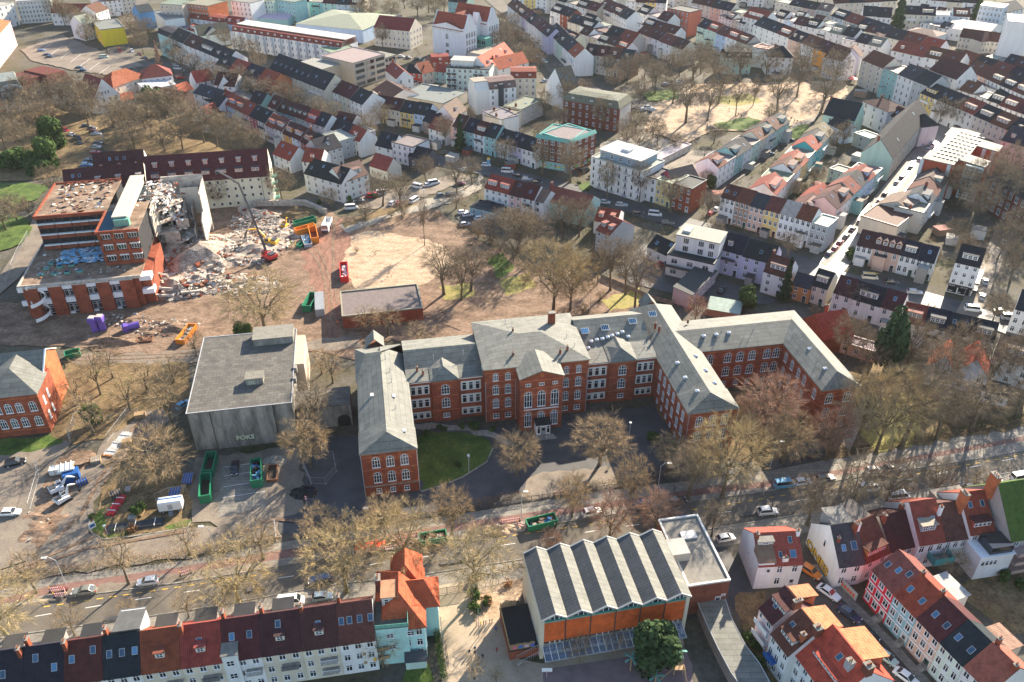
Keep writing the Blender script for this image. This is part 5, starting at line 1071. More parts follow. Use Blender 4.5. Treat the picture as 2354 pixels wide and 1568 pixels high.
bld('big white house with broad brown roof and long dormer band','house',W(2,415,110),W(2,560,150),12,D=12,roof='gu',rh=5,wall='w',rc='R',cols=5,rows=4,opts='D')
bld('white gabled house with brown roof above the rose-coloured row','house',W(2,1700,480),W(2,1890,550),10,D=13,roof='gu',rh=6,wall='w',rc='b',cols=3,rows=3,right=3)
bld('white hotel with flat tented roof among the dark roofs','hotel',W(2,1540,215),W(2,1750,255),9.5,D=13,roof='hip',rh=2,wall='w',rc='n',cols=6,rows=3)
bld('long hall with glaring white sawtooth roof','hall',W(2,1810,190),W(2,2110,235),7,D=30,roof='gu',rh=3,wall='w',rc='w',cols=8,rows=1,dr=False,rmat='flat_roof')
bld('brown-roofed school wing at the right','school',W(2,1905,255),W(2,2240,300),7,D=11,roof='gu',rh=4,wall='e',rc='b',cols=12,rows=2,dr=False)
bld('brown-roofed school front wing at the right','school',W(2,2060,290),W(2,2240,275),7,D=11,roof='hip',rh=4,wall='e',rc='b',cols=9,rows=2,dr=False)
bld('windowless white tower block at the right frame edge','tower block',W(2,2245,150),W(2,2420,165),24,D=20,roof='flat',wall='w',rc='w',cols=0,rows=4)
bld('pale blue apartment block at the top right','apartment block',W(2,2050,40),W(2,2210,60),16,D=14,roof='flat',wall='b',rc='l',cols=6,rows=5,wallcol=(.55,.6,.66))
bld('grey house with balconies at the top right corner','house',W(2,2210,90),W(2,2353,60),12,D=14,roof='gu',rh=4,wall='w',rc='S',cols=5,rows=4)
bld('beige corner house with dark-grey roof at the right frame edge','house',W(2,2195,965),W(2,2420,1030),9.5,D=12,roof='gu',rh=5,wall='e',rc='S',cols=4,rows=3,near=True,opts='dd',wallcol=(.62,.52,.46))
bld('crimson house with black roof at the street corner','house',W(2,-60,1270),W(2,115,1225),8.4,D=9.5,roof='gu',rh=3.6,wall='P',rc='s',cols=2,rows=3,near=True,right=2)
def redmodern():
 f=Z(3150,400,5.226);H=14
 pts=[f(*q) for q in((15,735),(580,860),(660,760),(1150,905),(1235,790),(870,675),(990,515),(1375,625),(1455,515),(1000,375),(1055,295),(820,225),(535,185),(410,320),(440,330),(260,600),(150,595))]
 w3=[at(*q,H) for q in pts];c=w3[0];root=thing('red_modern_building','modern red school building with pale flat roof and white window grids','school',(c.x,c.y,0))
 poly=[(v.x-c.x,v.y-c.y) for v in w3]
 if sum(a[0]*b[1]-b[0]*a[1] for a,b in zip(poly,poly[1:]+poly[:1]))<0:poly=poly[::-1]
 cx=sum(a for a,b in poly)/len(poly);cy=sum(b for a,b in poly)/len(poly)
 m=MB();m.prism([(cx+(a-cx)*.965,cy+(b-cy)*.965) for a,b in poly],0,H-.35);m.build('wall',['stucco'],root,col=(.46,.10,.05))
 m=MB();m.prism(poly,H-.35,H);m.build('roof',['felt'],root)
 A=at(*f(800,825),H);B=at(*f(1120,905),H);d=B-A;ang=math.atan2(d.y,d.x);L=d.length
 t=bpy.data.objects.new('window_wall',None)
 n=Vector((math.sin(ang),-math.cos(ang),0))
 m=MB();m.box(0,-.5,.3,L,.9,H-.5);o=m.build('window_wall',['stucco'],root,col=(.6,.68,.64));o.location=(A.x-c.x,A.y-c.y,0);o.rotation_euler=(0,0,ang)
 for fl in range(3):
  for s,x0 in((4,.08),(3,.62)):
   for i in range(s):
    for j in range(3):window(o,(L*(x0+i*.095)+.5,-.5,1.0+fl*4.4+j*1.15),'f',1.0,1.0,'n',False)
 for q in((50,745),(530,850),(1155,575),(1320,620)):
  a=at(*f(*q),H);m=MB();m.box(-.6,-.6,0,.6,.6,H-.4);o=m.build('white_pier',['stucco'],root,col=(.66,.66,.66));o.location=(a.x-c.x,a.y-c.y+.9,0);o.rotation_euler=(0,0,ang)
 bx_=cached('rv',lambda:(lambda q:(q.box(-.15,-.5,0,.15,.5,.35),q.mesh('roof_vent',['steel_dark']))[1])(MB()))
 for i in range(9):
  for j in range(6):
   v=at(*f(240+i*60+j*75,700-i*52+j*20),H)
   ob('roof_vent',bx_,root,(v.x-c.x,v.y-c.y,H),R(60))
redmodern()
bld('red brick school hidden behind bare trees at the right edge','school',W(2,2090,1225),W(2,2420,1420),11,D=14,roof='hip',rh=5,wall='R',rc='s',cols=8,rows=3,dr=False,ww=1.6,wh=2.4,near=True,mat='brick_brown')
rows(2,
('top-edge row near the beige houses',(-330,-45),(330,-35),10,'w.b.k e.s.k w.g.f c.b.D w.s.k w.b.k e.s.d',dict(D=11,rows=4,cols=2,rh=4)),
('top-edge row in the middle right',(380,-60),(1060,-20),10,'w.s.k w.g.f e.b.k e.s.k w.b.D c.s.k w.s.k',dict(D=11,rows=4,cols=2,rh=4)),
('top-edge row at the conifer',(1040,25),(1480,5),11,'e.b.kk e.s.k w.b.k c.s.D',dict(D=12,rows=3,cols=3,rh=5)),
('top-edge row at the right',(1500,-10),(2040,25),10,'w.s.k w.g.f w.b.k c.s.D w.s.k',dict(D=11,rows=3,cols=2,rh=4)),
('inner yard row right of the conifer',(1560,60),(1800,95),7,'w.g.f w.s.k e.g.f w.b.k',dict(D=9,rows=2,cols=2,rh=3)),
('yard houses at the pale hall',(1640,160),(1830,200),6.5,'w.l.f e.g.f w.S.k',dict(D=9,rows=2,cols=2,rh=3)),
('back houses of the beige row',(250,110),(430,165),8,'w.g.f w.b.D c.g.f w.s.k',dict(D=9,rows=3,cols=2,rh=3)),
('mid-block houses of the white terrace',(700,105),(1020,170),8,'w.g.f w.s.D w.l.f e.b.k w.g.f',dict(D=9,rows=3,cols=2,rh=3)),
('mid-block houses of the dark row',(1120,190),(1330,235),7.5,'w.g.f w.s.D e.b.k',dict(D=9,rows=3,cols=2,rh=3)),
('yard houses of the rose row',(1740,400),(2040,470),6.5,'w.l.f e.s.k w.g.f w.b.D',dict(D=9,rows=2,cols=2,rh=3)),
('inner houses behind the square row',(1480,470),(1700,560),9,'w.l.f w.B.D c.g.f',dict(D=10,rows=3,cols=2,rh=3)),
)
rows(0,
('top-edge row behind the market hall',(2040,10),(2500,40),10,'w.s.k t.g.f G.b.k w.s.k c.b.D',dict(D=11,rows=4,cols=2,rh=4)),
('top-edge row left of the street',(640,20),(930,-10),10,'w.g.f w.b.k e.g.f',dict(D=12,rows=4,cols=3,rh=4)),
('yard houses behind the grand avenue',(1230,190),(1420,240),7.5,'w.g.f w.R.D e.s.k',dict(D=10,rows=3,cols=2,rh=3)),
('yard houses above the green terrace',(1640,620),(1850,690),6.5,'w.g.f c.s.k w.R.k',dict(D=9,rows=2,cols=2,rh=3)),
)
rows(1,
('top-edge row above the avenue',(1180,-30),(1500,0),10,'w.b.k y.g.f w.s.k e.b.D',dict(D=11,rows=4,cols=2,rh=4)),
('top-edge row above the long white row',(1540,-40),(1990,-10),10,'w.g.f w.b.k c.s.k w.s.D e.g.f',dict(D=11,rows=4,cols=2,rh=4)),
('inner row between the avenues',(1640,230),(1960,345),7.5,'w.b.k c.g.f w.s.D e.b.k w.R.D',dict(D=9,rows=3,cols=2,rh=3.5)),
('inner row behind the long white row',(2000,150),(2300,240),8,'w.g.f w.s.D e.b.k w.b.k',dict(D=9,rows=3,cols=2,rh=3.5)),
('inner row below the avenue terrace',(1500,240),(1600,290),7.5,'w.s.k c.b.D',dict(D=9,rows=3,cols=2,rh=3.5)),
('the turquoise terrace by the advertising column',(765,872),(1062,958),8.2,'p.b.k t.s.k w.b.D t.s.k',dict(D=9.5,near=True,rows=3,cols=2,rh=4.2,wh=1.9)),
('the small houses left of the brick office',(1060,965),(1340,1052),7.2,'w.s.kk l.s.kk w.s.k',dict(D=9,near=True,rows=2,cols=3,rh=4,wh=1.9)),
('the yellow row behind bare trees',(215,730),(595,800),7.6,'y.b.c c.b.k y.s.k b.s.kk',dict(D=9.5,near=True,rows=2,cols=3,rh=4,wh=1.8)),
('the row by the police cars',(985,1290),(1330,1385),7.6,'w.R.Dk w.R.D p.b.k w.b.k',dict(D=9,near=True,rows=3,cols=2,rh=3.8)),
('the avenue terrace at the top',(1145,35),(1425,255),10.5,'w.b.k w.b.d w.b.D l.b.k w.s.d w.b.k w.b.k l.s.d',dict(D=10,rows=3,cols=2,rh=4.2,wh=2.0)),
('the lower avenue terrace',(1420,215),(1610,400),10.2,'1.6*w.s.kkk G.s.d w.s.k w.R.k',dict(D=11,rows=3,cols=3,rh=4.6,wh=2.0)),
('the mint houses facing the trees',(1668,370),(2000,420),10,'G.s.d e.b.d e.B.d n.S.d',dict(D=11,rows=3,cols=2,rh=4.2,wh=2)),
('the yellow and red back row',(1440,70),(1800,190),9,'w.s.D R.s.k y.g.f c.s.D w.g.f',dict(D=10,rows=3,cols=2,rh=4)),
('the back gardens row',(1560,150),(2010,290),8.5,'c.s.k w.s.D w.b.f e.s.k e.R.k',dict(D=10,rows=3,cols=2,rh=4)),
('the long top-right white row',(1770,40),(1965,135),11,'w.b.d w.b.k w.b.D w.s.k',dict(D=12,rows=4,cols=3,rh=4.5)),
('the dark-roofed row behind the mint houses',(2040,225),(2353,345),9,'w.b.k w.b.kk w.B.k c.b.k',dict(D=10,rows=3,cols=2,rh=4)),
('the rows above the yellow house',(1480,0),(1760,80),9.5,'e.s.k w.g.f w.s.D e.b.k',dict(D=10,rows=3,cols=2,rh=4)),
('the top row near the orange house',(2040,80),(2250,150),10,'w.s.D w.g.f w.b.k',dict(D=10,rows=3,cols=2,rh=4)),
('the upper right skyline row',(1960,10),(2240,25),10,'w.g.f e.b.k y.b.D w.s.k',dict(D=10,rows=4,cols=2,rh=4)),
('the row above the white school',(735,10),(860,25),10,'t.s.k G.b.k',dict(D=10,rows=3,cols=2,rh=4)),
)
def C1(lab,cat,a,b,h,**kw):return bld(lab,cat,W(1,*a),W(1,*b),h,**kw)
C1('red and white ornate corner house at the upper right','house',(2250,60),(2400,90),15,D=13,roof='flat',wall='r',rc='s',cols=5,rows=4,wallcol=(.58,.16,.10),wh=2.0)
C1('cream office with dark-red roof beside the white school','office',(222,190),(470,215),11,D=16,roof='gu',rh=5.5,wall='e',rc='R',cols=8,rows=3,dr=False,right=4,roofcol=(.16,.03,.03))
o=C1('small white house with red roof and orange chimney near the office','house',(300,480),(380,545),8,D=9,roof='gu',rh=3.5,wall='w',rc='R',cols=2,rows=2,near=True,right=2,opts='kc')
C1('red house with black roof in the mixed small row','house',(445,500),(555,510),6.5,D=9,roof='gu',rh=3,wall='O',rc='s',cols=3,rows=2,near=True,wallcol=(.45,.07,.04))
C1('cream house with orange roof and white terrace in the mixed small row','house',(555,510),(640,490),6.5,D=9,roof='gu',rh=4.5,wall='c',rc='r',cols=2,rows=2,near=True)
C1('turquoise little house with red roof in the mixed small row','house',(640,490),(720,500),6,D=8,roof='gu',rh=3,wall='t',rc='R',cols=2,rows=2)
C1('white flat garden house with terrace below the mixed row','house',(400,595),(530,590),3.4,D=7,roof='flat',wall='w',rc='s',cols=3,rows=1)
C1('dark-red roofed low house left of the roof garden','house',(620,430),(745,425),6,D=10,roof='man',rh=3,wall='R',rc='R',cols=3,rows=2,opts='d')
o=C1('green and white apartment block with planted roof terrace','apartment block',(722,470),(1020,485),12,D=12,roof='flat',wall='w',rc='s',cols=8,rows=4,near=True,dr=False,ww=1.3,wh=1.8,wallcol=(.56,.64,.58))
Wd,D,h=o['dims'];b2(o,'penthouse',(.6,.6,.58),2,3,h+.1,Wd*.6,D-1,h+3.2);m=MB();m.box(1.6,2.6,h+3.2,Wd*.62,D-.6,h+3.45);m.build('penthouse_roof',['flat_roof'],o,col=(.4,.38,.34))
for i in range(8):
 for j in range(1,4):
  if i in(0,1,5,6):m=MB();m.box(Wd*(i+.1)/8,-1.2,j*3-.1,Wd*(i+.9)/8,-.01,j*3+.05);m.box(Wd*(i+.1)/8,-1.22,j*3+.05,Wd*(i+.9)/8,-1.17,j*3+.95);m.build('balcony',['steel_dark'],o)
for i in range(9):m=MB();r=random.uniform(.4,.8);m.hull([(random.uniform(0,Wd*.3)*0+1+i*Wd/11+random.uniform(-r,r),1.2+random.uniform(-r,r),h+.2+random.uniform(0,1.3*r)) for _ in range(14)]);m.build('roof_shrub',['leaf' if i%2 else 'hedge_brown'],o)
C1('house with large bright red roof and chimney behind the roof garden','house',(1010,480),(1190,370),11,D=12,roof='gu',rh=5.5,wall='w',rc='R',cols=4,rows=3,opts='dddkk',near=True,roofcol=(.40,.09,.06))
C1('white gabled house with salmon roof and brick chimney','house',(1080,480),(1290,430),9,D=10,roof='gu',rh=4.5,wall='w',rc='r',cols=3,rows=3,opts='ck')
o=C1('cream apartment house with red mansard roof and rounded balconies','apartment house',(1165,540),(1345,540),12.5,D=12,roof='man',rh=3.5,wall='c',rc='R',cols=4,rows=4,near=True,opts='dd',dr=False)
o=C1('grey-white house with tented brown-grey roof and blank white gable','house',(1020,620),(1205,600),11.5,D=12,roof='man',rh=4,wall='w',rc='n',cols=4,rows=4,near=True,opts='dd',dr=False)
Wd,D,h=o['dims'];b2(o,'stair_tower',(.05,.06,.07),Wd*.33,-1.4,0,Wd*.5,2,h+2.4)
m=MB();m.extr([(0,0),(D,0),(D,h),(D*.75,h+3.6),(D*.25,h+3.6),(0,h)],-7,-.02);m.build('wing_wall',['stucco'],o,col=(.66,.64,.6));m=MB();m.box(-7.1,D*.2,h+3.61,-.05,D*.8,h+3.8);m.build('wing_roof',['flat_roof'],o,col=(.3,.26,.2))
o=C1('tall white gable house with black roof and large roof windows','house',(1530,625),(1640,600),9.5,D=14,roof='gu',rh=9,wall='w',rc='n',cols=2,rows=3,opts='kkk',near=True,roofcol=(.14,.115,.09))
C1('flat-roofed white house in the yard row, its left end','house',(972,770),(1100,830),7.5,D=10,roof='flat',wall='w',rc='g',cols=3,rows=3,near=True,dr=False,opts='c')
C1('cream flat-roofed house in the yard row, its middle','house',(1110,830),(1240,770),7.5,D=10,roof='flat',wall='c',rc='n',cols=3,rows=3,near=True,dr=False,opts='cc')
C1('grey flat-roofed house in the yard row, its right end','house',(1240,760),(1390,690),7.5,D=10,roof='flat',wall='e',rc='g',cols=3,rows=3,near=True,dr=False,opts='ck')
o=C1('dark brick building with grey mansard roof in the trees','brick building',(1530,690),(1915,755),11,D=15,roof='manh',rh=3.6,wall='R',rc='S',cols=8,rows=3,near=True,opts='ddd',mat='brick_brown',dr=False,right=3,roofcol=(.15,.135,.115))
Wd,D,h=o['dims'];b2(o,'side_wall',(.6,.56,.52),Wd+.02,1,0,Wd+.1,D-1,h-.5)
o=C1('angular brown brick office with green copper roof edge and painted mural base','office',(1342,945),(1575,985),12.8,D=17,roof='flat',wall='R',rc='g',cols=5,rows=4,near=True,mat='brick_brown',dr=False,ww=1.6,wh=1.6,rimc=(.10,.42,.36),roofcol=(.165,.16,.14))
Wd,D,h=o['dims']
m=MB();m.extr([(-.5,h-.2),(.6,h+1.2),(.6,h-.2)],-.1,Wd+.1);m.build('copper_roof',['mint_metal'],o)
m=MB();m.box(.1,-.08,.2,Wd-.1,-.003,3.3);m.build('mural',['paint'],o,col=(.3,.55,.55))
cols_=[(.75,.5,.05),(.7,.08,.05),(.05,.35,.5),(.2,.5,.15),(.8,.4,.5),(.9,.8,.2),(.55,.05,.25)]
for i in range(26):
 x=random.uniform(.5,Wd-2);z=random.uniform(.4,2.4);m=MB();n=7;r=random.uniform(.35,.9);m.face([(x+r*math.cos(2*math.pi*j/n)*random.uniform(.6,1.3),-.1-.002*i,z+.5*r*math.sin(2*math.pi*j/n)) for j in range(n)]);m.build('mural_shape',['paint'],o,col=random.choice(cols_),fix=False)
o2=C1('right-hand wing of the copper-edged brick office with mural strip','office',(1580,985),(1755,915),12.8,D=15,roof='flat',wall='R',rc='g',cols=4,rows=4,near=True,mat='brick_brown',dr=False,ww=1.6,wh=1.6,rimc=(.10,.42,.36),roofcol=(.165,.16,.14))
Wd,D,h=o2['dims'];m=MB();m.extr([(-.5,h-.2),(.6,h+1.2),(.6,h-.2)],-.1,Wd+.1);m.build('copper_roof',['mint_metal'],o2)
m=MB();m.box(-1.5,-.6,0,.2,1.5,h-.3);m.build('stair_tower',['concrete'],o2)
for i in range(20):
 x=random.uniform(.5,Wd-1);z=random.uniform(.4,2.8);m=MB();n=7;r=random.uniform(.4,1.0);m.face([(x+r*math.cos(2*math.pi*j/n)*random.uniform(.6,1.3),-.1-.002*i,z+.5*r*math.sin(2*math.pi*j/n)) for j in range(n)]);m.build('mural_shape',['paint'],o2,col=random.choice(cols_[:4]),fix=False)
o=C1('white four-storey apartment house with set-back blue-grey penthouse and pale flat roof','apartment house',(1722,1085),(2080,1192),12,D=15,roof='flat',wall='w',rc='l',cols=8,rows=4,near=True,dr=False,ww=.9,wh=1.9,st='t')
Wd,D,h=o['dims'];b2(o,'penthouse',(.25,.32,.38),2.5,2.5,h+.13,Wd-3,D-1,h+3.0);m=MB();m.box(2.0,1.9,h+3.0,Wd-2.4,D-.5,h+3.4);m.build('penthouse_roof',['flat_roof'],o,col=(.62,.58,.53))
b2(o,'roof_hut',(.6,.6,.6),Wd*.4,D*.4,h+3.4,Wd*.55,D*.6,h+4.3)
for i in(1,3,5,7):
 for j in range(4):b1(o,'balcony_rail','metal',Wd*(i+.15)/8,-.12,j*3+.2,Wd*(i+.85)/8,-.08,j*3+1.25)
for x in(4,8,12,16):window(o,(x,2.5,h+.6),'f',1.4,1.8,'x',True)
C1('white house with black flat roof between apartment and yellow house','house',(2082,1215),(2175,1240),9.5,D=11,roof='flat',wall='w',rc='s',cols=2,rows=3,near=True)
C1('yellow house with pale flat roof right of the white apartment','house',(2175,1240),(2280,1275),9.5,D=11,roof='flat',wall='y',rc='l',cols=3,rows=3,near=True,wallcol=(.72,.58,.25))
C1('red-brown house with black flat roof behind street trees','house',(2280,1270),(2420,1310),9.5,D=11,roof='flat',wall='R',rc='s',cols=3,rows=3,near=True)
C1('white cottage with red roof and gable window near the parked vans','house',(600,880),(720,920),5.6,D=9,roof='gu',rh=4,wall='w',rc='R',cols=3,rows=2,near=True,roofcol=(.22,.04,.035))
C1('house with black roof behind the white cottage','house',(560,830),(640,860),5.8,D=9,roof='gu',rh=4,wall='n',rc='s',cols=2,rows=2)
C1('white gabled house with pale brown tiles behind the black-roofed row','house',(770,820),(865,755),8,D=10,roof='gu',rh=5,wall='w',rc='n',cols=2,rows=3,opts='d',left=2,near=True)
C1('industrial flat roof with pale skylight strips','workshop',(380,660),(700,720),5,D=22,roof='flat',wall='e',rc='g',cols=0,rows=1,opts='kkkk')
C1('dark-roofed workshop left of the industrial flat roof','workshop',(215,620),(330,690),5.5,D=16,roof='gu',rh=3.5,wall='w',rc='b',cols=2,rows=1)
o=C1('weathered grey-blue house with low flat roofs and graffiti','house',(-30,985),(235,905),8,D=12,roof='flat',wall='g',rc='l',cols=6,rows=3,near=True,dr=False,wallcol=(.36,.39,.42))
C1('dark-roofed house with white wall beside the weathered grey house','house',(-60,850),(60,880),8.5,D=10,roof='gu',rh=4,wall='w',rc='b',cols=2,rows=3,opts='k')
C1('white house with steep black roof and one roof window','house',(232,1000),(350,1030),5.8,D=10,roof='gu',rh=4.5,wall='w',rc='s',cols=2,rows=2,opts='k',near=True)
o=C1('white flat-roofed house with brown parapet and lit side wall','house',(345,985),(490,1020),8.4,D=11,roof='flat',wall='w',rc='g',cols=4,rows=3,near=True,dr=False,right=None,rimc=(.10,.09,.08))
C1('dark slate-clad dormer house at the foot of the flat-roofed house','house',(460,1075),(590,1105),5,D=8,roof='gu',rh=3.2,wall='k',rc='s',cols=2,rows=1,near=True)
C1('small white house with red roof beside graffiti wall','house',(192,1140),(315,1180),4.6,D=8,roof='gu',rh=4,wall='c',rc='R',cols=3,rows=1,near=True,roofcol=(.2,.05,.04),wallcol=(.62,.58,.50))
o=bld('white three-storey house with hipped black roof and tiny roof windows','house',W(0,2095,1195),W(1,2,1270),7.8,D=11,roof='gu',rh=4.2,wall='w',rc='s',cols=5,rows=3,near=True,opts='kkkkc',dr=False,right=3)
o=bld('pale house wing with broad dormer, right half of the white three-storey house','house',W(1,3,1262),W(1,188,1200),7.8,D=10.5,roof='gu',rh=4.2,wall='w',rc='n',cols=4,rows=3,near=True,opts='D',dr=False,wallcol=(.60,.68,.64))
o=C1('turquoise-sided house with long brick-red tile roof and white back wall','house',(1390,1375),(1690,1450),6.6,D=11,roof='gu',rh=3.4,wall='t',rc='R',cols=4,rows=2,near=True,opts='c',roofcol=(.25,.07,.05),wallcol=(.40,.62,.56))
C1('white stepped house with brown roof before the long red roof','house',(1300,1370),(1395,1400),7.4,D=9,roof='gu',rh=3,wall='w',rc='n',cols=1,rows=3,near=True,ww=2.2,wh=2.0)
C1('low flat garage with blue-grey wall beside the police cars','garage',(885,1430),(1060,1470),3,D=7,roof='flat',wall='g',rc='s',cols=3,rows=1,wallcol=(.25,.38,.42))
C1('red-roofed low house with white round dormers by the corner street','house',(1740,1520),(1900,1545),5,D=10,roof='gu',rh=3,wall='w',rc='R',cols=2,rows=1,opts='dd',near=True)
o=bld('narrow white house with bright blank wall in the back yards','house',W(4,1755,15),W(4,1850,60),8,D=12,roof='gu',rh=3.5,wall='g',rc='R',cols=2,rows=3,near=True,opts='dd')
bld('pale flat garage row in the yard behind the lane terrace','garage row',W(1,2130,1140),W(2,60,1000),3,D=6,roof='flat',wall='e',rc='l',cols=8,rows=1,dr=False)
o=C1('modern beige-grey office with ribbon windows and stepped flat roofs','office',(80,440),(300,375),13,D=24,roof='flat',wall='e',rc='l',cols=0,rows=4,near=True,wallcol=(.40,.36,.30),roofcol=(.26,.25,.22))
Wd,D,h=o['dims']
for j in range(4):
 for i in range(3):m=MB();x=Wd*(.06+i*.32);m.box(x,-.04,j*3.2+.9,x+Wd*.26,-.002,j*3.2+2.6);m.build('ribbon_window',['glass'],o)
for j in range(3):
 for i in range(2):m=MB();y=D*(.08+i*.4);m.box(Wd+.002,y,j*3.2+.9,Wd+.05,y+D*.3,j*3.2+2.6);m.build('ribbon_window',['glass'],o)
b2(o,'wing_wall',(.42,.38,.32),Wd+.02,4,0,Wd+12,16,9.6);m=MB();m.box(Wd+.02,3.8,9.6,Wd+12.2,16.2,9.8);m.build('wing_roof',['flat_roof'],o,col=(.2,.2,.16))
for j in range(3):
 for i in range(2):b1(o,'ribbon_window','glass',Wd+1+i*5.6,3.94,j*3.2+.9,Wd+5.6+i*5.6,3.998,j*3.2+2.5)
b2(o,'wing_wall',(.42,.38,.32),-22,10,0,-.02,30,11);m=MB();m.box(-22.3,9.7,11,-.02,30.2,11.3);m.build('wing_roof',['flat_roof'],o,col=(.28,.27,.24))
def wschool():
 A=W(1,625,165);B=W(1,850,205);H=16.8
 org,ang,Wd,D=rect(A,B,H,34)
 root=thing('white_school','tall white school with red tile roofs and curved gables','school',org,ang)
 b2(root,'wall',(.62,.62,.66),0,0,0,Wd,11,H)
 m=MB();m.extr([(-.3,H-1.5),(5.5,H+6.5),(11.3,H-1.5)],.3,Wd-1.2);m.build('roof',['tiles'],root,col=ROOFC['R'])
 m=MB();m.extr([(1,H-.3),(Wd-2.5,H-.3),(Wd*.45,H+2.2)],-.1,4,0,'y');m.build('gable',['stucco'],root,col=(.62,.62,.66));m=MB();m.extr([(.5,H-.25),(Wd*.45,H+2.3),(Wd-2,H-.25),(Wd-2,H-.0),(Wd*.45,H+2.6),(.5,H-.0)],-.4,4,0,'y');m.build('gable_roof',['tiles'],root,col=ROOFC['R'])
 for i in range(9):window(root,(2+i*(Wd-6)/8,-.1,H-2.8),'f',.7,2.0,'x',False)
 window(root,(Wd*.45,0,9.5),'f',2.2,3.4,'a',False);window(root,(Wd*.45,0,5),'f',2.4,2.6,'3',False);window(root,(Wd*.45,0,1),'f',2.4,2.6,'3',False)
 cg=[(-.2,H-2),(.6,H-.5),(2.2,H+2.2),(3.6,H+4.8),(4.2,H+6.6),(5.5,H+7.4),(6.8,H+6.6),(7.4,H+4.8),(8.8,H+2.2),(10.4,H-.5),(11.2,H-2)]
 for y0 in(0,22):
  for x in(Wd-1.2,):m=MB();m.extr([(a+y0,z) for a,z in cg]+[(11.2+y0,H-3),(-.2+y0,H-3)],x,x+1.25);m.build('curved_gable',['stucco'],root,col=(.66,.66,.68))
  for i in range(4):
   for zz in(12,8,4):window(root,(Wd+.06,y0+1.7+i*2.4,zz-.6),'r',1.3,2.9,'p',False)
 m=MB();m.extr([(a,z) for a,z in cg]+[(11.2,H-3),(-.2,H-3)],-.1,.5);m.build('curved_gable',['stucco'],root,col=(.5,.56,.52))
 b2(root,'wall',(.62,.62,.66),-2,22,0,Wd,33,H)
 m=MB();m.extr([(21.7,H-1.5),(27.5,H+7.5),(33.3,H-1.5)],-2,Wd-1.2);m.build('roof',['tiles'],root,col=ROOFC['R'])
 b2(root,'wall',(.62,.62,.66),2,11,0,Wd*.6,22,H-2)
 m=MB();m.extr([(1.5,H-2.5),(Wd*.33,H+5),(Wd*.63,H-2.5)],7,26,0,'y');m.build('roof',['tiles'],root,col=ROOFC['R'])
 for y0 in(10,18):m=MB();m.extr([(y0,0),(y0+6,0),(y0+6,H-2),(y0+3,H+5),(y0,H-2)],Wd*.6,Wd*.78);m.build('cross_gable',['stucco'],root,col=(.64,.64,.66));
 b1(root,'glass_link','mint_metal',Wd*.62,16,0,Wd+3,21.8,9)
 for i in range(7):b1(root,'window','glass',Wd*.66+i*1.6,15.95,5.5,Wd*.66+i*1.6+1.2,15.999,7.5)
 b2(root,'low_wing',(.5,.47,.42),Wd+.2,1,0,Wd+16,18,4);m=MB();m.box(Wd+.2,.8,4.0,Wd+16.2,18.2,4.25);m.build('low_wing_roof',['flat_roof'],root,col=(.32,.28,.22))
wschool()
def C0(lab,cat,a,b,h,**kw):return bld(lab,cat,W(0,*a),W(0,*b),h,**kw)
rows(0,
('the coloured upper-left terrace',(1510,700),(2200,1035),8.0,'R.R.c b.R.D c.R.D p.R.k P.s.k w.s.k l.R.D w.B.D o.b.D w.b.D O.b.Dc g.s.d',dict(D=9.5,near=True,rows=3,cols=2,rh=4,wh=1.8)),
('the green and white rear terrace',(1845,735),(2240,880),8.4,'t.b.d t.b.d t.b.dd G.b.dd w.R.D w.s.k',dict(D=9,near=True,rows=3,cols=2,rh=4.2)),
('the grand white avenue row',(1085,225),(1565,425),13,'t.s.m w.s.k w.b.d w.s.D w.s.dd',dict(D=12,rows=4,cols=3,rh=4.5,wh=2.2)),
('the cream avenue row behind bare trees',(1485,445),(1870,585),11,'w.s.d s.R.k e.s.d O.R.k',dict(D=12,rows=4,cols=3,rh=4.2,wh=2.1)),
('the gabled cream avenue block',(1858,470),(2240,620),12.5,'1.3*c.s.kkkk c.s.kkk c.s.kk',dict(D=13,rows=4,cols=4,rh=6,wh=2.1)),
('the avenue row past the cream block',(2245,610),(2500,720),11,'w.b.d c.b.k w.s.k',dict(D=12,rows=4,cols=3,rh=4.2)),
('the red mansard row',(1195,110),(1660,175),10,'O.g.fk w.R.dm w.R.ddm b.R.dd',dict(D=11,rows=3,cols=3,rh=3.5)),
('the row left of the scaffolded house',(1475,585),(1620,600),8,'w.b.k',dict(D=10,rows=3,cols=2,rh=5)),
('the dark rear houses above the terrace',(2215,860),(2480,980),7,'w.s.k w.s.k w.R.d',dict(D=9,rows=2,cols=2,rh=4)),
('the yard houses behind the turquoise dormer',(1560,650),(1800,720),6.5,'w.g.f e.g.f t.s.k',dict(D=9,rows=2,cols=2,rh=4)),
)
C0('pink and red town house cut by the left frame edge','house',(-90,330),(70,150),14,D=16,roof='hip',rh=5,wall='p',rc='r',cols=5,rows=4,wh=2.1)
C0('white slab apartment block at the top left','apartment block',(105,15),(345,0),14,D=12,roof='flat',wall='w',rc='l',cols=10,rows=5,dr=False,wallcol=(.60,.62,.58))
C0('white building cut by the top left corner','house',(-60,60),(95,20),14,D=16,roof='flat',wall='w',rc='l',cols=4,rows=4)
C0('long low building with red roof behind the bare park trees','house',(350,90),(640,90),8,D=12,roof='gu',rh=4.5,wall='w',rc='R',cols=8,rows=2,dr=False,opts='c')
C0('grey-roofed house beside the yellow gable','house',(560,170),(660,150),10,D=13,roof='gu',rh=4,wall='w',rc='l',cols=3,rows=3)
o=C0('house with glowing yellow painted side wall','house',(636,150),(690,210),10,D=14,roof='flat',wall='Y',rc='g',cols=2,rows=3)
C0('white house with brown roof behind the yellow wall','house',(660,90),(745,60),11,D=12,roof='gu',rh=4,wall='w',rc='B',cols=3,rows=3)
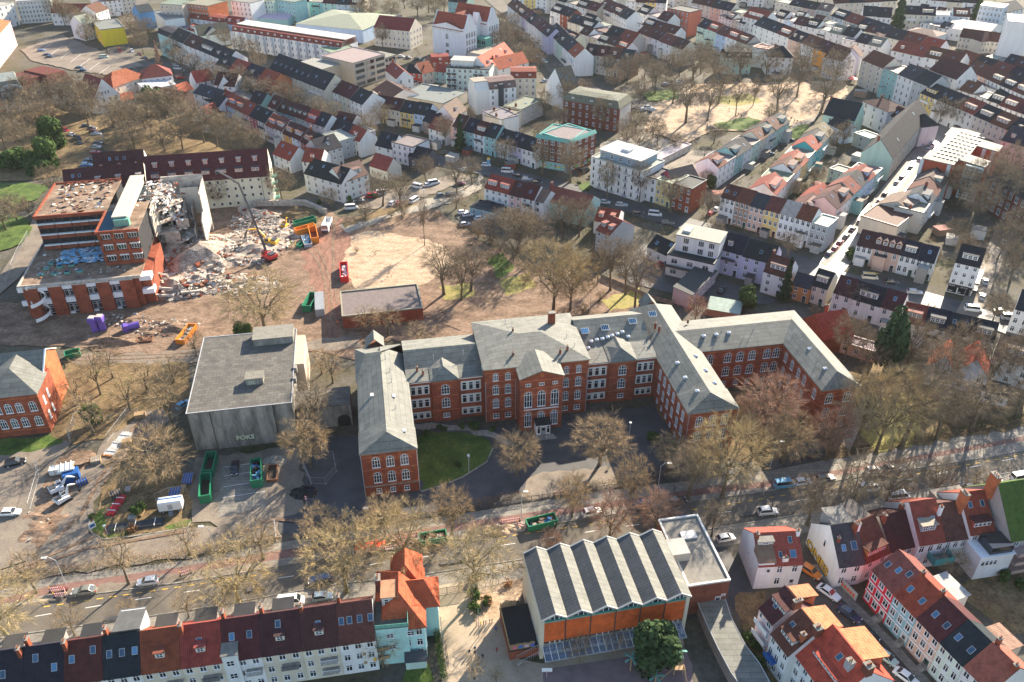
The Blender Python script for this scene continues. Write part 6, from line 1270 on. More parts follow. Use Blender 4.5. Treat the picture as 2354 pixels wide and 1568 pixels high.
C0('house with deep blue painted gable under bare trees','house',(960,90),(1060,75),11,D=12,roof='gu',rh=3.5,wall='B',rc='S',cols=0,rows=3)
C0('white house right of the blue painted gable','house',(1062,80),(1135,140),12,D=12,roof='flat',wall='w',rc='g',cols=3,rows=4)
C0('beige modern block at the top edge','apartment block',(1100,30),(1255,40),18,D=16,roof='flat',wall='s',rc='g',cols=5,rows=5,wallcol=(.6,.5,.42))
C0('red brick modern block with white bands at the top edge','apartment block',(1260,25),(1430,45),18,D=18,roof='flat',wall='R',rc='g',cols=7,rows=5,ww=1.6,mat='brick_orange')
C0('white apartment house with dark balconies at the top edge','apartment block',(1590,10),(1725,25),15,D=14,roof='flat',wall='w',rc='g',cols=5,rows=5)
C0('pale green apartment house at the top edge','apartment block',(1760,0),(1880,10),14,D=12,roof='flat',wall='G',rc='g',cols=6,rows=5)
C0('mint apartment house at the top edge, right of the pale green one','apartment block',(1885,0),(2030,20),14,D=12,roof='flat',wall='t',rc='g',cols=6,rows=5)
C0('long glasshouse with white roof and turquoise wall','glasshouse',(1745,125),(1980,135),5,D=14,roof='shed',rh=1.5,wall='t',rc='w',cols=0,rows=1)
C0('big grey-roofed market hall with pale blue wall','hall',(2040,165),(2500,210),8,D=44,roof='hip',rh=3.5,wall='b',rc='l',cols=0,rows=1,roofcol=(.30,.27,.23))
o=C0('long white apartment terrace with dark-red mansard strip and pale flat roof','apartment terrace',(1600,215),(2353,330),10.5,D=15,roof='man',rh=3.2,wall='w',rc='R',cols=26,rows=3,opts='dddddddddddddddd',dr=False,wh=1.9)
Wd,D,h=o['dims'];m=MB();m.box(.2,4.5,h+3.1,Wd-.2,D-.5,h+3.5);m.build('flat_top',['flat_roof'],o,col=(.62,.54,.46))
for i in range(13):b2(o,'fin_wall',(.72,.72,.72),Wd*i/13-.2,-1.6,0,Wd*i/13+.2,-.01,h)
C0('white corner part of the apartment terrace with green roof terraces','apartment house',(2205,335),(2400,420),10,D=16,roof='flat',wall='w',rc='g',cols=5,rows=4,ww=1.6,dr=False,roofcol=(.2,.24,.2))
C0('white gabled house with grey roof among the avenue back yards','house',(1365,250),(1590,225),7,D=12,roof='gu',rh=5,wall='w',rc='n',cols=0,rows=2,opts='k')
o=C0('grand red and cream institute with dark-red mansard and arched windows, right pavilion','institute',(335,590),(490,545),10,D=20,roof='manh',rh=4.5,wall='c',rc='R',cols=4,rows=2,near=True,opts='dd^',dr=False,st='a',ww=1.5,wh=2.8,roofcol=(.14,.035,.03),wallcol=(.55,.46,.34))
o=C0('grand institute with dark-red mansard, its middle wing','institute',(165,625),(333,580),9.6,D=18,roof='manh',rh=4.2,wall='c',rc='R',cols=5,rows=2,near=True,opts='ddd^',dr=False,st='a',ww=1.4,wh=2.7,roofcol=(.14,.035,.03),wallcol=(.5,.42,.32))
o=C0('grand institute entrance pavilion with pale round gable and red corners','institute',(0,640),(160,618),10.5,D=20,roof='manh',rh=4.5,wall='b',rc='R',cols=3,rows=2,near=True,opts='',dr=False,st='a',ww=1.6,wh=2.9,roofcol=(.20,.20,.20),wallcol=(.62,.66,.68))
Wd,D,h=o['dims'];m=MB();n=12;m.extr([(0,h-.2),(Wd,h-.2)]+[(Wd/2+Wd/2*math.cos(math.pi*i/n),h-.1+3.2*math.sin(math.pi*i/n)) for i in range(n+1)],-.1,1.2,0,'y');m.build('round_gable',['stucco'],o,col=(.60,.66,.68))
for x in(Wd*.3,Wd*.68):window(o,(x,-.1,h+.2),'f',1.4,2.0,'a',True)
o=C0('left wing of the grand institute cut by the frame','institute',(-200,660),(-2,640),9.6,D=16,roof='manh',rh=4,wall='c',rc='R',cols=6,rows=2,near=True,dr=False,st='a',wallcol=(.4,.1,.07))
o=C0('white gabled school front with steep red-brown roof','school',(645,690),(820,645),7.5,D=15,roof='gv',rh=8.5,wall='w',rc='R',cols=4,rows=2,near=True,dr=False,ww=1.2,wh=2.2,roofcol=(.22,.05,.045))
Wd,D,h=o['dims']
for x in(.38,.5,.62):window(o,(Wd*x,0,h+1.2),'f',.9,1.6,'x',True)
C0('low left wing of the red-roofed school','school',(505,590),(640,640),6.5,D=10,roof='hip',rh=3.5,wall='c',rc='R',cols=3,rows=2,near=True,dr=False)
C0('long cream wing with orange-red hipped roof of the school','school',(770,600),(1010,530),8,D=13,roof='hip',rh=5,wall='c',rc='r',cols=7,rows=2,near=True,dr=False,roofcol=(.33,.09,.05))
C0('projecting cream bay with orange hipped roof of the school','school',(780,605),(905,560),8,D=9,roof='hip',rh=4,wall='c',rc='r',cols=2,rows=2,near=True,dr=False,roofcol=(.33,.09,.05))
C0('right end of the red-roofed school with long dormer','school',(975,545),(1190,520),8,D=13,roof='hip',rh=5,wall='w',rc='R',cols=5,rows=2,near=True,dr=False,opts='',roofcol=(.22,.05,.045))
o=C0('glazed pavilion with ribbed white metal roof','pavilion',(1005,625),(1215,580),5,D=9,roof='shed',rh=1.6,wall='w',rc='w',cols=6,rows=1,near=True,dr=False,roofcol=(.55,.55,.55))
C0('low orange-roofed link beside the white school gable','school',(822,700),(935,675),3.2,D=7,roof='gu',rh=2.4,wall='c',rc='r',cols=4,rows=1,dr=False)
C0('house under scaffolding with dark-red roof and blue netting','house',(1030,655),(1260,700),6,D=9,roof='gu',rh=3,wall='n',rc='R',cols=4,rows=2)
C0('orange-tiled small roof left of the white row','house',(1250,640),(1335,610),4.5,D=8,roof='gu',rh=3,wall='c',rc='r',cols=2,rows=1)
C0('white gabled house with dark-red roof near the avenue','house',(1350,570),(1480,545),6.5,D=9,roof='gu',rh=4.5,wall='w',rc='R',cols=3,rows=2,near=True)
C0('tall white gable house with chimney near the avenue','house',(1500,610),(1610,600),7,D=9,roof='gv',rh=5.5,wall='w',rc='b',cols=1,rows=3,near=True)
C0('white house with flat corner turret at the head of the coloured terrace','house',(1330,640),(1500,690),9,D=11,roof='gu',rh=3,wall='w',rc='S',cols=4,rows=3,near=True,opts='k')
C0('white lower house with black roof before the coloured terrace','house',(1400,680),(1510,740),7.4,D=9,roof='gu',rh=3.6,wall='w',rc='s',cols=3,rows=3,near=True)
C0('white house with green roof fragments and red gable roof below the terrace','house',(1330,790),(1460,815),4.5,D=9,roof='gv',rh=4,wall='w',rc='R',cols=1,rows=1)
C0('low black-roofed house under the coloured terrace','house',(1370,850),(1530,870),4.5,D=10,roof='hip',rh=3,wall='w',rc='s',cols=3,rows=1,opts='')
C0('pair of houses with red roofs behind the park trees','house',(1880,1060),(2000,1110),5.5,D=10,roof='gu',rh=4.2,wall='w',rc='R',cols=3,rows=2,opts='kk',near=True)
C0('white-gabled house with red roof below the coloured terrace','house',(2080,1110),(2210,1125),6,D=9,roof='gu',rh=4,wall='w',rc='R',cols=3,rows=2,opts='d',near=True)
C0('weathered house with grey end wall closing the coloured terrace','house',(2200,1055),(2360,1010),8.4,D=11,roof='gu',rh=4,wall='g',rc='s',cols=4,rows=3,near=True,opts='kc')
f=Z(700,500,7.127)
o=bld('cream apartment house with dark-red roof, two rows of dormers and square windows','apartment house',W(0,1010,1272),f(1588,712),11.5,D=13,roof='gu',rh=8,wall='c',rc='b',cols=15,rows=4,near=True,dr=False,ww=1.0,wh=1.3,st='n',wallcol=(.62,.62,.50),roofcol=(.085,.028,.03),right=3)
Wd,D,h=o['dims'];pit=math.atan2(8,D/2)
for i in range(7):
 x=Wd*(.075+i*.135);dormer(o,x,1.2,h+1.5,2.9,1.6,pit,(.5,.15,.09),(.05,.07,.08),nw=2);dormer(o,x+.2,3.6,h+4.5,1.6,1.6,pit,(.5,.15,.09),(.45,.38,.33),nw=1)
for j in range(4):
 m=MB();m.box(Wd+.02,2.5,1+j*2.8,Wd+1.8,5.5,1.15+j*2.8);m.box(Wd+1.74,2.5,1.15+j*2.8,Wd+1.8,5.5,2.1+j*2.8);m.build('balcony',['mint_metal'],o)
for x in(.03,.92):b1(o,'downpipe','steel_dark',Wd*x,-.12,0,Wd*x+.15,-.002,h)
o=bld('low wing with dark-red roof and three dormers left of the cream apartment house','apartment house',W(0,446,1325),W(0,1008,1270),6.2,D=11,roof='gu',rh=6.5,wall='c',rc='b',cols=8,rows=2,near=True,dr=False,opts='',wallcol=(.62,.62,.52),roofcol=(.075,.026,.03))
Wd,D,h=o['dims'];pit=math.atan2(6.5,D/2)
dormer(o,Wd*.15,.9,h+1.0,4.4,1.7,pit,(.5,.15,.09),(.4,.2,.14),nw=3)
for x in(.42,.67,.92):dormer(o,Wd*x,1.6,h+2.0,1.8,1.7,pit,(.5,.15,.09),(.45,.38,.33),nw=1)
for x in(.12,.2):sky_window(o,(Wd*x,3.2,h+4.0),pit)
o=bld('rear house with dark-red roof and four gabled dormers','apartment house',W(0,650,1225),W(0,1008,1195),6.0,D=12,roof='gu',rh=7.5,wall='c',rc='b',cols=8,rows=2,dr=False,wallcol=(.62,.62,.56),roofcol=(.075,.026,.03))
Wd,D,h=o['dims'];pit=math.atan2(7.5,D/2)
for x in(.15,.5,.82):dormer(o,Wd*x,1.6,h+2.0,1.9,1.3,pit,(.5,.15,.09),(.45,.2,.12),gab=True)
for x in(.33,.47,.61):sky_window(o,(Wd*x,3.8,h+4.9),pit)
o=bld('red brick villa with grey hipped roof and sunlit orange gable wall at the left edge','brick building',W(3,-260,1075),W(3,292,1018),12,D=11.5,roof='gu',rh=3.6,wall='R',rc='g',cols=6,rows=2,near=True,dr=False,st='a',ww=1.5,wh=2.6,mat='brick',rmat='felt',right=None,h0=.6)
Wd,D,h=o['dims'];b1(o,'front_bay','brick',Wd-13,-7.6,0,Wd+.6,3,h-.1)
r=MB();r.hull([(Wd-13.3,-8,h-.05),(Wd+1,-8,h-.05),(Wd-6.2,-1,h+3.5),(Wd-6.2,5,h+3.5),(Wd-13.3,4,h+.4),(Wd+1,.5,h+.2)]);r.build('front_bay_roof',['felt'],o)
for i in range(5):
 for z in(2.6,7.0):window(o,(Wd-11.4+i*2.4+(i//4)*.6,-7.6,z),'f',1.6,2.8,'a',True)
for z in(1.7,6.1,h-1.0):b1(o,'string_course','brick_orange',Wd-13.1,-7.72,z,Wd+.7,-7.602,z+.2)
for y in(-5,-2):
 for z in(2.6,7):window(o,(Wd+.6,y,z),'r',1.0,2.4,'a',True)
m=MB();m.extr([(-.3,h+.0),(D/2,h+3.65),(D+.3,h+.0),(D+.3,h+.2),(D/2,h+3.95),(-.3,h+.2)],Wd+.02,Wd+.35);m.build('verge',['white'],o)
m=MB();m.extr([(3.2,0),(D,0),(D,h),(D/2,h+3.4),(3.2,h+2)],Wd+.0,Wd+.06);m.build('sunlit_gable_face',['brick_orange'],o)  # orange brick sheet paints sunlight on this gable of the red villa
# ================================================================ demolition site
def rough(n,r):return[(random.uniform(-r,r),random.uniform(-r,r),random.uniform(-r,r)) for _ in range(n)]
def chunkbox(m,c,s,mt=0):
 a=random.uniform(0,6.3);b=random.uniform(-.6,.6);Mx=Matrix.Rotation(a,3,'Z')@Matrix.Rotation(b,3,'X')
 i=len(m.v)
 for x,y,z in((-1,-1,-1),(1,-1,-1),(1,1,-1),(-1,1,-1),(-1,-1,1),(1,-1,1),(1,1,1),(-1,1,1)):
  m.v.append(tuple(Vector(c)+Mx@Vector((x*s[0]*random.uniform(.7,1),y*s[1]*random.uniform(.7,1),z*s[2]))))
 for q in((0,3,2,1),(4,5,6,7),(0,1,5,4),(1,2,6,5),(2,3,7,6),(3,0,4,7)):m.f.append(tuple(i+j for j in q));m.m.append(mt)
def heap(name,label,c,rx,ry,h,mat,n=0,size=.5,mats=None,rz=0.0,kind='stuff',res=14):
 """an uneven heap with loose pieces lying on it"""
 m=MB();sd=random.uniform(0,50)
 from mathutils import noise
 P=[]
 for j in range(res+1):
  for i in range(res+1):
   x=(i/res*2-1);y=(j/res*2-1);d=min(1,math.hypot(x,y));k=(1-d*d)
   z=h*k*(.55+.9*noise.noise(Vector((x*2.2+sd,y*2.2,sd))))+h*.18*noise.noise(Vector((x*7+sd,y*7,sd)))*k
   P.append((x*rx,y*ry,max(-.05,z) if d<.98 else-.1))
 m.v=list(P)
 for j in range(res):
  for i in range(res):
   a=j*(res+1)+i;m.f.append((a,a+1,a+res+2,a+res+1));m.m.append(0)
 mats=mats or['torn','brick','stucco','rust','concrete']
 for _ in range(n):
  a=random.uniform(0,6.3);r=math.sqrt(random.random())*1.02;x=math.cos(a)*r;y=math.sin(a)*r
  z=h*(1-r*r)*.6 if r<1 else 0;s=size*random.choice([.25,.35,.5,.7,1.0]);chunkbox(m,(x*rx,y*ry,z+s*.2),(s,s*random.uniform(.3,1),s*random.uniform(.15,.45)),random.choice([1,1,1,1,1,2,3,3,4,5]))
 o=m.build(name,[mat]+mats,None,col=(.42,.37,.32),loc=c,rz=rz,fix=False);o['kind']=kind
 if label:o['label']=label
 return o
def S_(x0,y0,s):return lambda x,y,z=0:at((x0+x/s)/1.4875,(y0+y/s)/1.4875,z)
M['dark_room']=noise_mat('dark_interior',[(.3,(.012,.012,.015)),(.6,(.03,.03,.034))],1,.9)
M['torn']=noise_mat('torn_concrete',[(.28,(.26,.21,.17)),(.45,(.42,.36,.30)),(.62,(.55,.49,.42)),(.75,(.33,.25,.2))],.9,.95,10,.8,'object')
M['roof_debris']=noise_mat('stripped_roof_with_debris',[(.25,(.05,.045,.04)),(.38,(.15,.10,.07)),(.55,(.25,.17,.115)),(.70,(.38,.31,.23))],.35,.95,10,.6,'object')
def ruin():
 f=S_(20,600,1.6586);A=f(65,635,10.5);ang=R(11.7)
 o=thing('half_demolished_building','half-demolished red brick office block with stripped roofs and torn open right side','building',(A.x,A.y,0),ang)
 def B(nm,b,mat,col=None):
  m=MB();m.box(*b);return m.build(nm,[mat],o,col=col)
 H1,H2=10.5,21.5
 B('wall',(.6,.6,0,33.2,34,H1-.5),'brick');B('roof',(0,0,H1-.5,33.8,34,H1-.1),'roof_debris')
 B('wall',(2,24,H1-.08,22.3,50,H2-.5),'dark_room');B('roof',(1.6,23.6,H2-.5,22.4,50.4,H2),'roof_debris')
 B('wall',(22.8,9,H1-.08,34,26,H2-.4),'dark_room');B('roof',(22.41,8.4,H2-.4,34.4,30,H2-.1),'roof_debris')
 B('lower_wall',(33.3,2,0,36,24,H1-1),'brick')
 for a in((-.1,-.15,33.9,.25),(-.1,.26,.3,34)):B('parapet',(a[0],a[1],H1-.6,a[2],a[3],H1+.35),'torn')
 for a in((1.5,23.5,22.5,24),(1.5,24.01,2,50.3),(1.5,50.31,22.5,50.6)):B('parapet',(a[0],a[1],H2-.6,a[2],a[3],H2+.5),'brick')
 for a in((22.3,8.3,34.5,8.8),(22.3,8.81,22.8,23.4)):B('parapet',(a[0],a[1],H2-.5,a[2],a[3],H2+.45),'brick')
 for i in range(5):
  x=1.4+i*6.6;B('brick_pier',(x,-.7,0,x+3.7,.59,H1-.62),'brick')
  b1(o,'pier_cap','torn',x-.05,-.78,H1-.61,x+3.75,.58,H1-.3)
  if i<4:
   g0,g1=x+3.72,x+6.58
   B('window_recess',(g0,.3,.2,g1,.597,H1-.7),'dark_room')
   for z0,z1 in((4.2,5.9),(8.7,9.8)):B('white_panel',(g0+.02,-.35,z0,g1-.02,.29,z1),'white')
   for z0 in(.8,6.0):
    for xx in(g0+.15,g0+1.55):window(o,(xx+.6,.28,z0+.1),'f',1.15,2.5,'t',True)
   B('white_panel',(g0+.05,-.1,.05,g1-1.4,.27,.75),'white')
 for z0 in(4.2,8.7):B('white_panel',(33.22,.2,z0,36.6,3.5,z0+1.5),'white');B('white_panel',(-.3,-.2,z0,1.38,.5,z0+1.5),'white')
 for j in range(3):
  z=H1+.2+j*3.55
  for i in range(4):
   x=2.1+i*5.0
   m=MB();m.extr([(23.3,z),(23.98,z),(23.98,z+1.25),(23.3,z+1.25)],x+.1,x+4.9);m.build('brick_band',['brick'],o)
   B('white_band',(x+.1,23.2,z+1.26,x+4.9,23.99,z+1.6),'white')
   for xx in(x,x+2.4):B('mullion',(xx,23.6,z+1.61,xx+.18,23.97,z+3.5),'steel_dark')
  for i in range(3):
   x=23.2+i*3.7
   B('brick_band',(x-.3,8.5,z-.1,x+3.35,8.99,z+1.2),'brick');B('brick_pier',(x-.4,8.3,z+1.21,x+.45,8.99,z+3.4),'brick')
   B('white_band',(x+.5,8.35,z+3.0,x+3.3,8.98,z+3.3),'white');window(o,(x+1.85,8.97,z+1.3),'f',2.3,1.7,'3',True)
 B('penthouse',(27,14,H2-.1,30.5,46,H2+2.2),'torn');B('penthouse_roof',(26.6,13.5,H2+2.2,31,46.5,H2+2.6),'stucco',(.5,.46,.38))
 B('glazed_end',(27.2,12.2,H2-.1,31.5,13.99,H2+2.0),'mint_metal')
 for i in range(6):B('mullion',(27.3+i*.75,12.1,H2,27.4+i*.75,12.19,H2+1.95),'torn')
 B('blue_roof_patch',(22.9,9,H2-.09,26.9,24,H2-.04),'stucco',(.03,.10,.14))
 random.seed(11)
 for j in range(6):
  z=2.5+j*3.4
  m=MB();x1=46-j*1.2;pts=[(34.2,30+random.uniform(-2,2)),(x1-4,28+j*1.6),(x1,33+j*1.4),(x1+random.uniform(-1,2),40),(x1-2,50),(34.2,50)]
  m.prism(pts,z,z+.35);m.build('broken_floor_slab',['torn'],o)
 for(x0,y0,x1,y1,z0,z1) in((34.4,30,35,42,10,20),(38,36,38.4,49,6,19),(42,38,42.4,50,3,16),(35,49.4,48.6,50,0,21.6),(48.2,38,48.6,49.3,4,20),(48.1,33,48.5,37.9,3,13),(44.5,40,44.8,49,9,15),(37,44,41,44.3,7,17),(41,46,47,46.3,9,18.5),(36,38,36.3,43,14,19.5),(45,35,45.3,39,4,9),(34.4,26,34.8,30,10.6,19.8),(36,31,41,31.3,6,9.5),(40,34,44,34.3,9.6,12.6)):
  m=MB();m.hull([(x0,y0,z0),(x1,y0,z0),(x1,y1,z0),(x0,y1,z0),(x0,y0,z1-random.uniform(0,3)),(x1,y0,z1-random.uniform(0,3)),(x1,y1,z1),(x0,y1,z1)]);m.build('broken_wall',['torn' if random.random()<.6 else 'stucco'],o,col=(.62,.58,.5))
 m=MB();m.hull([(36,40,19),(38.4,40,19.5),(38,42,19),(36.2,42,18.5),(38.6,36,4),(41.4,36,4),(41.2,38,4),(38.6,38,4)]);m.build('stair_core',['concrete'],o)
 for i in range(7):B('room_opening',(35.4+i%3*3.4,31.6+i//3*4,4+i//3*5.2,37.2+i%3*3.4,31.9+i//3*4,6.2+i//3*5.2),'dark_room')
 for zz in(.4,5.2):
  m=MB();n=18
  for i in range(n):
   t0=-.5+i/n*4.6;t1=-.5+(i+1)/n*4.6;r=2.1;x0,y0=4.6+r*math.sin(t0)*1.3,-2.2-r*math.cos(t0);x1,y1=4.6+r*math.sin(t1)*1.3,-2.2-r*math.cos(t1)
   z0=zz+i*.25;m.hull([(x0,y0,z0),(x1,y1,z0+.25),(x0,y0,z0+1.1),(x1,y1,z0+1.35),(x0*.99+.05,y0*.97,z0),(x1*.99+.05,y1*.97,z0+.25),(x0*.99+.05,y0*.97,z0+1.1),(x1*.99+.05,y1*.97,z0+1.35)])
  m.build('stair_balustrade',['white'],o)
 B('stair_column',(4.2,-2.7,0,5.1,-1.8,6),'brick')
 for(x,y) in((4.8,6.5),(8.6,6.4),(12.2,6.3),(15.7,6.5),(5.5,10.3),(9.2,10.6),(12.4,11.0),(6,13.6),(9.8,14)):
  m=MB();m.box(x-.8,y-.6,H1-.1,x+.8,y+.6,H1+.5);m.box(x-.6,y-.45,H1+.501,x+.6,y+.45,H1+.7,1);m.build('roof_light',['mint_metal','skyglass'],o)
 def scatter(nm,x0,y0,x1,y1,z,n,mats,s,thin=.05,lng=1):
  m=MB()
  for _ in range(n):
   k=s*random.uniform(.3,1.2);chunkbox(m,(random.uniform(x0,x1),random.uniform(y0,y1),z+random.uniform(.02,.25)),(k*lng,k*random.uniform(.15,.8),thin),random.randrange(len(mats)))
  q=m.build(nm,mats,o,col=(.7,.66,.6),fix=False);q['kind']='stuff'
 M['pale_blue_sheet']=noise_mat('pale_blue_sheeting',[(.3,(.08,.26,.42)),(.6,(.22,.44,.62))],2,.5)
 scatter('fallen_sheets',8,12,21,22,H1+.1,170,['pale_blue_sheet','pale_blue_sheet','white_steel'],.8,.03,1.6)
 scatter('loose_debris',2,4,32,22,H1,140,['torn','rust','white_steel','black'],.5)
 scatter('torn_roofing',4,26,21,49,H2+.05,120,['black','torn','rust','rust','stucco'],.9,.06)
 scatter('torn_roofing',5,48.5,22,49.8,H2+.1,70,['brick','rust'],.5,.2)
 scatter('loose_debris',31,26,36,48,H2-.4,80,['torn','white_steel','rust','stucco'],.7,.15)
 for j in range(6):scatter('slab_debris',35,30,46-j,49,2.9+j*3.4,90,['torn','torn','stucco','brick','torn','white_steel'],.65,.2)
 return o
ru=ruin()
def L2(u,v,z=0):return ru.location+Matrix.Rotation(R(11.7),3,'Z')@Vector((u,v,z))
random.seed(21)
heap('rubble','rubble slope against the torn side of the demolished block',L2(44,30),15,17,8.5,'rubble_dust',520,1.0)
heap('rubble','rubble fan in front of the torn building corner',L2(43,11),11,10,4.0,'rubble_dust',320,1.0)
heap('rubble','wide spread of grey and brick rubble beside the excavators',L2(60,34),16,14,2.6,'rubble_dust',380,.8)
heap('rubble','low rubble strip behind the big spreading tree',L2(58,8),16,7,1.6,'rubble_dust',260,.8)
heap('rubble','brick rubble bank in front of the block',L2(28,-7),9,3.5,1.2,'dirt',120,.5)
heap('earth_heap','dark earth bank beside the purple tanks',p(3,740,800),11,3.6,1.6,'dirt',10,.4);heap('earth_heap','brown earth heap before the orange skip',p(3,1160,700),10,5,1.8,'dirt',70,.5)
f2=S_(650,640,1.8667)
heap('rubble','rubble heap behind the yellow excavator',f2(480,230),13,9,2.4,'rubble_dust',240,.8);heap('rubble','rubble by the green and orange skips',f2(590,300),9,7,1.7,'rubble_dust',160,.7)
heap('earth_heap','grey earth bank inside the retaining wall',f2(690,190),11,8,3.5,'leaf_litter',0);heap('gravel_heap','small grey gravel cone in the pit',f2(690,215),3.6,3,2.0,'gravel',0)
heap('rubble','rubble under the corner of the excavated pit',f2(400,190),7,7,2.2,'rubble_dust',140,.9)
for i,(u,v,z,L,rz,ry) in enumerate(((40,6,1.2,9,1.0,.5),(42,8,1.5,7,2.0,.4),(46,4,.6,6,.4,.1),(37,14,2.4,8,1.3,.6),(52,12,1.6,5,2.6,.2),(38,3,.8,6,.2,.15))):
 t=tag(ob('concrete_beam',cached(('beam',L),lambda:(lambda m:(m.box(-L/2,-.35,-.3,L/2,.35,.3),m.mesh('concrete_beam',['torn']))[1])(MB())),None,L2(u,v,z+.8)),f"fallen pale concrete beam, {ORD[i]} from the torn corner down the rubble",'beam','fallen beams in the rubble');t.rotation_euler=(0,ry,rz)
def rwall():
 pts=[f2(*q) for q in((315,172),(428,122),(735,120),(872,180))];c=pts[0];o=thing('retaining_wall','concrete retaining wall with white coping round the pit','wall',(c.x,c.y,0))
 for a,b in zip(pts,pts[1:]):
  d=b-a;ang=math.atan2(d.y,d.x);m=MB();m.box(0,-.4,0,d.length,.4,2.2);q=m.build('wall_segment',['torn'],o);q.location=(a.x-c.x,a.y-c.y,0);q.rotation_euler=(0,0,ang)
  m=MB();m.box(0,-.5,2.2,d.length,.5,2.4);q=m.build('coping',['torn'],o);q.location=(a.x-c.x,a.y-c.y,0);q.rotation_euler=(0,0,ang)
rwall()
def skip(label,a,b,w=2.4,h=2.4,mat='green_steel',fill=None,name='skip',slope=True,cat='skip',z=0.0,inner='dark_wood'):
 """open steel skip whose long axis runs from ground point a to b"""
 d=b-a;L=d.length;o=thing(name,label,cat,(a.x,a.y,z),math.atan2(d.y,d.x))
 s=.25 if slope else 0
 m=MB()
 for(x0,y0,x1,y1) in((0,-w/2,L,-w/2+.12),(0,w/2-.12,L,w/2),(0,-w/2+.12,.12,w/2-.12),(L-.12,-w/2+.12,L,w/2-.12)):m.box(x0,y0,.15,x1,y1,h)
 m.build('body',[mat],o)
 m=MB();m.box(.121,-w/2+.121,.15,L-.121,w/2-.121,.3);m.build('floor',[inner],o)
 m=MB();m.box(-.06,-w/2-.06,h,L+.06,-w/2+.16,h+.1);m.box(-.06,w/2-.16,h,L+.06,w/2+.06,h+.1);m.box(-.06,-w/2+.161,h,.16,w/2-.161,h+.1);m.box(L-.16,-w/2+.161,h,L+.06,w/2-.161,h+.1);m.build('rim',[mat],o)
 n=max(3,int(L/.8));rib=cached(('rib',mat,h),lambda:(lambda q:(q.box(-.05,-.07,.2,.05,.0,h),q.mesh('rib',[mat]))[1])(MB()))
 for i in range(n):
  ob('rib',rib,o,(.2+i*(L-.4)/(n-1),-w/2,0));ob('rib',rib,o,(.2+i*(L-.4)/(n-1),w/2,0),R(180))
 m=MB();
 for x in(.5,L-.5):m.tube((x,-w/2+.1,.12),(x,w/2-.1,.12),.12,.12,8,0,True)
 m.build('roller',['steel_dark'],o)
 if fill:
  m=MB();mats=fill
  for _ in range(26):k=random.uniform(.25,.6);chunkbox(m,(random.uniform(.5,L-.5),random.uniform(-w/2+.4,w/2-.4),h*random.uniform(.35,.8)),(k,k*.8,k*.6),random.randrange(len(mats)))
  m.build('load',mats,o,col=(.4,.36,.3),fix=False)['kind']='stuff'
 return o
f4=S_(640,1500,2.924)
skip('empty green skip behind the other one beside the bunker',f4(215,395),f4(262,205),mat='green_steel')
skip('green skip with rusty rim standing nearest to the trailer',f4(190,650),f4(205,420),mat='green_steel')
skip('green skip filled with blue sacks among the parking bays',f4(705,495),f4(700,275),mat='green_steel',fill=['blue_film','pale_blue_sheet','black'])
skip('low rusty open trough beside the gravel heap',f4(850,440),f4(862,290),w=2.2,h=.9,mat='rust')
heap('gravel_heap','grey gravel heap beside the rusty trough',f4(880,225),3.0,2.4,1.1,'gravel');heap('soil_heap','dark soil heap with traffic sign beside the car park',f4(1165,540),3.2,2.6,1.3,'dark_room',40,.3,['dark_wood','rust','dark_room','dark_room','dark_wood'])
f5=S_(1200,1700,1.681)
skip('green skip with red-white barriers standing by the road works',f5(1010,180),f5(1175,140),w=2.4,h=1.6,mat='green_steel',fill=['dirt','rubble_dust','blue_film'])
skip('green skip full of earth between two road trees',f5(395,262),f5(550,235),w=2.4,h=1.5,mat='green_steel',fill=['dirt','rubble_dust','dirt'])
skip('long green open container at the back of the skips',f2(668,262),f2(798,225),w=2.5,h=2.2,mat='green_steel')
skip('orange skip in front of the long green container',f2(675,310),f2(800,275),w=2.6,h=2.4,mat='orange_steel')
skip('pale orange skip seen end-on beside the tipper truck',f2(800,362),f2(780,280),w=2.6,h=2.3,mat='orange_steel',inner='rust')
skip('small container with grey bags between the skips',f2(757,388),f2(735,330),w=2.6,h=1.4,mat='metal',fill=['bag_white','metal','pale_blue_sheet'])
skip('small green skip beside the workers',f2(692,392),f2(722,366),w=1.8,h=1.1,mat='green_steel')
skip('red skip heaped with white bags on the sand edge',f2(988,612),f2(982,515),w=2.5,h=2.2,mat='red_steel',fill=['bag_white','bag_white','bag_white'])
skip('orange skip with rubble sacks on the site road',p(3,1245,812),p(3,1335,700),w=2.6,h=1.7,mat='orange_steel',fill=['metal','bag_white','concrete'])
skip('green skip behind the left brick villa',p(3,455,905),p(3,560,880),w=2.5,h=1.6,mat='green_steel')
skip('open green container under the big tree',f2(745,800),f2(795,712),w=2.6,h=2.3,mat='green_steel')
skip('flat rusty tray with earth beside the purple tanks',p(3,945,785),p(3,1055,775),w=2.6,h=.5,mat='rust',fill=['dirt','rust','dirt'])
def container(label,a,b,w=2.4,h=2.5,mat='white_steel',name='container'):
 d=b-a;L=d.length;o=thing(name,label,'container',(a.x,a.y,0),math.atan2(d.y,d.x))
 m=MB();m.box(0,-w/2,.1,L,w/2,h);m.build('body',[mat],o)
 rb=cached(('crib',mat,h,w),lambda:(lambda q:(q.box(-.07,-w/2-.05,.2,.07,w/2+.05,h+.05),q.mesh('corrugation',[mat]))[1])(MB()))
 for i in range(int(L/.45)):ob('corrugation',rb,o,(.3+i*.45,0,0))
 m=MB();m.box(L,-w/2+.1,.2,L+.05,-.02,h-.1);m.box(L,.02,.2,L+.05,w/2-.1,h-.1);m.build('door',[mat],o);return o
container('grey-white corrugated container standing beside the red track',f2(832,828),f2(828,715),2.6,2.6,'metal')
container('blue container with long pipes on top beside the white excavators',S_(100,1480,2.24)(275,375),S_(100,1480,2.24)(395,345),2.5,2.6,'blue_steel')
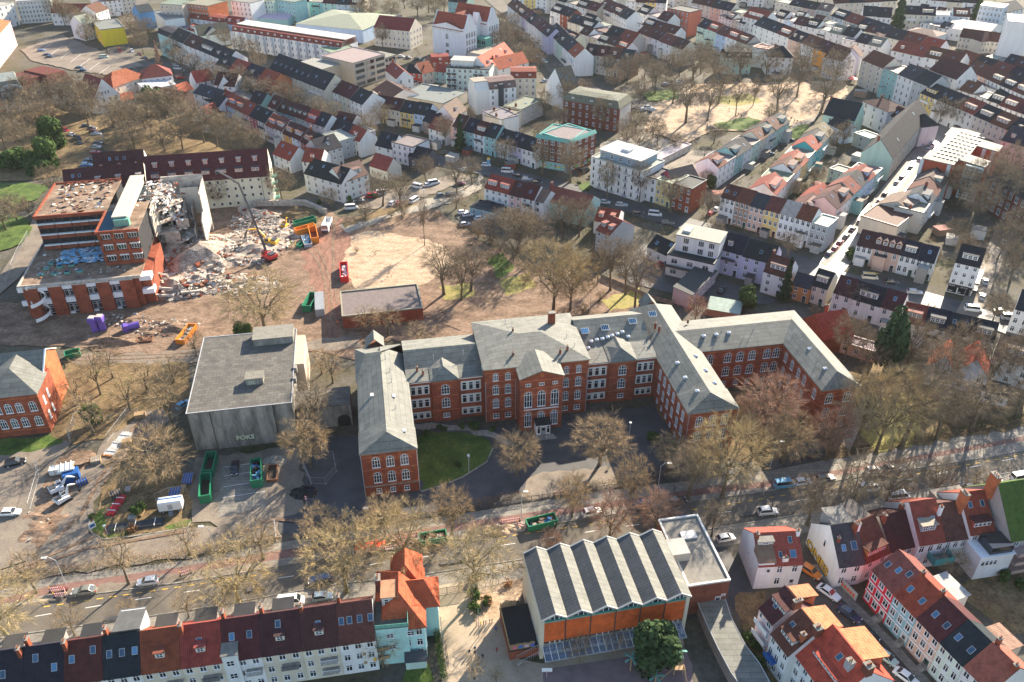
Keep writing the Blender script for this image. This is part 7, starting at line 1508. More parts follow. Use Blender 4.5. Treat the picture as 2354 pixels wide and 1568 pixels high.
def track(o,x0,y,L=3.6,mat='black'):
 m=MB();m.extr([(x0,.35),(x0+.3,.05),(x0+L-.3,.05),(x0+L,.35),(x0+L,.6),(x0+L-.3,.85),(x0+.3,.85),(x0,.6)],y-.3,y+.3,0,'y');m.build('track',[mat],o)
def excavator(label,pos,rz,col,joints,sc=1.0,name='excavator',house=2.9,boomcol=None):
 o=thing(name,label,'excavator',(pos.x,pos.y,0),rz);o.scale=(sc,sc,sc);bc=boomcol or col
 track(o,-1.9,-1.1);track(o,-1.9,1.1)
 b1(o,'undercarriage','steel_dark',-.8,-.8,.5,.8,.8,1.05)
 m=MB();m.hull([(-2.4,-1.35,1.1),(1.3,-1.35,1.1),(1.3,1.35,1.1),(-2.4,1.35,1.1),(-2.5,-1.2,2.0),(1.2,-1.3,1.7),(1.2,1.3,1.7),(-2.5,1.2,2.0),(-2.0,-1.2,2.25),(-2.0,1.2,2.25)]);m.build('body',['paint'],o,col=col)
 b1(o,'engine_cover','steel_dark',-2.3,-.9,2.2,-.6,.9,2.45)
 m=MB();m.hull([(-.3,.3,1.7),(1.4,.3,1.7),(1.4,1.3,1.7),(-.3,1.3,1.7),(-.2,.4,house),(1.0,.4,house),(1.0,1.25,house),(-.2,1.25,house)]);c=m.build('cab',['paint'],o,col=col)
 m=MB();m.face([(1.42,.4,1.9),(1.42,1.2,1.9),(1.08,1.18,house-.12),(1.08,.46,house-.12)]);m.face([(-.15,1.32,1.95),(1.25,1.32,1.95),(.95,1.28,house-.12),(-.1,1.28,house-.12)]);m.face([(-.15,.28,1.95),(1.25,.28,1.95),(.95,.36,house-.12),(-.1,.36,house-.12)]);m.face([(-.15,.45,house+.012),(.95,.45,house+.012),(.95,1.2,house+.012),(-.15,1.2,house+.012)]);m.build('cab_glass',['glass'],c,fix=False)
 for i,(a,b) in enumerate(zip(joints,joints[1:])):
  nm=['boom','stick','attachment'][min(i,2)] if len(joints)<=4 else['boom','boom_extension','stick','attachment'][min(i,3)]
  a=Vector((a[0],-.1,a[1]));b=Vector((b[0],-.1,b[1]));w0=.42 if i==0 else.32;w1=.32 if i==0 else.2
  m=MB();q=(b-a).normalized();n=Vector((-q.z,0,q.x));mid=a.lerp(b,.45)
  m.hull([tuple(a+n*w0*.6+Vector((0,s*.22,0))) for s in(-1,1)]+[tuple(a-n*w0*.6+Vector((0,s*.22,0))) for s in(-1,1)]+[tuple(mid+n*w0+Vector((0,s*.24,0))) for s in(-1,1)]+[tuple(b+n*w1*.5+Vector((0,s*.18,0))) for s in(-1,1)]+[tuple(b-n*w1*.5+Vector((0,s*.18,0))) for s in(-1,1)]);m.build(nm,['paint'],o,col=bc if i<2 else(.05,.05,.05))
 e=joints[-1];m=MB();m.hull([(e[0]-.5,-.6,e[1]),(e[0]-.5,.4,e[1]),(e[0]+.3,-.6,e[1]+.1),(e[0]+.3,.4,e[1]+.1),(e[0]-.3,-.6,e[1]-.9),(e[0]-.3,.4,e[1]-.9),(e[0]+.4,-.5,e[1]-.7),(e[0]+.4,.3,e[1]-.7)]);m.build('bucket',['steel_dark'],o)
 return o
excavator('red-backed long-reach demolition excavator with black boom raised to the ruin',f2(505,462),R(140),(.60,.04,.04),[(1.0,2.0),(3.6,9.0),(8.2,19.5),(17.5,20.5)],1.25,boomcol=(.05,.05,.055))
excavator('yellow tracked excavator digging in the rubble',f2(515,372),R(168),(.78,.42,.04),[(1.0,1.8),(3.6,5.2),(7.2,4.6),(8.4,2.0)],1.1)
excavator('white and blue excavator nearest the site road',S_(100,1480,2.24)(275,522),R(55),(.72,.73,.74),[(1.0,1.5),(1.9,4.3),(3.9,3.4),(4.3,1.4)],.8)
excavator('white and blue excavator behind its twin by the blue container',S_(100,1480,2.24)(235,445),R(40),(.70,.71,.74),[(1.0,1.5),(2.6,3.8),(4.6,2.6),(4.9,1.2)],.8)
excavator('small yellow digger among the rubble heaps',f2(608,258),R(80),(.75,.42,.04),[(1,1.6),(2,4),(3.6,3.6),(4,2.2)],.75)
def wheel_mesh(r,w):
 def f():
  m=MB();m.tube((0,-w/2,0),(0,w/2,0),r,r,14,0,True);m.tube((0,-w/2-.012,0),(0,w/2+.012,0),r*.62,r*.62,10,1,True);return m.mesh('wheel',['black','rim'])
 return cached(('wheel',r,w),f)
def truck(label,a,b):
 d=b-a;o=thing('tipper_truck',label,'truck',(a.x,a.y,0),math.atan2(d.y,d.x))
 m=MB();m.hull([(0,-1.25,.6),(0,1.25,.6),(2.2,-1.25,.6),(2.2,1.25,.6),(.1,-1.2,2.0),(.1,1.2,2.0),(.35,-1.1,3.3),(.35,1.1,3.3),(2.2,-1.1,3.4),(2.2,1.1,3.4)]);o2=m.build('cab',['white_steel'],o)
 m=MB();m.face([(.06,-1.1,1.95),(.06,1.1,1.95),(.28,1.0,3.0),(.28,-1.0,3.0)]);m.build('windscreen',['glass'],o2,fix=False)
 m=MB();m.box(-.05,-1.15,.5,0,1.15,1.3);m.build('grille',['steel_dark'],o2)
 m=MB()
 m.hull([(2.6,-1.1,1.2),(8.6,-1.1,1.2),(8.6,-1.25,2.9),(2.6,-1.25,2.9)]+[(2.6,-1.0,1.2),(8.6,-1.0,1.2),(8.6,-1.15,2.9),(2.6,-1.15,2.9)]);m.hull([(2.6,1.1,1.2),(8.6,1.1,1.2),(8.6,1.25,2.9),(2.6,1.25,2.9),(2.6,1.0,1.2),(8.6,1.0,1.2),(8.6,1.15,2.9),(2.6,1.15,2.9)]);m.box(2.6,-1.0,1.15,8.6,1.0,1.3);m.box(2.5,-1.25,1.2,2.62,1.25,3.1);m.box(8.5,-1.2,1.2,8.6,1.2,2.6);m.build('tipper_body',['white_steel'],o)
 b1(o,'chassis','steel_dark',.2,-.5,.6,8.4,.5,1.1)
 for x in(1.0,4.8,6.2,7.6):
  for y in(-1.05,1.05):ob('wheel',wheel_mesh(.52,.35),o,(x,y,.52))
truck('white tipper truck facing us beside the skips',f2(862,300),f2(905,200))
def tank(label,pos,lying=False):
 o=thing('storage_tank',label,'tank',(pos.x,pos.y,0))
 m=MB();m.tube((0,0,0),(0,0,3.0),1.05,.95,16,0,True);b=m.build('tank_body',['purple_plastic'],o)
 m=MB();m.hull([(-1,-1,3.0),(1,-1,3.0),(1,1,3),(-1,1,3),(-1.05,-1.05,4.2),(1.05,-1.05,4.2),(1.05,1.05,4.2),(-1.05,1.05,4.2),(-.8,-.8,4.7),(.8,-.8,4.7),(.8,.8,4.7),(-.8,.8,4.7)]);t=m.build('tank_head',['purple_plastic'],o)
 b2(o,'tank_lid',(.45,.40,.38),-.85,-.85,4.7,.85,.85,4.8)
 if lying:o.rotation_euler=(R(90),0,R(-60));o.location.z=1.0
tank('upright purple tank with grey lid, left one of the pair',p(3,660,715));tank('upright purple tank with grey lid, right one of the pair',p(3,712,705));tank('purple tank lying on its side in the mud',p(3,965,690),True)
bld('low flat-roofed brick pavilion with mossy roof and white fascia on the building site','pavilion',W(4,5,622),W(4,562,562),4.0,D=14.5,roof='flat',wall='R',rc='n',cols=0,rows=1,near=True,rimc=(.30,.28,.2),roofcol=(.165,.165,.115))
f3=S_(100,1480,2.24)
def pipes(label,a,b,n,r,mat,capm,rows_=2,name='pipe_stack'):
 d=b-a;L=d.length;o=thing(name,label,'pipes',(a.x,a.y,0),math.atan2(d.y,d.x))
 me=cached(('pipe',round(L,1),r,mat,capm),lambda:(lambda m:(m.tube((0,0,0),(L,0,0),r,r,8,0,True),m.tube((-.25,0,0),(0,0,0),r*.85,r*.85,8,1,True),m.mesh('pipe',[mat,capm]))[2])(MB()))
 for j in range(rows_):
  for i in range(n):ob('pipe',me,o,(random.uniform(-.25,.25),(i-n/2)*r*2.15+(j%2)*r,r+j*r*1.9))
 m=MB()
 for t in(.15,.5,.85):m.box(L*t-.06,-n*r*1.15,0,L*t+.06,n*r*1.15,rows_*r*2+.1)
 m.build('strap',['bag_white'],o);return o
pipes('bundle of bright red plastic pipes on the verge',f3(622,630),f3(715,492),7,.11,'pipe_red','pipe_red',3)
pipes('long black pipes stacked along the kerb of the verge',f3(600,745),f3(1030,685),6,.16,'steel_dark','pipe_red',2)
pipes('long grey district-heating pipes beside the site road',f3(605,180),f3(755,5),8,.15,'metal','orange_steel',2)
pipes('grey pipes lying on top of the blue container',f3(255,345),f3(365,318),6,.22,'bag_white','bag_white',1).location.z=2.7
def trailer():
 a,b=f3(1000,625),f3(1180,600);d=b-a;o=thing('site_trailer','white site trailer with round roof edges and steps at its door','trailer',(a.x,a.y,0),math.atan2(d.y,d.x));L=d.length
 m=MB();m.extr([(-.0,.7),(2.4,.7),(2.4,2.6),(2.1,2.95),(.3,2.95),(0,2.6)],0,L);m.build('body',['white_steel'],o)
 b1(o,'roof_stripe','blue_film',.0,1.3,2.96,L,1.7,2.98);b1(o,'door','metal',L*.4,-.02,1.0,L*.6,0,2.4)
 for i in range(4):b1(o,'step','metal',L*.4,-.3-.25*i,.75-.2*i,L*.6,-.08-.25*i,.8-.2*i)
 for x in(.8,L-.8):ob('wheel',wheel_mesh(.33,.22),o,(x,.1,.33));ob('wheel',wheel_mesh(.33,.22),o,(x,2.3,.33))
 m=MB();m.tube((L,1.2,.7),(L+1.6,1.2,.6),.06,.06,6);m.build('drawbar',['steel_dark'],o)
trailer()
def crate(label,pos,s,mat,rz=.3,name='crate',cat='crate'):
 o=thing(name,label,cat,(pos.x,pos.y,0),rz);w,d,h=s
 m=MB();m.box(-w/2,-d/2,.12,w/2,d/2,h);m.build('box',[mat],o)
 for i in range(5):m=MB();x=-w/2+w*i/4;m.box(x-.05,-d/2-.04,.1,x+.05,d/2+.04,h+.03);m.build('slat',['wood'],o)
crate('wooden crate with numbers beside the long grey pipes',f3(752,85),(2,1.4,1.2),'wood');crate('wooden crate at the head of the grey pipes',p(3,970,1310),(2.4,1.6,1.3),'wood');crate('pale pallet stack at the bend of the site road',f3(620,225),(3.2,1.2,.5),'wood',.9)
crate('dark small generator beside the red pipes',f3(665,485),(2.2,1.6,1.2),'steel_dark',.6,'generator','generator');crate('grey plastic tub on the verge',f3(760,440),(1.2,1.4,.6),'metal',.2,'tub','tub');crate('flat wooden roll-off tray by the round shrub',f3(838,620),(2.2,1.8,.5),'wood',-.1,'tray','tray')
crate('small grey generator beside the wooden tray',f3(795,660),(1.6,1.4,.9),'metal',.1,'generator','generator');crate('blue covered pallet nearest the trailer',f3(1118,480),(2.4,3.4,.9),'blue_steel',.15,'pallet','pallet');crate('blue covered pallet under the round tree edge',f3(1218,365),(2.2,3.2,.9),'blue_steel',.15,'pallet','pallet');crate('pile of planks between the blue pallets',f3(1178,440),(.9,2.8,.6),'wood',.1,'plank_pile','planks')
crate('blue skip bucket beside the blue container',f3(412,392),(2.2,1.3,1.2),'blue_steel',.6,'bucket','bucket');crate('white sacks stacked behind the blue container',f3(255,300),(5,1.8,1.6),'bag_white',.25,'sack_stack','sacks');crate('grey stones heaped by the dug pit',f3(515,222),(2,2,1.0),'concrete',.4,'stone_heap','stones')
heap('earth_heap','earth rim of the dug pit',f3(380,215),4.5,3.5,.9,'dirt');m=MB();n=12;c=f3(385,225);m.face([(c.x+2.6*math.cos(2*math.pi*i/n),c.y+2.1*math.sin(2*math.pi*i/n),.95) for i in range(n)]);struct(m.build('pit',['dirt'],fix=False))
heap('earth_heap','churned earth along the site lane',f3(60,760),5,4,.7,'dirt',20,.3);heap('earth_heap','churned earth beside the fence panels',f3(120,650),6,3,.6,'dirt',10,.3)
heap('sand_heap','pale sand heap between the skips of the road works',f5(830,192),4.6,1.6,1.1,'sand',10,.3);heap('sand_heap','lower sand heap beside the barriers',f5(920,178),3.4,1.4,.7,'sand',14,.3);heap('earth_heap','earth in the pavement trench left of the green skip',f5(240,260),8,1.2,.5,'dirt',14,.3)
M['red_white']=None
def stripes():
 m,n,b=newmat('red_white_boards');tc=n.nodes.new('ShaderNodeTexCoord');w_=N(n,'ShaderNodeTexWave',Scale=.9,bands_direction='X');n.links.new(tc.outputs['Object'],w_.inputs['Vector'])
 n.links.new(ramp(n,w_.outputs['Fac'],[(.49,(.75,.74,.72)),(.51,(.62,.04,.03))]).outputs[0],b.inputs['Base Color']);b.inputs['Roughness'].default_value=.5;M['red_white']=m
stripes()
def barrier(label,a,b):
 d=b-a;L=round(d.length,1);o=thing('traffic_barrier',label,'barrier',(a.x,a.y,0),math.atan2(d.y,d.x),'red and white barriers of the road works')
 b1(o,'board','red_white',0,-.04,.55,L,.04,1.0);b1(o,'toe_board','red_white',0,-.03,.12,L,.03,.3)
 for x in(.1,L-.1):m=MB();m.box(x-.04,-.05,.1,x+.04,.05,1.05);m.box(x-.15,-.4,0,x+.15,.4,.1);m.build('foot',['black'],o)
 m=MB();m.tube((.1,0,1.05),(.1,0,1.3),.09,.09,8,0,True);m.build('warning_lamp',['yellow_steel'],o)
for a,b,l in(((860,152),(970,135),'barrier with yellow lamps behind the sand heap'),((952,160),(1008,178),'barrier set askew at the end of the green skip'),((1068,182),(1176,165),'barrier before the green skip of the road works'),((268,240),(380,222),'barrier behind the earth-filled skip'),((428,262),(540,240),'barrier before the earth-filled skip'),((270,275),(335,268),'short barrier left of the earth-filled skip'),((20,330),(190,300),'barrier along the red netting'),((190,306),(330,284),'barrier between the netting and the earth-filled skip')):
 barrier('red and white '+l,f5(*a),f5(*b))
fz=S_(80,1900,2.489)
barrier('red and white barrier left of the grey saloon car',fz(225,305),fz(375,290));barrier('red and white barrier before the street lamp at the left',fz(262,352),fz(378,340));barrier('red and white barrier end-on beside the street lamp',fz(372,352),fz(352,290));barrier('red and white barrier by the hedge end',p(6,1242,838),p(6,1320,812));barrier('red and white barrier at the fence by the lit forecourt',p(7,1465,285),p(7,1565,262))
m=MB();a,b=f5(25,312),f5(190,292);d=b-a
for i in range(30):chunkbox(m,a+d*random.random()+Vector((0,random.uniform(0,1.6),random.uniform(.1,.6))),(.7,.35,.12))
o=m.build('safety_net',['red_orange_paint'],fix=False);tag(o,'heap of orange-red safety netting lying along the pavement trench','netting')
def fence_line(label,pts,h=2.0,name='site_fence',mat='metal',bars=True,step=3.4,group=None):
 c=pts[0];o=thing(name,label,'fence',(c.x,c.y,0));
 def panel(L):
  m=MB();
  for z in(.15,h):m.tube((0,0,z),(L,0,z),.03,.03,4)
  for x in(0,L):m.tube((x,0,0),(x,0,h),.03,.03,4)
  n=int(L/.25)
  for i in range(1,n):m.box(L*i/n-.008,-.008,.15,L*i/n+.008,.008,h)
  return m.mesh('fence_panel',[mat])
 foot=cached('foot',lambda:(lambda m:(m.box(-.12,-.35,0,.12,.35,.14),m.mesh('fence_foot',['concrete']))[1])(MB()))
 for a,b in zip(pts,pts[1:]):
  d=b-a;n=max(1,round(d.length/step));L=round(d.length/n,2);ang=math.atan2(d.y,d.x)
  for i in range(n):
   q=a+d*(i/n)-c;ob('fence_panel',cached(('fp',L,h,mat),lambda:panel(L)),o,(q.x,q.y,0),ang);ob('fence_foot',foot,o,(q.x,q.y,0),ang)
 return o
fence_line('mobile mesh fence along the left site lane',[f3(5,590),f3(75,345),f3(60,250)]);fence_line('mobile mesh fence from the lawn to the grey pipes',[f3(320,80),f3(300,0)]+[p(3,960,1290)]);fence_line('mobile mesh fence round the round tree by the trailer',[f3(970,520),f3(1075,470),f3(1210,455)]);fence_line('mobile mesh fence round the brown tree by the bunker',[f4(1165,290),f4(1240,450),p(6,2245,205),p(6,2320,120),p(6,2300,20)])
fence_line('mesh fence with feet at the left villa garden',[p(3,480,1480),p(3,520,1330),p(3,560,1300)]);fence_line('long mesh fence in front of the building site track',[p(3,740,1480),p(3,900,1270)])
fence_line('tall mesh fence beside the left street of the ruin',[p(3,40,400),p(3,120,200),p(3,200,60)])
def lamp(label,base,top,arm=True,h=None):
 b=base;H=h or 9.0
 o=thing('street_lamp',label,'street lamp',(b.x,b.y,0),random.choice([0]))
 m=MB();m.tube((0,0,0),(0,0,H*.82),.09,.07,8);m.build('post',['metal'],o)
 if arm:
  dx,dy=top
  m=MB();pr_=(0,0,H*.82);
  for i in range(1,6):
   t=i/5;q=(dx*math.sin(t*1.57),dy*math.sin(t*1.57),H*.82+H*.18*math.sin(t*2.2));m.tube(pr_,q,.06,.05,6);pr_=q
  m.build('arm',['metal'],o);m=MB();m.hull([(pr_[0]+a*.5,pr_[1]+b_*.18,pr_[2]+c*.1) for a in(-1,1) for b_ in(-1,1) for c in(-1,.4)]);m.build('lamp_head',['white_steel'],o)
 else:
  m=MB();m.tube((0,0,H*.82),(0,0,H*.86),.3,.3,10,0,True);m.build('lamp_head',['white_steel'],o)
lamp('curved street lamp left of the grey saloon car',fz(370,260),(-1.6,-.5));lamp('curved street lamp behind the golden tree',p(6,1490,690),(-1.2,-.5));lamp('street lamp hooked over the road works skip',p(7,1240,450),(.9,-.4));lamp('curved street lamp at the right end of the forecourt fence',p(7,2180,250),(1.7,-.5));lamp('white street lamp leaning over the right lawn',p(5,1420,1540),(1.8,-.6));lamp('street lamp arm above the blue van',p(8,600,100),(1.2,-.4));lamp('street lamp at the left of the golden crown pair',p(7,190,560),(0.3,-.6))
lamp('white garden lamp post on the forecourt lawn',p(7,880,130),(0,0),False,6.5);lamp('tall white lamp post in the court between the wings',p(4,1980,1480),(0,0),False,7);lamp('small globe lamp on the verge corner',f3(600,780),(0,0),False,3.2);lamp('tall lamp post on the upper car park path',p(1,575,1440),(0,0),False,9)
def sign(label,pos,h=2.4,col='red_steel',n=2,name='traffic_sign'):
 o=thing(name,label,'sign',(pos.x,pos.y,0));m=MB();m.tube((0,0,0),(0,0,h),.035,.035,6);m.build('post',['metal'],o)
 for i in range(n):
  z=h-.25-i*.65;m=MB();m.tube((0,-.045,z),(0,-.03,z),.3,.3,14,0,True);q=m.build('sign_plate',[col],o);m=MB();m.tube((0,-.052,z),(0,-.0455,z),.21,.21,14,0,True);m.build('sign_face',['white'],q)
sign('pair of round red-rimmed traffic signs on one post by the soil heap',f4(1195,650));sign('round blue sign on a post on the lawn edge',p(7,880,60),2.2,'blue_steel',1)
o=thing('info_board','blue and white site information board on the verge corner','sign',tuple(f3(495,745)),.9);b1(o,'board','white',-.7,-.03,.6,.7,.03,2.2);b1(o,'print','blue_steel',-.5,-.045,1.0,.5,-.031,1.7)
for x in(-.6,.6):b1(o,'post','wood',x-.05,.031,0,x+.05,.12,2.3)
o=thing('advertising_column','white and yellow advertising column at the street corner','column',tuple(p(1,1015,1145)));m=MB();m.tube((0,0,0),(0,0,3.2),.7,.7,16,0,True);m.build('drum',['white_steel'],o);m=MB();m.tube((0,0,.5),(0,0,2.8),.72,.72,16);m.build('poster',['pale_blue_sheet'],o,fix=False);m=MB();m.tube((0,0,3.2),(0,0,3.7),.85,.4,16,0,True);m.build('cap',['yellow_steel'],o)
# ================================================================ trees, hedges, bushes
def tubes(m,P,r0,r1,n):
 k=len(P)-1
 for i in range(k):m.tube(P[i],P[i+1],r0+(r1-r0)*i/k,r0+(r1-r0)*(i+1)/k,n)
def bez(a,b,lift,n,jit,rng):
 a=Vector(a);b=Vector(b);d=(b-a).length;out=[]
 off=[Vector((rng.uniform(-1,1),rng.uniform(-1,1),rng.uniform(-.6,.6)))*d*jit for _ in range(n+1)]
 for i in range(n+1):
  t=i/n;q=a.lerp(b,t);q.z+=lift*d*(t*(1-t))
  if 0<i<n:q+=off[i]
  out.append(q)
 return out
def tree_mesh(seed,H,Rr,th,l1=8,l2=46,l3=300,tw=4200,tl=1.1,twd=.05,bark='bark',shape=(1,1),spread=.6,knot=0.0,flat=.5):
 """H height, Rr crown radius, th clear trunk height"""
 rng=random.Random(seed);m=MB();cz=(H+th)/2+(H-th)*.06;ry=(H-th)/2
 c=Vector((0,0,cz))
 def inside(s0,s1):
  while True:
   v=Vector((rng.uniform(-1,1),rng.uniform(-1,1),rng.uniform(-1,1)));l=v.length
   if s0<l<s1:
    lump=1+.22*math.sin(v.x*5+seed)*math.cos(v.y*4+seed*2)+.12*math.sin(v.z*6+seed)
    return Vector((v.x*Rr*lump,v.y*Rr*lump,cz+v.z*ry*(lump if v.z>0 else.9)))
 nodes=[];lean=Vector((rng.uniform(-.04,.04)*H,rng.uniform(-.04,.04)*H,0))
 tr=max(.16,H*.024);top=Vector((lean.x,lean.y,th+(H-th)*.28))
 T=[Vector((0,0,-.1)),Vector((0,0,th*.1)),Vector((lean.x*.3,lean.y*.3,th*.6)),Vector((lean.x*.7,lean.y*.7,th)),top]
 m.tube(T[0],T[1],tr*1.6,tr*1.15,8);tubes(m,T[1:],tr*1.05,tr*.55,8)
 nodes+=[(T[3],tr*.6),(top,tr*.5)]
 N1=[]
 for i in range(l1):
  a=2*math.pi*(i+rng.uniform(-.3,.3))/l1;el=rng.uniform(-.1,.9);q=Vector((math.cos(a)*Rr*spread*(1-.35*max(0,el)),math.sin(a)*Rr*spread*(1-.35*max(0,el)),cz+el*ry*.75))
  s=T[3].lerp(top,rng.random());P=bez(s,q,-.12*(1-el),5,.05,rng);tubes(m,P,tr*.46,tr*.16,6)
  for j,v in enumerate(P[1:]):N1.append((v,tr*(.42-.05*j)))
 N2=[]
 for i in range(l2):
  q=inside(.3,.86);s,r=min(N1,key=lambda z:(z[0]-q).length+(2.0 if z[0].z>q.z+1 else 0));P=bez(s,q,-.05,3,.09,rng);tubes(m,P,min(r*.6,tr*.2),tr*.06,5)
  for v in P[1:]:N2.append(v)
 limb=m;fine=MB();N3=[];import bisect
 V2=np.array([tuple(v) for v in N2])
 for i in range(l3):
  q=inside(.35,.98);d=np.linalg.norm(V2-np.array(tuple(q)),axis=1);s=N2[int(d.argmin())];P=bez(s,q,0,2,.1,rng);tubes(limb,P,tr*.055+.008,.018,3)
  N3+=[(P[1],q-s),(P[2],q-s),(P[1].lerp(P[2],.5),q-s)]
 for i in range(tw):
  s,d=rng.choice(N3);o=(s-c);o=Vector((o.x/Rr,o.y/Rr,o.z/ry));
  dr=(d.normalized()*.55+o*.7+Vector((rng.uniform(-1,1),rng.uniform(-1,1),rng.uniform(-.7,1)))*.6)
  if dr.length<.05:continue
  dr.normalize();L=tl*rng.uniform(.5,1.25);e=s+dr*L;n=dr.cross(Vector((rng.uniform(-1,1),rng.uniform(-1,1),rng.uniform(-1,1))))
  if n.length<.01:continue
  n=n.normalized()*twd*rng.uniform(.5,1.2)
  fine.face([s-n*.5,s+n*.5,e+n*.12,e-n*.12])
  mid=s+dr*L*rng.uniform(.35,.7);sd=(dr+n.normalized()*rng.choice([-1,1])*.9).normalized();f_=mid+sd*L*.5
  fine.face([mid-n*.35,mid+n*.35,f_])
  if knot and rng.random()<knot:
   k=twd*1.1;fine.face([e+Vector((-k,0,0)),e+Vector((0,k,0)),e+Vector((k,0,k)),e+Vector((0,-k,k))])
 return limb.mesh('trunk',[bark]),fine
def leafball(seed,Rr,H,n,s,z0=0.0,cone=False,dens=1):
 rng=random.Random(seed);m=MB();lumps=[(rng.uniform(-.5,.5),rng.uniform(-.5,.5),rng.uniform(.2,.9),rng.uniform(.35,.6)) for _ in range(9)]
 for i in range(n):
  if cone:
   t=rng.random()**.7;z=z0+(H-z0)*(1-t);r=Rr*t*(.75+.3*math.sin(z*3+seed))*(rng.random()**.35);a=rng.uniform(0,6.283);c=Vector((r*math.cos(a),r*math.sin(a),z-.25*r))
   d=Vector((math.cos(a),math.sin(a),-.35));
  else:
   L=rng.choice(lumps);v=Vector((rng.gauss(0,1),rng.gauss(0,1),rng.gauss(0,1))).normalized()*(rng.random()**.3);c=Vector(((L[0]+v.x*L[3])*Rr,(L[1]+v.y*L[3])*Rr,z0+max(0.02,(L[2]*.8+v.z*L[3]*.6))*(H-z0)));d=v
  n_=(d+Vector((rng.uniform(-1,1),rng.uniform(-1,1),rng.uniform(-.5,1)))*.8).normalized();u=n_.cross(Vector((0,0,1)));u=(u if u.length>.05 else Vector((1,0,0))).normalized();w=n_.cross(u);k=s*rng.uniform(.5,1.3)
  m.face([c-u*k*.5-w*k*.3,c+u*k*.5-w*k*.3,c+u*k*.2+w*k*.7,c-u*k*.2+w*k*.7])
 return m
TREES={}
def tree_kind(name,twm,variants):
 out=[]
 for v in variants:
  lm,fine=tree_mesh(**v);out.append((lm,fine.mesh('crown',[twm]),v['H'],v['Rr']))
 TREES[name]=out
tree_kind('plane','twig_gold',[dict(seed=1,H=16,Rr=7.5,th=4,l1=7,l2=40,l3=260,tw=3600,tl=1.7,twd=.05,bark='bark_pale',spread=.62,knot=.3),dict(seed=2,H=15,Rr=7,th=4.5,l1=8,l2=44,l3=260,tw=3400,tl=1.7,twd=.05,bark='bark_pale',knot=.3)])
tree_kind('round','twig',[dict(seed=3,H=14,Rr=5.5,th=3,l1=9,l2=60,l3=420,tw=5200,tl=1.35,twd=.042),dict(seed=4,H=15,Rr=6.2,th=3.5,l1=9,l2=60,l3=420,tw=5200,tl=1.35,twd=.042)])
tree_kind('red','twig_red',[dict(seed=5,H=13,Rr=5.2,th=2.6,l1=9,l2=60,l3=380,tw=5200,tl=1.3,twd=.042)])
tree_kind('tall','twig_grey',[dict(seed=6,H=19,Rr=5.2,th=6,l1=8,l2=50,l3=320,tw=4200,tl=1.6,twd=.04),dict(seed=7,H=18,Rr=5.6,th=5,l1=8,l2=50,l3=320,tw=4400,tl=1.6,twd=.04),dict(seed=8,H=20,Rr=7,th=6,l1=9,l2=60,l3=360,tw=4600,tl=1.7,twd=.042)])
tree_kind('sparse','twig',[dict(seed=9,H=10,Rr=3.8,th=2.5,l1=7,l2=30,l3=160,tw=1300,tl=1.2,twd=.032),dict(seed=10,H=11,Rr=3.4,th=3,l1=6,l2=30,l3=160,tw=1200,tl=1.2,twd=.032)])
tree_kind('broad','twig_gold',[dict(seed=12,H=20,Rr=9.5,th=4.5,l1=11,l2=80,l3=600,tw=9000,tl=1.6,twd=.045)])
tree_kind('wood','twig_grey',[dict(seed=13,H=15,Rr=6.5,th=4,l1=8,l2=44,l3=300,tw=4000,tl=1.6,twd=.046),dict(seed=14,H=14,Rr=6,th=3.5,l1=8,l2=44,l3=300,tw=4000,tl=1.6,twd=.046)])
def lb(tag_,mat,**k):return(lambda:(lambda q:q.mesh('crown',[mat]))(leafball(**k)))()
def evergreen_variants():
 m=MB();m.tube((0,0,0),(0,0,9),.22,.05,6);tk=m.mesh('trunk',['bark'])
 TREES['spruce']=[(tk,lb(0,'needle',seed=1,Rr=3.0,H=14,n=3200,s=.75,z0=1.0,cone=True),14,3.0)]
 TREES['evergreen']=[(tk,lb(0,'leaf',seed=3,Rr=4.2,H=10,n=4200,s=.6,z0=.8),10,4.2)]
 TREES['pine']=[(tk,lb(0,'needle',seed=4,Rr=4.0,H=11,n=4600,s=.6,z0=1.0),11,4.0)]
 TREES['poplar']=[(tk,lb(0,'twig_red',seed=5,Rr=2.4,H=17,n=3600,s=.5,z0=.5,cone=True),17,2.4)]
 TREES['bush_green']=[(cached('bt',lambda:(lambda q:(q.tube((0,0,0),(0,0,.8),.06,.03,5),q.mesh('stem',['bark']))[1])(MB())),lb(0,'leaf',seed=6,Rr=1.5,H=2.2,n=520,s=.3,z0=.1),2.2,1.5)]
 TREES['bush_brown']=[(TREES['bush_green'][0][0],lb(0,'hedge_brown',seed=7,Rr=1.5,H=2.0,n=420,s=.26,z0=.1),2.0,1.5)]
 bm_,bf=tree_mesh(seed=15,H=3.2,Rr=1.9,th=.3,l1=7,l2=26,l3=120,tw=900,tl=.6,twd=.035);TREES['bush_bare']=[(bm_,bf.mesh('crown',['twig']),3.2,1.9)]
evergreen_variants()
TC=[0]
NAMES={'spruce':'conifer','pine':'pine_tree','evergreen':'evergreen_tree','poplar':'poplar_tree','bush_green':'bush','bush_brown':'bush','bush_bare':'bush'}
def tree(kind,pos,h,r=None,label='',group=None,rz=None):
 TC[0]+=1;v=TREES[kind][TC[0]%len(TREES[kind])];s=h/v[2];sx=(r/v[3]) if r else s
 nm=NAMES.get(kind,'bare_tree');cat='bush' if nm=='bush' else 'tree'
 o=thing(nm,label,cat,(pos.x,pos.y,0),random.uniform(0,6.28) if rz is None else rz,group);o.scale=(sx,sx,s)
 ob('stem' if nm=='bush' else 'trunk',v[0],o);ob('crown',v[1],o);return o
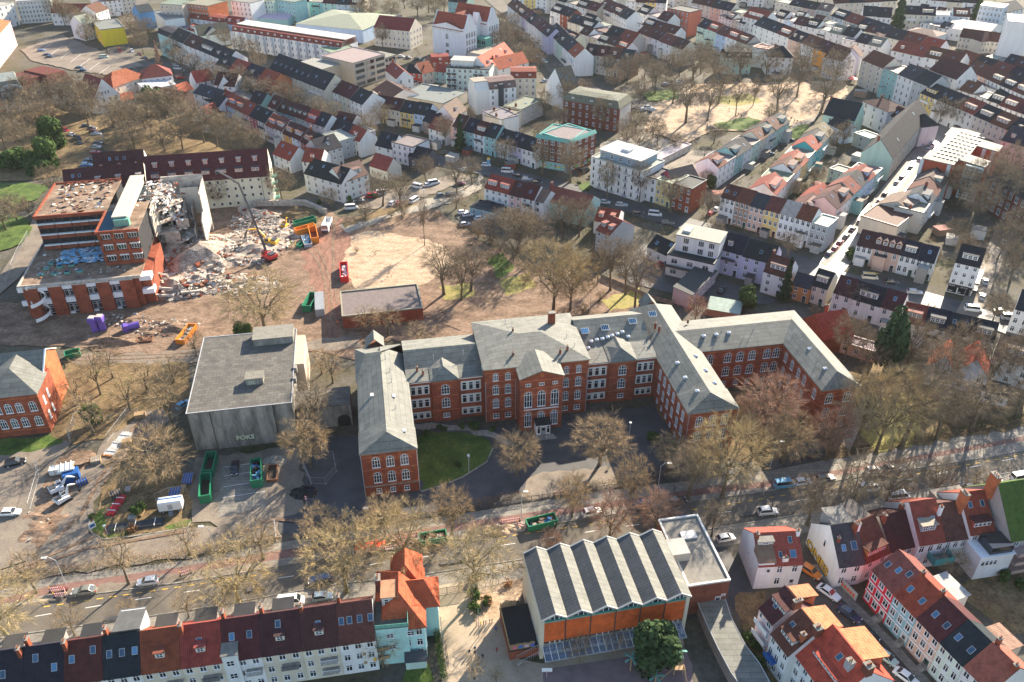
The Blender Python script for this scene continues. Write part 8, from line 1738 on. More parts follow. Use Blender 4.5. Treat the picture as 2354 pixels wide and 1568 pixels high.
ADJ={'plane':'golden pollarded','round':'brown dense-twigged','red':'reddish-twigged','tall':'tall grey-brown','sparse':'thin sparse','broad':'broad golden','wood':'grey-brown','spruce':'dark conifer','pine':'dark pine','evergreen':'green leafy','poplar':'narrow columnar','bush_green':'green','bush_brown':'russet-leaved','bush_bare':'bare-twigged'}
def grove(place,kind,k,pts,h,r=None,jit=.12):
 for i,q in enumerate(sorted(pts)):
  hh=(q[2] if len(q)>2 else h)*random.uniform(1-jit,1+jit);rr=(q[3] if len(q)>3 else(r*random.uniform(1-jit,1+jit) if r else None))
  t='bush' if 'bush' in kind else 'tree';nth=f", {ORD[i]} from left" if len(pts)>1 else ''
  bare='' if kind in('spruce','pine','evergreen','bush_green','bush_brown') or kind=='bush_bare' else 'bare '
  tree(kind,p(k,q[0],q[1]) if k is not None else at(q[0],q[1]),hh,rr,f"{bare}{ADJ[kind]} {t}{nth} {place}",f"{ADJ[kind]} {t}s {place}")
T_=grove
T_('on the lower pavement behind the terrace','plane',None,[(20,1466,14,8),(553,1396,16,8.6),(796,1360,16,8),(928,1328,16,7.6)],16)
o=tree('plane',p(7,935,960),15,7.6,'bare mossy tree with thick crooked limbs beside the school gate')
T_('on the left pavement strip by the parked cars','sparse',None,[(84,1362,12,4),(296,1342,13,3.6),(436,1275,8,3.4),(605,1285,10,4)],12)
T_('standing close to the bottom terrace','sparse',None,[(172,1460,7,3),(434,1418,7,2.4),(300,1420,4,2)],7)
T_('along the upper road edge before the forecourt','round',None,[(740,1240,9,4.4),(885,1235,11,4.8),(1038,1228,13,4.6),(1314,1188,12,3.6),(1448,1170,13,4.2)],12)
T_('on the road edge above the sports hall','red',None,[(1400,1236,10,5),(1505,1222,11,4.6),(1268,1262,5,2.4)],10)
T_('along the right pavement of the main road','tall',None,[(1580,1145,15,5),(1855,1206,14,4.8),(1948,1205,18,5.2),(2030,1180,16,5),(2135,1160,12,3.4),(1635,1232,10,2.6),(2230,1165,10,3)],14)
o=tree('broad',p(8,272,292),21,8.6,'bare broad golden tree overhanging the road at the middle wing')
T_('on the brick building forecourt','round',None,[(1188,1092,12,5.4),(1378,1068,13,7.0)],12)
o=tree('red',at(1752,1012),18,7.6,'bare russet tree filling the court between the two right wings')
o=tree('round',at(1800,1068),14,6,'bare brown tree before the right wing end');o=tree('red',at(1895,1058),14,5.2,'bare reddish tree against the end of the right wing')
T_('at the foot of the middle wing','round',None,[(1535,1068,9,4.4),(1600,1100,10,4.4),(1690,1030,12,4)],10)
o=tree('broad',at(2012,1042),22,9,'bare wide tree with many trunks on the yellow lawn');T_('right of the yellow lawn','tall',None,[(2070,1030,22,7),(1960,1035,22,6.5),(2150,1010,18,6),(2230,990,16,6),(2130,930,16,6)],20)
T_('in the gardens behind the yellow lawn','wood',None,[(1940,830,13,5),(1985,860,14,5.4),(2080,850,15,6),(2170,880,14,6),(2260,900,16,6),(2330,880,15,6),(2200,840,12,5),(2330,960,12,5)],14)
T_('behind the right wing','pine',None,[(2032,860,20,4.6)],20);T_('beside the courtyard houses','spruce',None,[(1800,692,14,2.4)],14);T_('in the courtyard car park','evergreen',None,[(1714,712,8,3.6)],8)
T_('beside the courtyard shed','red',None,[(1596,740,8,3.6)],8)
o=tree('round',at(365,1112),13,8.4,'bare dense round tree beside the white trailer');o=tree('round',at(716,1075),14,5.4,'bare brown tree against the bunker corner');o=tree('tall',at(728,985),14,4.6,'bare tree before the link wall of the bunker')
o=tree('broad',at(610,762),17,11.5,'bare very broad golden tree beside the rubble');T_('under the very broad golden tree','evergreen',None,[(560,775,5,3)],5)
T_('on the leafy ground left of the bunker','sparse',None,[(232,908,12,5),(300,945,11,4.4),(216,1000,11,5),(398,985,13,5),(260,870,9,4),(340,900,9,4.4),(180,930,8,4),(400,880,9,4)],11)
T_('between the bunker and the building site','sparse',None,[(452,820,9,3),(765,880,9,4),(740,860,8,3.6),(960,790,6,5)],8)
T_('before the flat pavilion','sparse',None,[(848,768,9,4.4),(893,772,9,4.4)],9)
T_('on the left villa lawn','evergreen',None,[(215,975,6,2.6)],6)
T_('on the sand lot edge','tall',None,[(1020,678,19,6.4),(1060,690,15,5),(1082,670,16,5.6),(976,565,18,1.6)],16)
o=tree('broad',at(1271,722),24,10.5,'bare towering golden tree behind the central roof');o=tree('broad',at(1310,715),18,8,'bare lower golden tree right behind the towering one')
T_('behind the right link roof','tall',None,[(1402,668,20,4.6),(1372,655,13,3),(1437,678,20,5),(1458,715,22,6),(1230,600,16,6),(1190,585,17,6)],19)
T_('along the yard wall of the police car park','wood',None,[(1125,550,8,5),(1160,540,9,5),(1180,600,9,5),(1215,555,11,5),(1290,540,14,6),(1330,545,14,6),(1150,580,5,3)],9)
T_('along the street by the corner terrace','tall',None,[(1022,345,14,4),(980,425,13,4.4),(1050,450,16,5),(1085,425,11,4),(1160,380,12,5),(1245,400,14,5),(1310,420,16,6),(880,475,14,6),(920,480,15,5.5),(925,505,8,3),(840,510,7,3),(1048,480,7,4)],14)
T_('before the white apartment house','tall',None,[(1395,455,14,4),(1468,465,15,4.4),(1540,490,13,5)],14);T_('beside the turquoise terrace','spruce',None,[(1058,345,14,3)],14)
T_('round the dark brick building','wood',None,[(1300,255,14,5),(1345,285,13,5),(1380,300,14,5),(1285,300,12,5),(1420,270,13,5),(1460,310,12,5),(1340,240,12,5),(1440,340,10,4.4),(1500,320,11,5),(1250,270,12,4)],13)
T_('in the gardens at the yard wall','wood',None,[(1470,345,9,5),(1510,335,9,5),(1550,350,8,4),(1430,315,9,4)],9)
T_('on the sandy square','tall',None,[(1575,285,23,7.5),(1625,280,22,6.5),(1690,268,20,4.4),(1785,258,22,8),(1830,225,20,7),(1885,262,24,9),(1640,200,20,8),(1700,190,20,8),(1760,190,19,7),(1590,200,22,8.5),(1730,245,14,3),(1765,300,14,3.5),(1650,240,20,7),(1840,190,19,7),(1910,210,19,7.5),(1545,240,16,6),(1505,215,15,6)],20)
T_('along the north side of the square','wood',None,[(1440,195,14,6),(1480,180,14,6),(1530,190,15,6),(1560,175,16,6.5),(1610,170,16,6.5),(1680,165,15,6),(1410,215,13,5.5),(1470,240,12,5),(1500,200,14,6),(1395,180,13,5.5)],15)
T_('in the lane gardens','wood',None,[(1935,340,12,4.6),(1640,330,9,5),(1870,430,8,4.4),(1900,350,11,4),(1830,455,6,4),(1625,430,8,3.6)],10);T_('at the lane entrance','evergreen',None,[(1632,432,6,3)],6)
T_('along the street right of the square row','wood',None,[(2155,290,13,5),(2195,300,14,5.5),(2240,310,13,5),(2280,325,12,5),(2170,260,12,5)],13)
T_('before the hidden brick school','wood',None,[(2200,470,17,7),(2260,470,18,7.5),(2310,500,17,7),(2230,520,16,6.5),(2300,440,17,7),(2345,480,17,7),(2340,560,15,7),(2290,600,14,5),(2320,650,15,6),(2235,625,10,4)],17)
T_('in front of the five-house corner row','tall',None,[(1622,510,13,4),(1840,545,12,4.4),(1810,590,8,4),(1660,505,11,3)],12)
T_('along the terrace avenue at the top','wood',None,[(1165,95,12,5),(1185,110,12,5),(1205,125,12,5),(1225,140,12,5),(1180,80,12,5),(1150,70,12,5),(1215,160,12,5),(1235,165,11,5),(1170,130,12,5),(1195,150,11,5)],12)
T_('along the grand avenue','tall',None,[(420,170,14,5.5),(450,185,14,5),(490,205,15,5.5),(515,215,15,6),(560,228,15,6),(590,240,15,6),(620,250,15,6),(660,262,15,6),(690,275,15,5),(735,290,14,5),(770,300,14,5),(820,320,13,5),(850,330,13,5),(880,300,13,5),(400,150,14,6),(540,190,13,5)],15)
T_('above the roundabout street','wood',None,[(320,105,15,6.5),(345,95,15,6),(305,85,14,6),(330,125,13,5),(150,60,16,6),(175,75,16,6),(195,85,17,6),(130,50,15,6),(205,110,14,5),(220,90,14,5),(245,55,12,5),(255,35,12,5),(270,20,12,5)],15)
T_('in the upper-left park','wood',None,[(30,265,16,7),(70,255,16,7),(110,265,17,7),(150,255,17,7),(185,262,17,7),(215,275,17,7),(20,310,15,7),(60,320,15,6),(100,310,15,7),(15,345,14,6),(50,350,13,6),(205,295,18,7),(130,300,15,7),(85,285,15,7)],16)
T_('in the upper-left park thicket','evergreen',None,[(125,340,15,6),(115,385,13,6),(60,385,9,6),(20,390,9,6),(90,400,8,5),(360,265,14,5.5)],13)
T_('in the park behind the cream apartment house','wood',None,[(270,330,17,8),(300,320,17,8),(335,300,17,8),(370,285,17,8),(410,290,17,8),(440,310,17,8),(470,330,17,8),(500,340,18,7.5),(530,345,17,7),(420,345,14,6.5),(380,350,12,6),(310,345,14,7),(560,350,14,6),(590,355,12,6),(350,320,16,7),(290,290,15,7)],17)
T_('beside the left street of the ruin','wood',None,[(15,530,12,6.5),(40,510,10,5),(130,455,13,5),(70,500,7,3)],12)
T_('round the cream apartment house','wood',None,[(505,478,13,4.6),(650,468,14,5.5),(540,415,11,5),(400,430,10,6)],13)
T_('by the red-roofed school','poplar',None,[(370,165,18,3)],18)
T_('in the back yards of the avenue','wood',None,[(555,130,11,5),(585,140,11,5),(520,110,11,5),(640,110,11,5),(600,165,11,5),(300,215,10,5),(230,215,10,5)],11)
T_('around the white school','wood',None,[(905,105,13,4.4),(880,110,13,5),(830,60,15,7),(850,50,15,7),(960,40,16,8),(985,30,16,8),(1000,50,15,7),(900,45,14,7),(1020,30,14,7),(930,20,14,7),(1125,105,12,4.4),(1140,115,12,5)],14)
T_('at the top edge behind the glasshouse','wood',None,[(570,20,14,6),(620,10,14,6),(650,25,14,6),(700,15,14,7),(740,15,14,7),(780,10,14,7)],14)
T_('among the upper right roofs','spruce',None,[(2058,70,26,5.5),(2240,45,22,4)],24)
T_('among the small yards of the town','wood',None,[(1490,60,9,4),(1620,90,8,4),(2040,330,9,4),(2110,470,8,4),(2190,560,9,4.4),(2090,510,8,3.4),(1640,560,8,3.4),(2210,600,9,3.4),(2120,760,8,4.4),(1960,720,9,4),(2280,740,9,4),(930,240,8,4),(1010,300,7,3.4),(700,350,8,3),(760,480,7,3.4),(2215,180,8,4),(1080,290,8,3.4),(1240,330,9,4)],9)
T_('in the cobbled street gardens','sparse',None,[(2050,1360,4,2),(2180,1320,6,3.4),(2270,1400,4,2.5)],5)
T_('in the bottom garden of the corner house','sparse',None,[(880,1530,8,3.6),(905,1480,6,3)],8)
T_('on the play yard edge','sparse',None,[(1090,1560,5,2.2),(1140,1570,4,1.6),(1330,1520,6,2.6),(1410,1500,5,2.2)],5)
o=tree('pine',p(7,2150,1455),12,4.6,'dark evergreen pine in front of the sports hall canopy')
def bushes(place,kind,pts,h=1.6):grove(place,kind,None,pts,h)
bushes('on the school planting bed','bush_brown',[(1089,1335,1.8),(1120,1385,2),(1165,1345,1.6)]);bushes('on the planting bed by the gate','bush_green',[(1117,1386,1.9),(1090,1405,2),(1088,1375,2.2)])
bushes('before the brick building front','bush_green',[(1090,985,2.4),(1020,990,1.6),(1060,984,1.6),(1500,1010,3),(1560,1040,2.4),(1010,985,1.4),(1130,990,1.6)]);bushes('at the left link wall','bush_green',[(950,1010,1.6),(965,1015,1.8),(980,1000,1.6),(1052,1072,1.7)])
bushes('on the verge beside the trailer','bush_green',[(322,1180,3.0),(212,1190,1.2),(262,1222,.9),(290,1225,.9)]);bushes('among the black pipes','bush_brown',[(303,1220,1.8)])
bushes('along the building site edge','bush_bare',[(820,580,2),(900,500,3),(930,495,3),(1000,500,2.6),(1120,600,3.5),(1100,545,4),(1130,560,4),(1090,530,4),(1210,650,3),(1340,720,3),(1380,690,3),(1300,730,3)])
bushes('in the right gardens','bush_bare',[(1890,800,3.4),(1910,850,3.4),(1980,930,3),(2240,960,3.4),(2290,980,3.4),(2330,930,4),(2180,970,3.4),(2110,880,3.4),(1960,760,3),(1870,720,3)])
bushes('in the lower right gardens','bush_green',[(1715,1470,2),(1735,1490,2),(1722,1520,1.8),(1745,1530,2),(2300,1330,2.4),(2345,1350,2.4),(2320,1290,2.6),(1595,1300,1)])
bushes('round the white apartment lawn','bush_green',[(1350,440,1.4),(1330,425,1.6),(1355,410,1.6),(1560,475,2.2),(860,455,3),(800,462,3),(735,470,2.2)])
bushes('in the lane gardens of the town','bush_green',[(1840,460,3),(1850,440,3),(1800,470,2.6),(1820,440,3),(1950,595,3),(1955,585,3),(1905,470,3)])
def hedge(label,pts,h,w,mat='hedge_brown',n=60,s=.26,mix=None):
 q=[at(*c) for c in pts];c0=q[0];o=thing('hedge',label,'hedge',(c0.x,c0.y,0))
 for nm,mt,frac in(('foliage',mat,1.0),('undergrowth',mix or 'leaf',.5)):
  m=MB()
  for a,b in zip(q,q[1:]):
   d=b-a;L=d.length;d.normalize();nn=Vector((-d.y,d.x,0))
   for i in range(int(L*n*frac)):
    hh=h*(1 if nm=='foliage' else.55);c=a-c0+d*random.uniform(0,L)+nn*random.uniform(-w/2,w/2)+Vector((0,0,(random.random()**.6)*hh*random.uniform(.75,1.1)))
    u=Vector((random.uniform(-1,1),random.uniform(-1,1),random.uniform(-1,1))).normalized();v=u.cross(Vector((random.uniform(-1,1),random.uniform(-1,1),random.uniform(-1,1)))).normalized();k=s*random.uniform(.5,1.3)
    m.face([c-u*k*.5,c+v*k*.4,c+u*k*.5])
  m.build(nm,[mt],o,fix=False)
hedge('long russet hedge between the site road and the pavement',[(-60,1340),(117,1318),(300,1294),(433,1276),(560,1256),(640,1240)],1.7,2.0,n=80)
hedge('russet hedge before the forecourt fence, left part',[(700,1236),(800,1215),(900,1196),(1020,1180),(1080,1168)],1.5,1.4,n=55)
hedge('green and russet hedge before the lit forecourt',[(1080,1166),(1150,1152),(1220,1142)],2.0,1.8,n=70);hedge('russet hedge right of the lit forecourt',[(1340,1122),(1420,1112),(1500,1098),(1560,1088)],1.8,1.6,n=70)
hedge('dark green hedge along the right garden fence',[(1790,1060),(1990,1032),(2150,1002),(2353,962),(2420,950)],1.6,1.2,'needle',50)
hedge('ivy-covered wall between corner house and school yard',[(985,1352),(995,1400),(1004,1460),(1022,1568)],2.2,1.2,'leaf',130,.3)
hedge('dry hedge on the main road verge by the sports hall',[(1075,1330),(1130,1318),(1200,1300)],.8,1.6,'hedge_brown',40)
hedge('creeper-covered fence along the sand lot',[(1045,525),(1085,535),(1125,560),(1160,585)],2.4,2.0,'hedge_brown',70);hedge('dark creeper at the foot of the bunker',[(545,1043),(600,1033),(670,1020)],1.4,1.4,'needle',60)
hedge('garden hedge beside the long corridor roof',[(1712,1440),(1735,1500),(1760,1550)],1.6,2.2,'leaf',60)
# ================================================================ vehicles, fences and people
def car_parts(kind):
 """meshes of a car whose nose points to +x"""
 if kind=='hatch':L,Wd,Hh,bl,a0,a1,a2,a3=4.0,1.74,1.48,.92,.95,.25,-1.45,-1.9
 elif kind=='saloon':L,Wd,Hh,bl,a0,a1,a2,a3=4.7,1.8,1.44,.9,.95,.2,-1.1,-1.75
 elif kind=='estate':L,Wd,Hh,bl,a0,a1,a2,a3=4.7,1.8,1.48,.92,1.0,.3,-1.75,-2.2
 elif kind=='suv':L,Wd,Hh,bl,a0,a1,a2,a3=4.5,1.86,1.68,1.02,1.0,.35,-1.6,-2.1
 else:L,Wd,Hh,bl,a0,a1,a2,a3=5.0,1.95,2.05,1.15,1.9,1.25,-2.35,-2.45
 x0,x1=-L/2,L/2;w=Wd/2;st=[]
 nose=.72 if kind!='van' else.95
 for x,zt,ww in((x0,.62,.84),(x0+.12,.86 if kind!='saloon' else.82,.95),(a3,bl,1.0),(a2,bl,1.0),(0,bl,1.0),(a1,bl,1.0),(a0,bl-.02,.99),(x1-.5,nose+.06,.95),(x1-.12,nose-.06,.88),(x1,.5,.76)):
  st.append((x,zt,ww*w))
 m=MB();ring=[]
 for(x,zt,ww) in st:
  i=len(m.v);m.v+=[(x,-ww*.9,.22),(x,-ww,.40),(x,-ww*1.0,zt-.2),(x,-ww*.9,zt),(x,ww*.9,zt),(x,ww*1.0,zt-.2),(x,ww,.40),(x,ww*.9,.22)];ring.append(i)
 for a,b in zip(ring,ring[1:]):
  for j in range(8):k=(j+1)%8;m.f.append((a+j,a+k,b+k,b+j));m.m.append(0)
 m.f.append(tuple(ring[0]+j for j in range(7,-1,-1)));m.m.append(0);m.f.append(tuple(ring[-1]+j for j in range(8)));m.m.append(0)
 rw=w*.74;b=bl-.02
 m.hull([(a3,-w*.88,b),(a3,w*.88,b),(a0,-w*.88,b),(a0,w*.88,b),(a2,-rw,Hh-.05),(a2,rw,Hh-.05),(a1,-rw,Hh-.04),(a1,rw,Hh-.04),((a1+a2)/2,-rw*.9,Hh),((a1+a2)/2,rw*.9,Hh)])
 for y in(-1,1):m.box(a0-.35,y*w-.02 if y>0 else-w-.14,bl-.04,a0-.15,y*w+.14 if y>0 else-w+.02,bl+.1)
 body=m.mesh('body',['car_paint']);
 bm=bmesh.new();bm.from_mesh(body);bmesh.ops.recalc_face_normals(bm,faces=bm.faces);bm.to_mesh(body);bm.free()
 e=.015
 def quad(nm,pts):q=MB();q.face(pts);return q.mesh(nm,['glass'])
 def lp(a,b,t):return tuple(a[i]+(b[i]-a[i])*t for i in range(3))
 ws=[(a0+e,-w*.78,b+.05),(a0+e,w*.78,b+.05),(a1+.03+e,rw*.9,Hh-.08),(a1+.03+e,-rw*.9,Hh-.08)]
 ws=[(x,y,z+.02) for x,y,z in ws]
 rg=[(a3-e,-w*.76,b+.08),(a3-e,w*.76,b+.08),(a2-.03-e,rw*.88,Hh-.08),(a2-.03-e,-rw*.88,Hh-.08)]
 sg={}
 for s in(-1,1):
  y0=s*(w*.88+e);y1=s*(rw+e);lo=[(a3+.12,y0,b+.04),(a0-.12,y0,b+.04)];hi=[(a1-.02,y1,Hh-.1),(a2+.06,y1,Hh-.1)]
  sg[s]=quad('side_window',[lo[0],lo[1],hi[0],hi[1]])
 def lampm(nm,mat,pts):q=MB();q.box(*pts);return q.mesh(nm,[mat])
 hl=[lampm('headlight','lamp_glass',(x1-.16,s*w*.62-.2,.55,x1-.02,s*w*.62+.2,.68)) for s in(-1,1)]
 tl=[lampm('tail_light','red_glass',(x0-.02,s*w*.74-.13,.62,x0+.1,s*w*.74+.13,.86)) for s in(-1,1)]
 q=MB();q.box(x1-.03,-.26,.36,x1+.02,.26,.47);pl=q.mesh('number_plate',['white'])
 ax=(x0+.78,x1-.82);r=.32 if kind not in('suv','van') else.35
 return dict(body=body,ws=quad('windscreen',ws),rg=quad('rear_window',rg),sg=sg,hl=hl,tl=tl,pl=pl,ax=ax,r=r,w=w,L=L)
CARC={'silver':(.48,.50,.52),'white':(.78,.78,.77),'black':(.015,.016,.02),'grey':(.14,.145,.155),'navy':(.02,.035,.08),'red':(.42,.02,.025),'blue':(.03,.14,.32),'sky':(.10,.34,.52),'orange':(.62,.18,.02),'olive':(.19,.185,.15),'mint':(.42,.54,.50),'cream':(.68,.62,.48),'maroon':(.16,.02,.03),'bluegrey':(.25,.32,.38)}
CARN={'sky':'bright blue','olive':'olive-grey','mint':'pale mint','bluegrey':'blue-grey','navy':'dark blue'}
KN={'hatch':'hatchback','saloon':'saloon car','estate':'estate car','suv':'off-roader','van':'van'}
def car(kind,col,pos,deg,label,group=None,far=False):
 P=cached(('car',kind),lambda:car_parts(kind));nm={'van':'van'}.get(kind,'car')
 o=thing('parked_'+nm if 'parked' in label else nm,label,nm,(pos.x,pos.y,.06),R(deg),group)
 ob('body',P['body'],o,col=CARC[col]);ob('windscreen',P['ws'],o);ob('rear_window',P['rg'],o)
 for s in(-1,1):ob('side_window',P['sg'][s],o)
 for x in P['ax']:
  for s in(-1,1):ob('wheel',wheel_mesh(P['r'],.2),o,(x,s*(P['w']-.1),P['r']-.06))
 if not far:
  for s in(0,1):ob('headlight',P['hl'][s],o);ob('tail_light',P['tl'][s],o)
  ob('number_plate',P['pl'],o)
 return o
def cars(place,lst,deg,group,far=False):
 """(kind, colour, x, y[, heading]) in overview pixels"""
 lst=sorted(lst,key=lambda q:q[2])
 for i,q in enumerate(lst):
  d=q[4] if len(q)>4 else deg;nm=f"{CARN.get(q[1],q[1])} {KN[q[0]]}"
  lab=f"{nm} parked {place}, {ORD[i]} from left" if len(lst)>1 else f"{nm} parked {place}"
  car(q[0],q[1],at(q[2],q[3]),d,lab,group,far)
RD=9
for kind,col,x,y,d,lab in(('saloon','olive',196,1362,188,'olive-grey saloon car parked by the street lamp'),('hatch','silver',341,1341,190,'silver hatchback parked beside the thin pavement tree'),('estate','navy',737,1337,190,'dark blue estate car driving left on the main road'),('hatch','white',27,1182,5,'white hatchback on the left lane behind the fence'),('suv','black',37,1067,20,'black off-roader parked at the villa lawn'),('van','white',670,1387,8,'white van parked behind the terrace roofs'),('hatch','bluegrey',742,1376,8,'pale grey car parked behind the terrace ridge'),('saloon','black',541,1080,-78,'black sports car parked alone in the marked bays'),
 ('suv','white',1360,1182,16,'white off-roader parked among reddish trees'),('saloon','navy',1478,1163,12,'dark blue car parked under the reddish trees'),('estate','black',1553,1156,12,'black estate car parked right of the reddish trees'),
 ('van','sky',1802,1118,10,'bright blue van parked on the right road edge'),('hatch','white',1843,1112,10,'white hatchback parked right of the bright blue van'),('estate','grey',1895,1104,12,'grey estate car parked beyond the white hatchback'),('hatch','white',2005,1085,10,'white car parked on the far edge behind bare trees'),('saloon','grey',2046,1080,10,'dark grey car parked at the far kerb'),('suv','silver',1763,1180,6,'silver compact off-roader driving right on the main road'),('van','white',1995,1127,8,'white van driving behind the bare street tree'),('van','white',2063,1146,8,'white delivery van parked before the terrace'),('hatch','white',2196,1136,12,'white car with red roof near the red awning'),('hatch','navy',2232,1126,12,'glossy dark blue car beside the white and red one'),('estate','silver',2285,1116,12,'silver car half hidden by the roof edge'),('van','white',2345,1102,12,'white van at the right frame edge'),
 ('hatch','white',1667,1241,14,'white small hatchback parked beside the brick annex'),('suv','orange',1861,1318,-48,'orange car parked at the foot of the graffiti wall'),('saloon','white',1903,1366,-50,'white saloon car parked on the cobbled street'),('saloon','navy',1950,1415,-50,'dark blue car parked on the cobbles behind the white one'),('estate','black',1990,1461,-50,'black car parked on the cobbles before the blue house'),('hatch','mint',2036,1516,-50,'pale mint minivan parked on the cobbles'),('saloon','white',2082,1562,-50,'white car parked on the cobbles at the frame edge'),
 ('van','cream',1998,641,-10,'cream camper van parked in front of the salmon house'),('saloon','black',2046,652,-10,'black car parked right of the camper van'),('estate','silver',2101,675,-10,'silver estate car driving on the cross street'),('van','white',2235,715,-14,'white van parked at the lane corner'),('hatch','silver',2256,685,60,'silver car parked beside the barber shop'),('suv','black',1658,670,68,'black car with white roof in the courtyard'),
 ('van','white',1166,397,-8,'white and blue van on the street before the red-roofed row'),('hatch','white',1117,382,-8,'white compact car by the advertising column'),('estate','black',1191,406,-10,'black car behind the white and blue van'),('suv','bluegrey',1211,415,-10,'pale blue off-roader on the corner street'),('saloon','black',1233,421,-10,'black car right of the pale blue off-roader'),('hatch','white',1066,393,170,'white hatchback turning at the street corner'),('van','black',1343,396,40,'black van parked beside the mural office'),('hatch','silver',1390,468,-12,'silver car parked left before the apartment house'),('estate','silver',1428,474,-12,'silver estate parked before the apartment house'),('saloon','black',1465,492,-14,'black car parked before the yellow house'),('van','white',1505,496,-14,'white van driving before the yellow house'),('estate','grey',1534,515,-14,'grey car driving behind the white van'),
 ('hatch','white',1064,491,20,'white police car with blue and red marks, upper of the first pair'),('hatch','white',1075,497,20,'white police car, lower of the first pair'),('estate','white',1104,505,20,'white police estate car parked alone'),('hatch','silver',1069,519,20,'silver police car at the hedge'),
 ('van','white',873,448,195,'white van parked behind the red van'),('van','red',853,455,195,'bright red delivery van by the white three-storey house'),('saloon','black',827,466,180,'black car parked beside the red van'),('van','white',808,481,12,'long white minibus on the site edge path'),('hatch','white',902,470,70,'white car parked in the row of vans'),('hatch','red',917,470,70,'white and red car in the row of vans'),('van','white',953,464,60,'white tall van under the bare tree'),('van','white',957,432,150,'white caravan-like van on the upper parking'),('hatch','white',985,428,30,'white hatchback beside the parked vans'),('van','white',997,424,25,'white van right of the white hatchback'),('hatch','grey',1014,452,25,'dark grey car on the parking strip'),('saloon','black',1034,450,25,'black car on the parking strip'),('hatch','maroon',1058,425,10,'dark red car under the street tree'),('hatch','white',1014,325,15,'white car parked at the cottage'),('hatch','white',1030,319,15,'second white car parked at the cottage'),('saloon','grey',1026,354,-8,'grey car leaving the side lane')):
 car(kind,col,at(x,y),d,lab)
cars('on the bright street',[('hatch','navy',1905,586),('hatch','red',1918,574),('hatch','red',1929,561),('suv','grey',1944,547),('saloon','black',1959,530),('hatch','grey',1976,513),('hatch','navy',1998,493),('suv','white',2009,479),('saloon','maroon',2020,466),('hatch','black',2033,449),('hatch','silver',2060,423),('estate','grey',2072,410),('saloon','grey',2092,388),('hatch','white',2112,370),('saloon','silver',2120,335)],52,'cars parked along the bright street')
cars('at the far end of the bright street',[('hatch','silver',2132,347),('van','white',2143,337),('hatch','silver',2112,326)],60,'cars at the far end of the bright street',True)
cars('at the crimson house',[('hatch','red',1631,494),('hatch','white',1646,484)],60,'cars by the crimson house')
cars('along the left street of the park',[('hatch','navy',198,293),('hatch','grey',213,298),('hatch','maroon',216,305),('saloon','silver',222,311),('hatch','grey',226,332),('hatch','silver',222,341),('hatch','red',220,353),('saloon','navy',206,371),('suv','blue',200,382)],5,'cars parked in the park street',True)
cars('on the verge of the park street',[('hatch','red',152,302),('hatch','white',167,313),('van','black',179,322),('saloon','black',183,332)],-40,'cars on the park street verge',True)
cars('on the upper car park',[('estate','blue',96,119,10),('saloon','navy',109,128),('saloon','black',115,133),('saloon','black',183,158),('saloon','navy',191,164),('van','mint',239,134,15)],5,'cars on the upper left car park',True)
cars('on the main street at the top',[('van','red',276,119,-60),('hatch','black',255,78,80),('saloon','grey',254,85,80),('hatch','grey',292,100,-75),('saloon','navy',294,108,-75),('suv','silver',304,120,-60),('hatch','maroon',321,127,-55),('saloon','black',333,135,-40)],80,'cars on the top left main street',True)
cars('at the foot of the avenue',[('hatch','grey',404,152,-25),('van','white',409,160,-20),('hatch','black',427,167,-20),('van','red',415,181,0)],-20,'cars at the avenue foot',True)
cars('beside the modern grey office',[('hatch','silver',922,132),('hatch','grey',938,135),('suv','black',960,138),('hatch','mint',980,143)],-12,'cars beside the modern office',True)
cars('on the avenue bend',[('hatch','black',1232,130),('suv','silver',1243,138),('hatch','mint',1252,144),('saloon','grey',1281,152,-30),('saloon','silver',1252,188,40)],-50,'cars on the avenue bend',True)
cars('at the brick building in the trees',[('suv','black',1443,240),('hatch','silver',1478,255),('suv','silver',1490,250),('hatch','white',1500,255)],20,'cars behind the dark brick building',True)
cars('along the south edge of the square',[('estate','grey',1635,297),('hatch','white',1560,195),('hatch','silver',1530,196),('hatch','silver',1565,190)],5,'cars at the square',True)
cars('on the paved lane of the town',[('hatch','bluegrey',1770,357,25),('saloon','navy',1815,325,25),('hatch','grey',1800,335,25)],25,'cars in the lane',True)
cars('in the street right of the barber shop',[('hatch','silver',2262,650,70),('saloon','black',2300,720,-14),('van','silver',2320,735,-14),('hatch','white',2305,560,65)],60,'cars near the barber shop',True)
car('suv','red',at(1518,612),30,'bright red off-roader parked at the modern white building');o=thing('surfboard','yellow board lying on top of the cream camper','board',tuple(at(1998,641)+Vector((0,0,2.15))),R(-10));m=MB();m.hull([(-2.6,0,0),(2.6,0,0),(-1.4,.35,0),(-1.4,-.35,0),(1.4,.35,0),(1.4,-.35,0),(0,0,.15)]);m.build('board',['yellow_steel'],o)
car('hatch','sky',p(3,1265,1235),60,'pale blue car parked in the shade left of the bunker')
def rail_fence(label,pts,h=1.3,mat='green_steel',step=.22,cat='fence',name='fence'):
 q=[at(*c) for c in pts];c=q[0];o=thing(name,label,cat,(c.x,c.y,0))
 for a,b in zip(q,q[1:]):
  d=b-a;n=max(1,round(d.length/2.4));L=d.length/n;ang=math.atan2(d.y,d.x)
  def pan():
   m=MB();m.box(0,-.02,h-.1,L,.02,h-.04);m.box(0,-.02,.15,L,.02,.21)
   for i in range(int(L/step)):m.box(i*step+.05,-.012,.1,i*step+.09,.012,h)
   return m.mesh('fence_panel',[mat])
  me=pan();pm=cached(('post',h,mat),lambda:(lambda m:(m.box(-.05,-.05,0,.05,.05,h+.1),m.mesh('post',[mat]))[1])(MB()))
  for i in range(n):v=a-c+d*(i/n);ob('fence_panel',me,o,(v.x,v.y,0),ang);ob('post',pm,o,(v.x,v.y,0),ang)
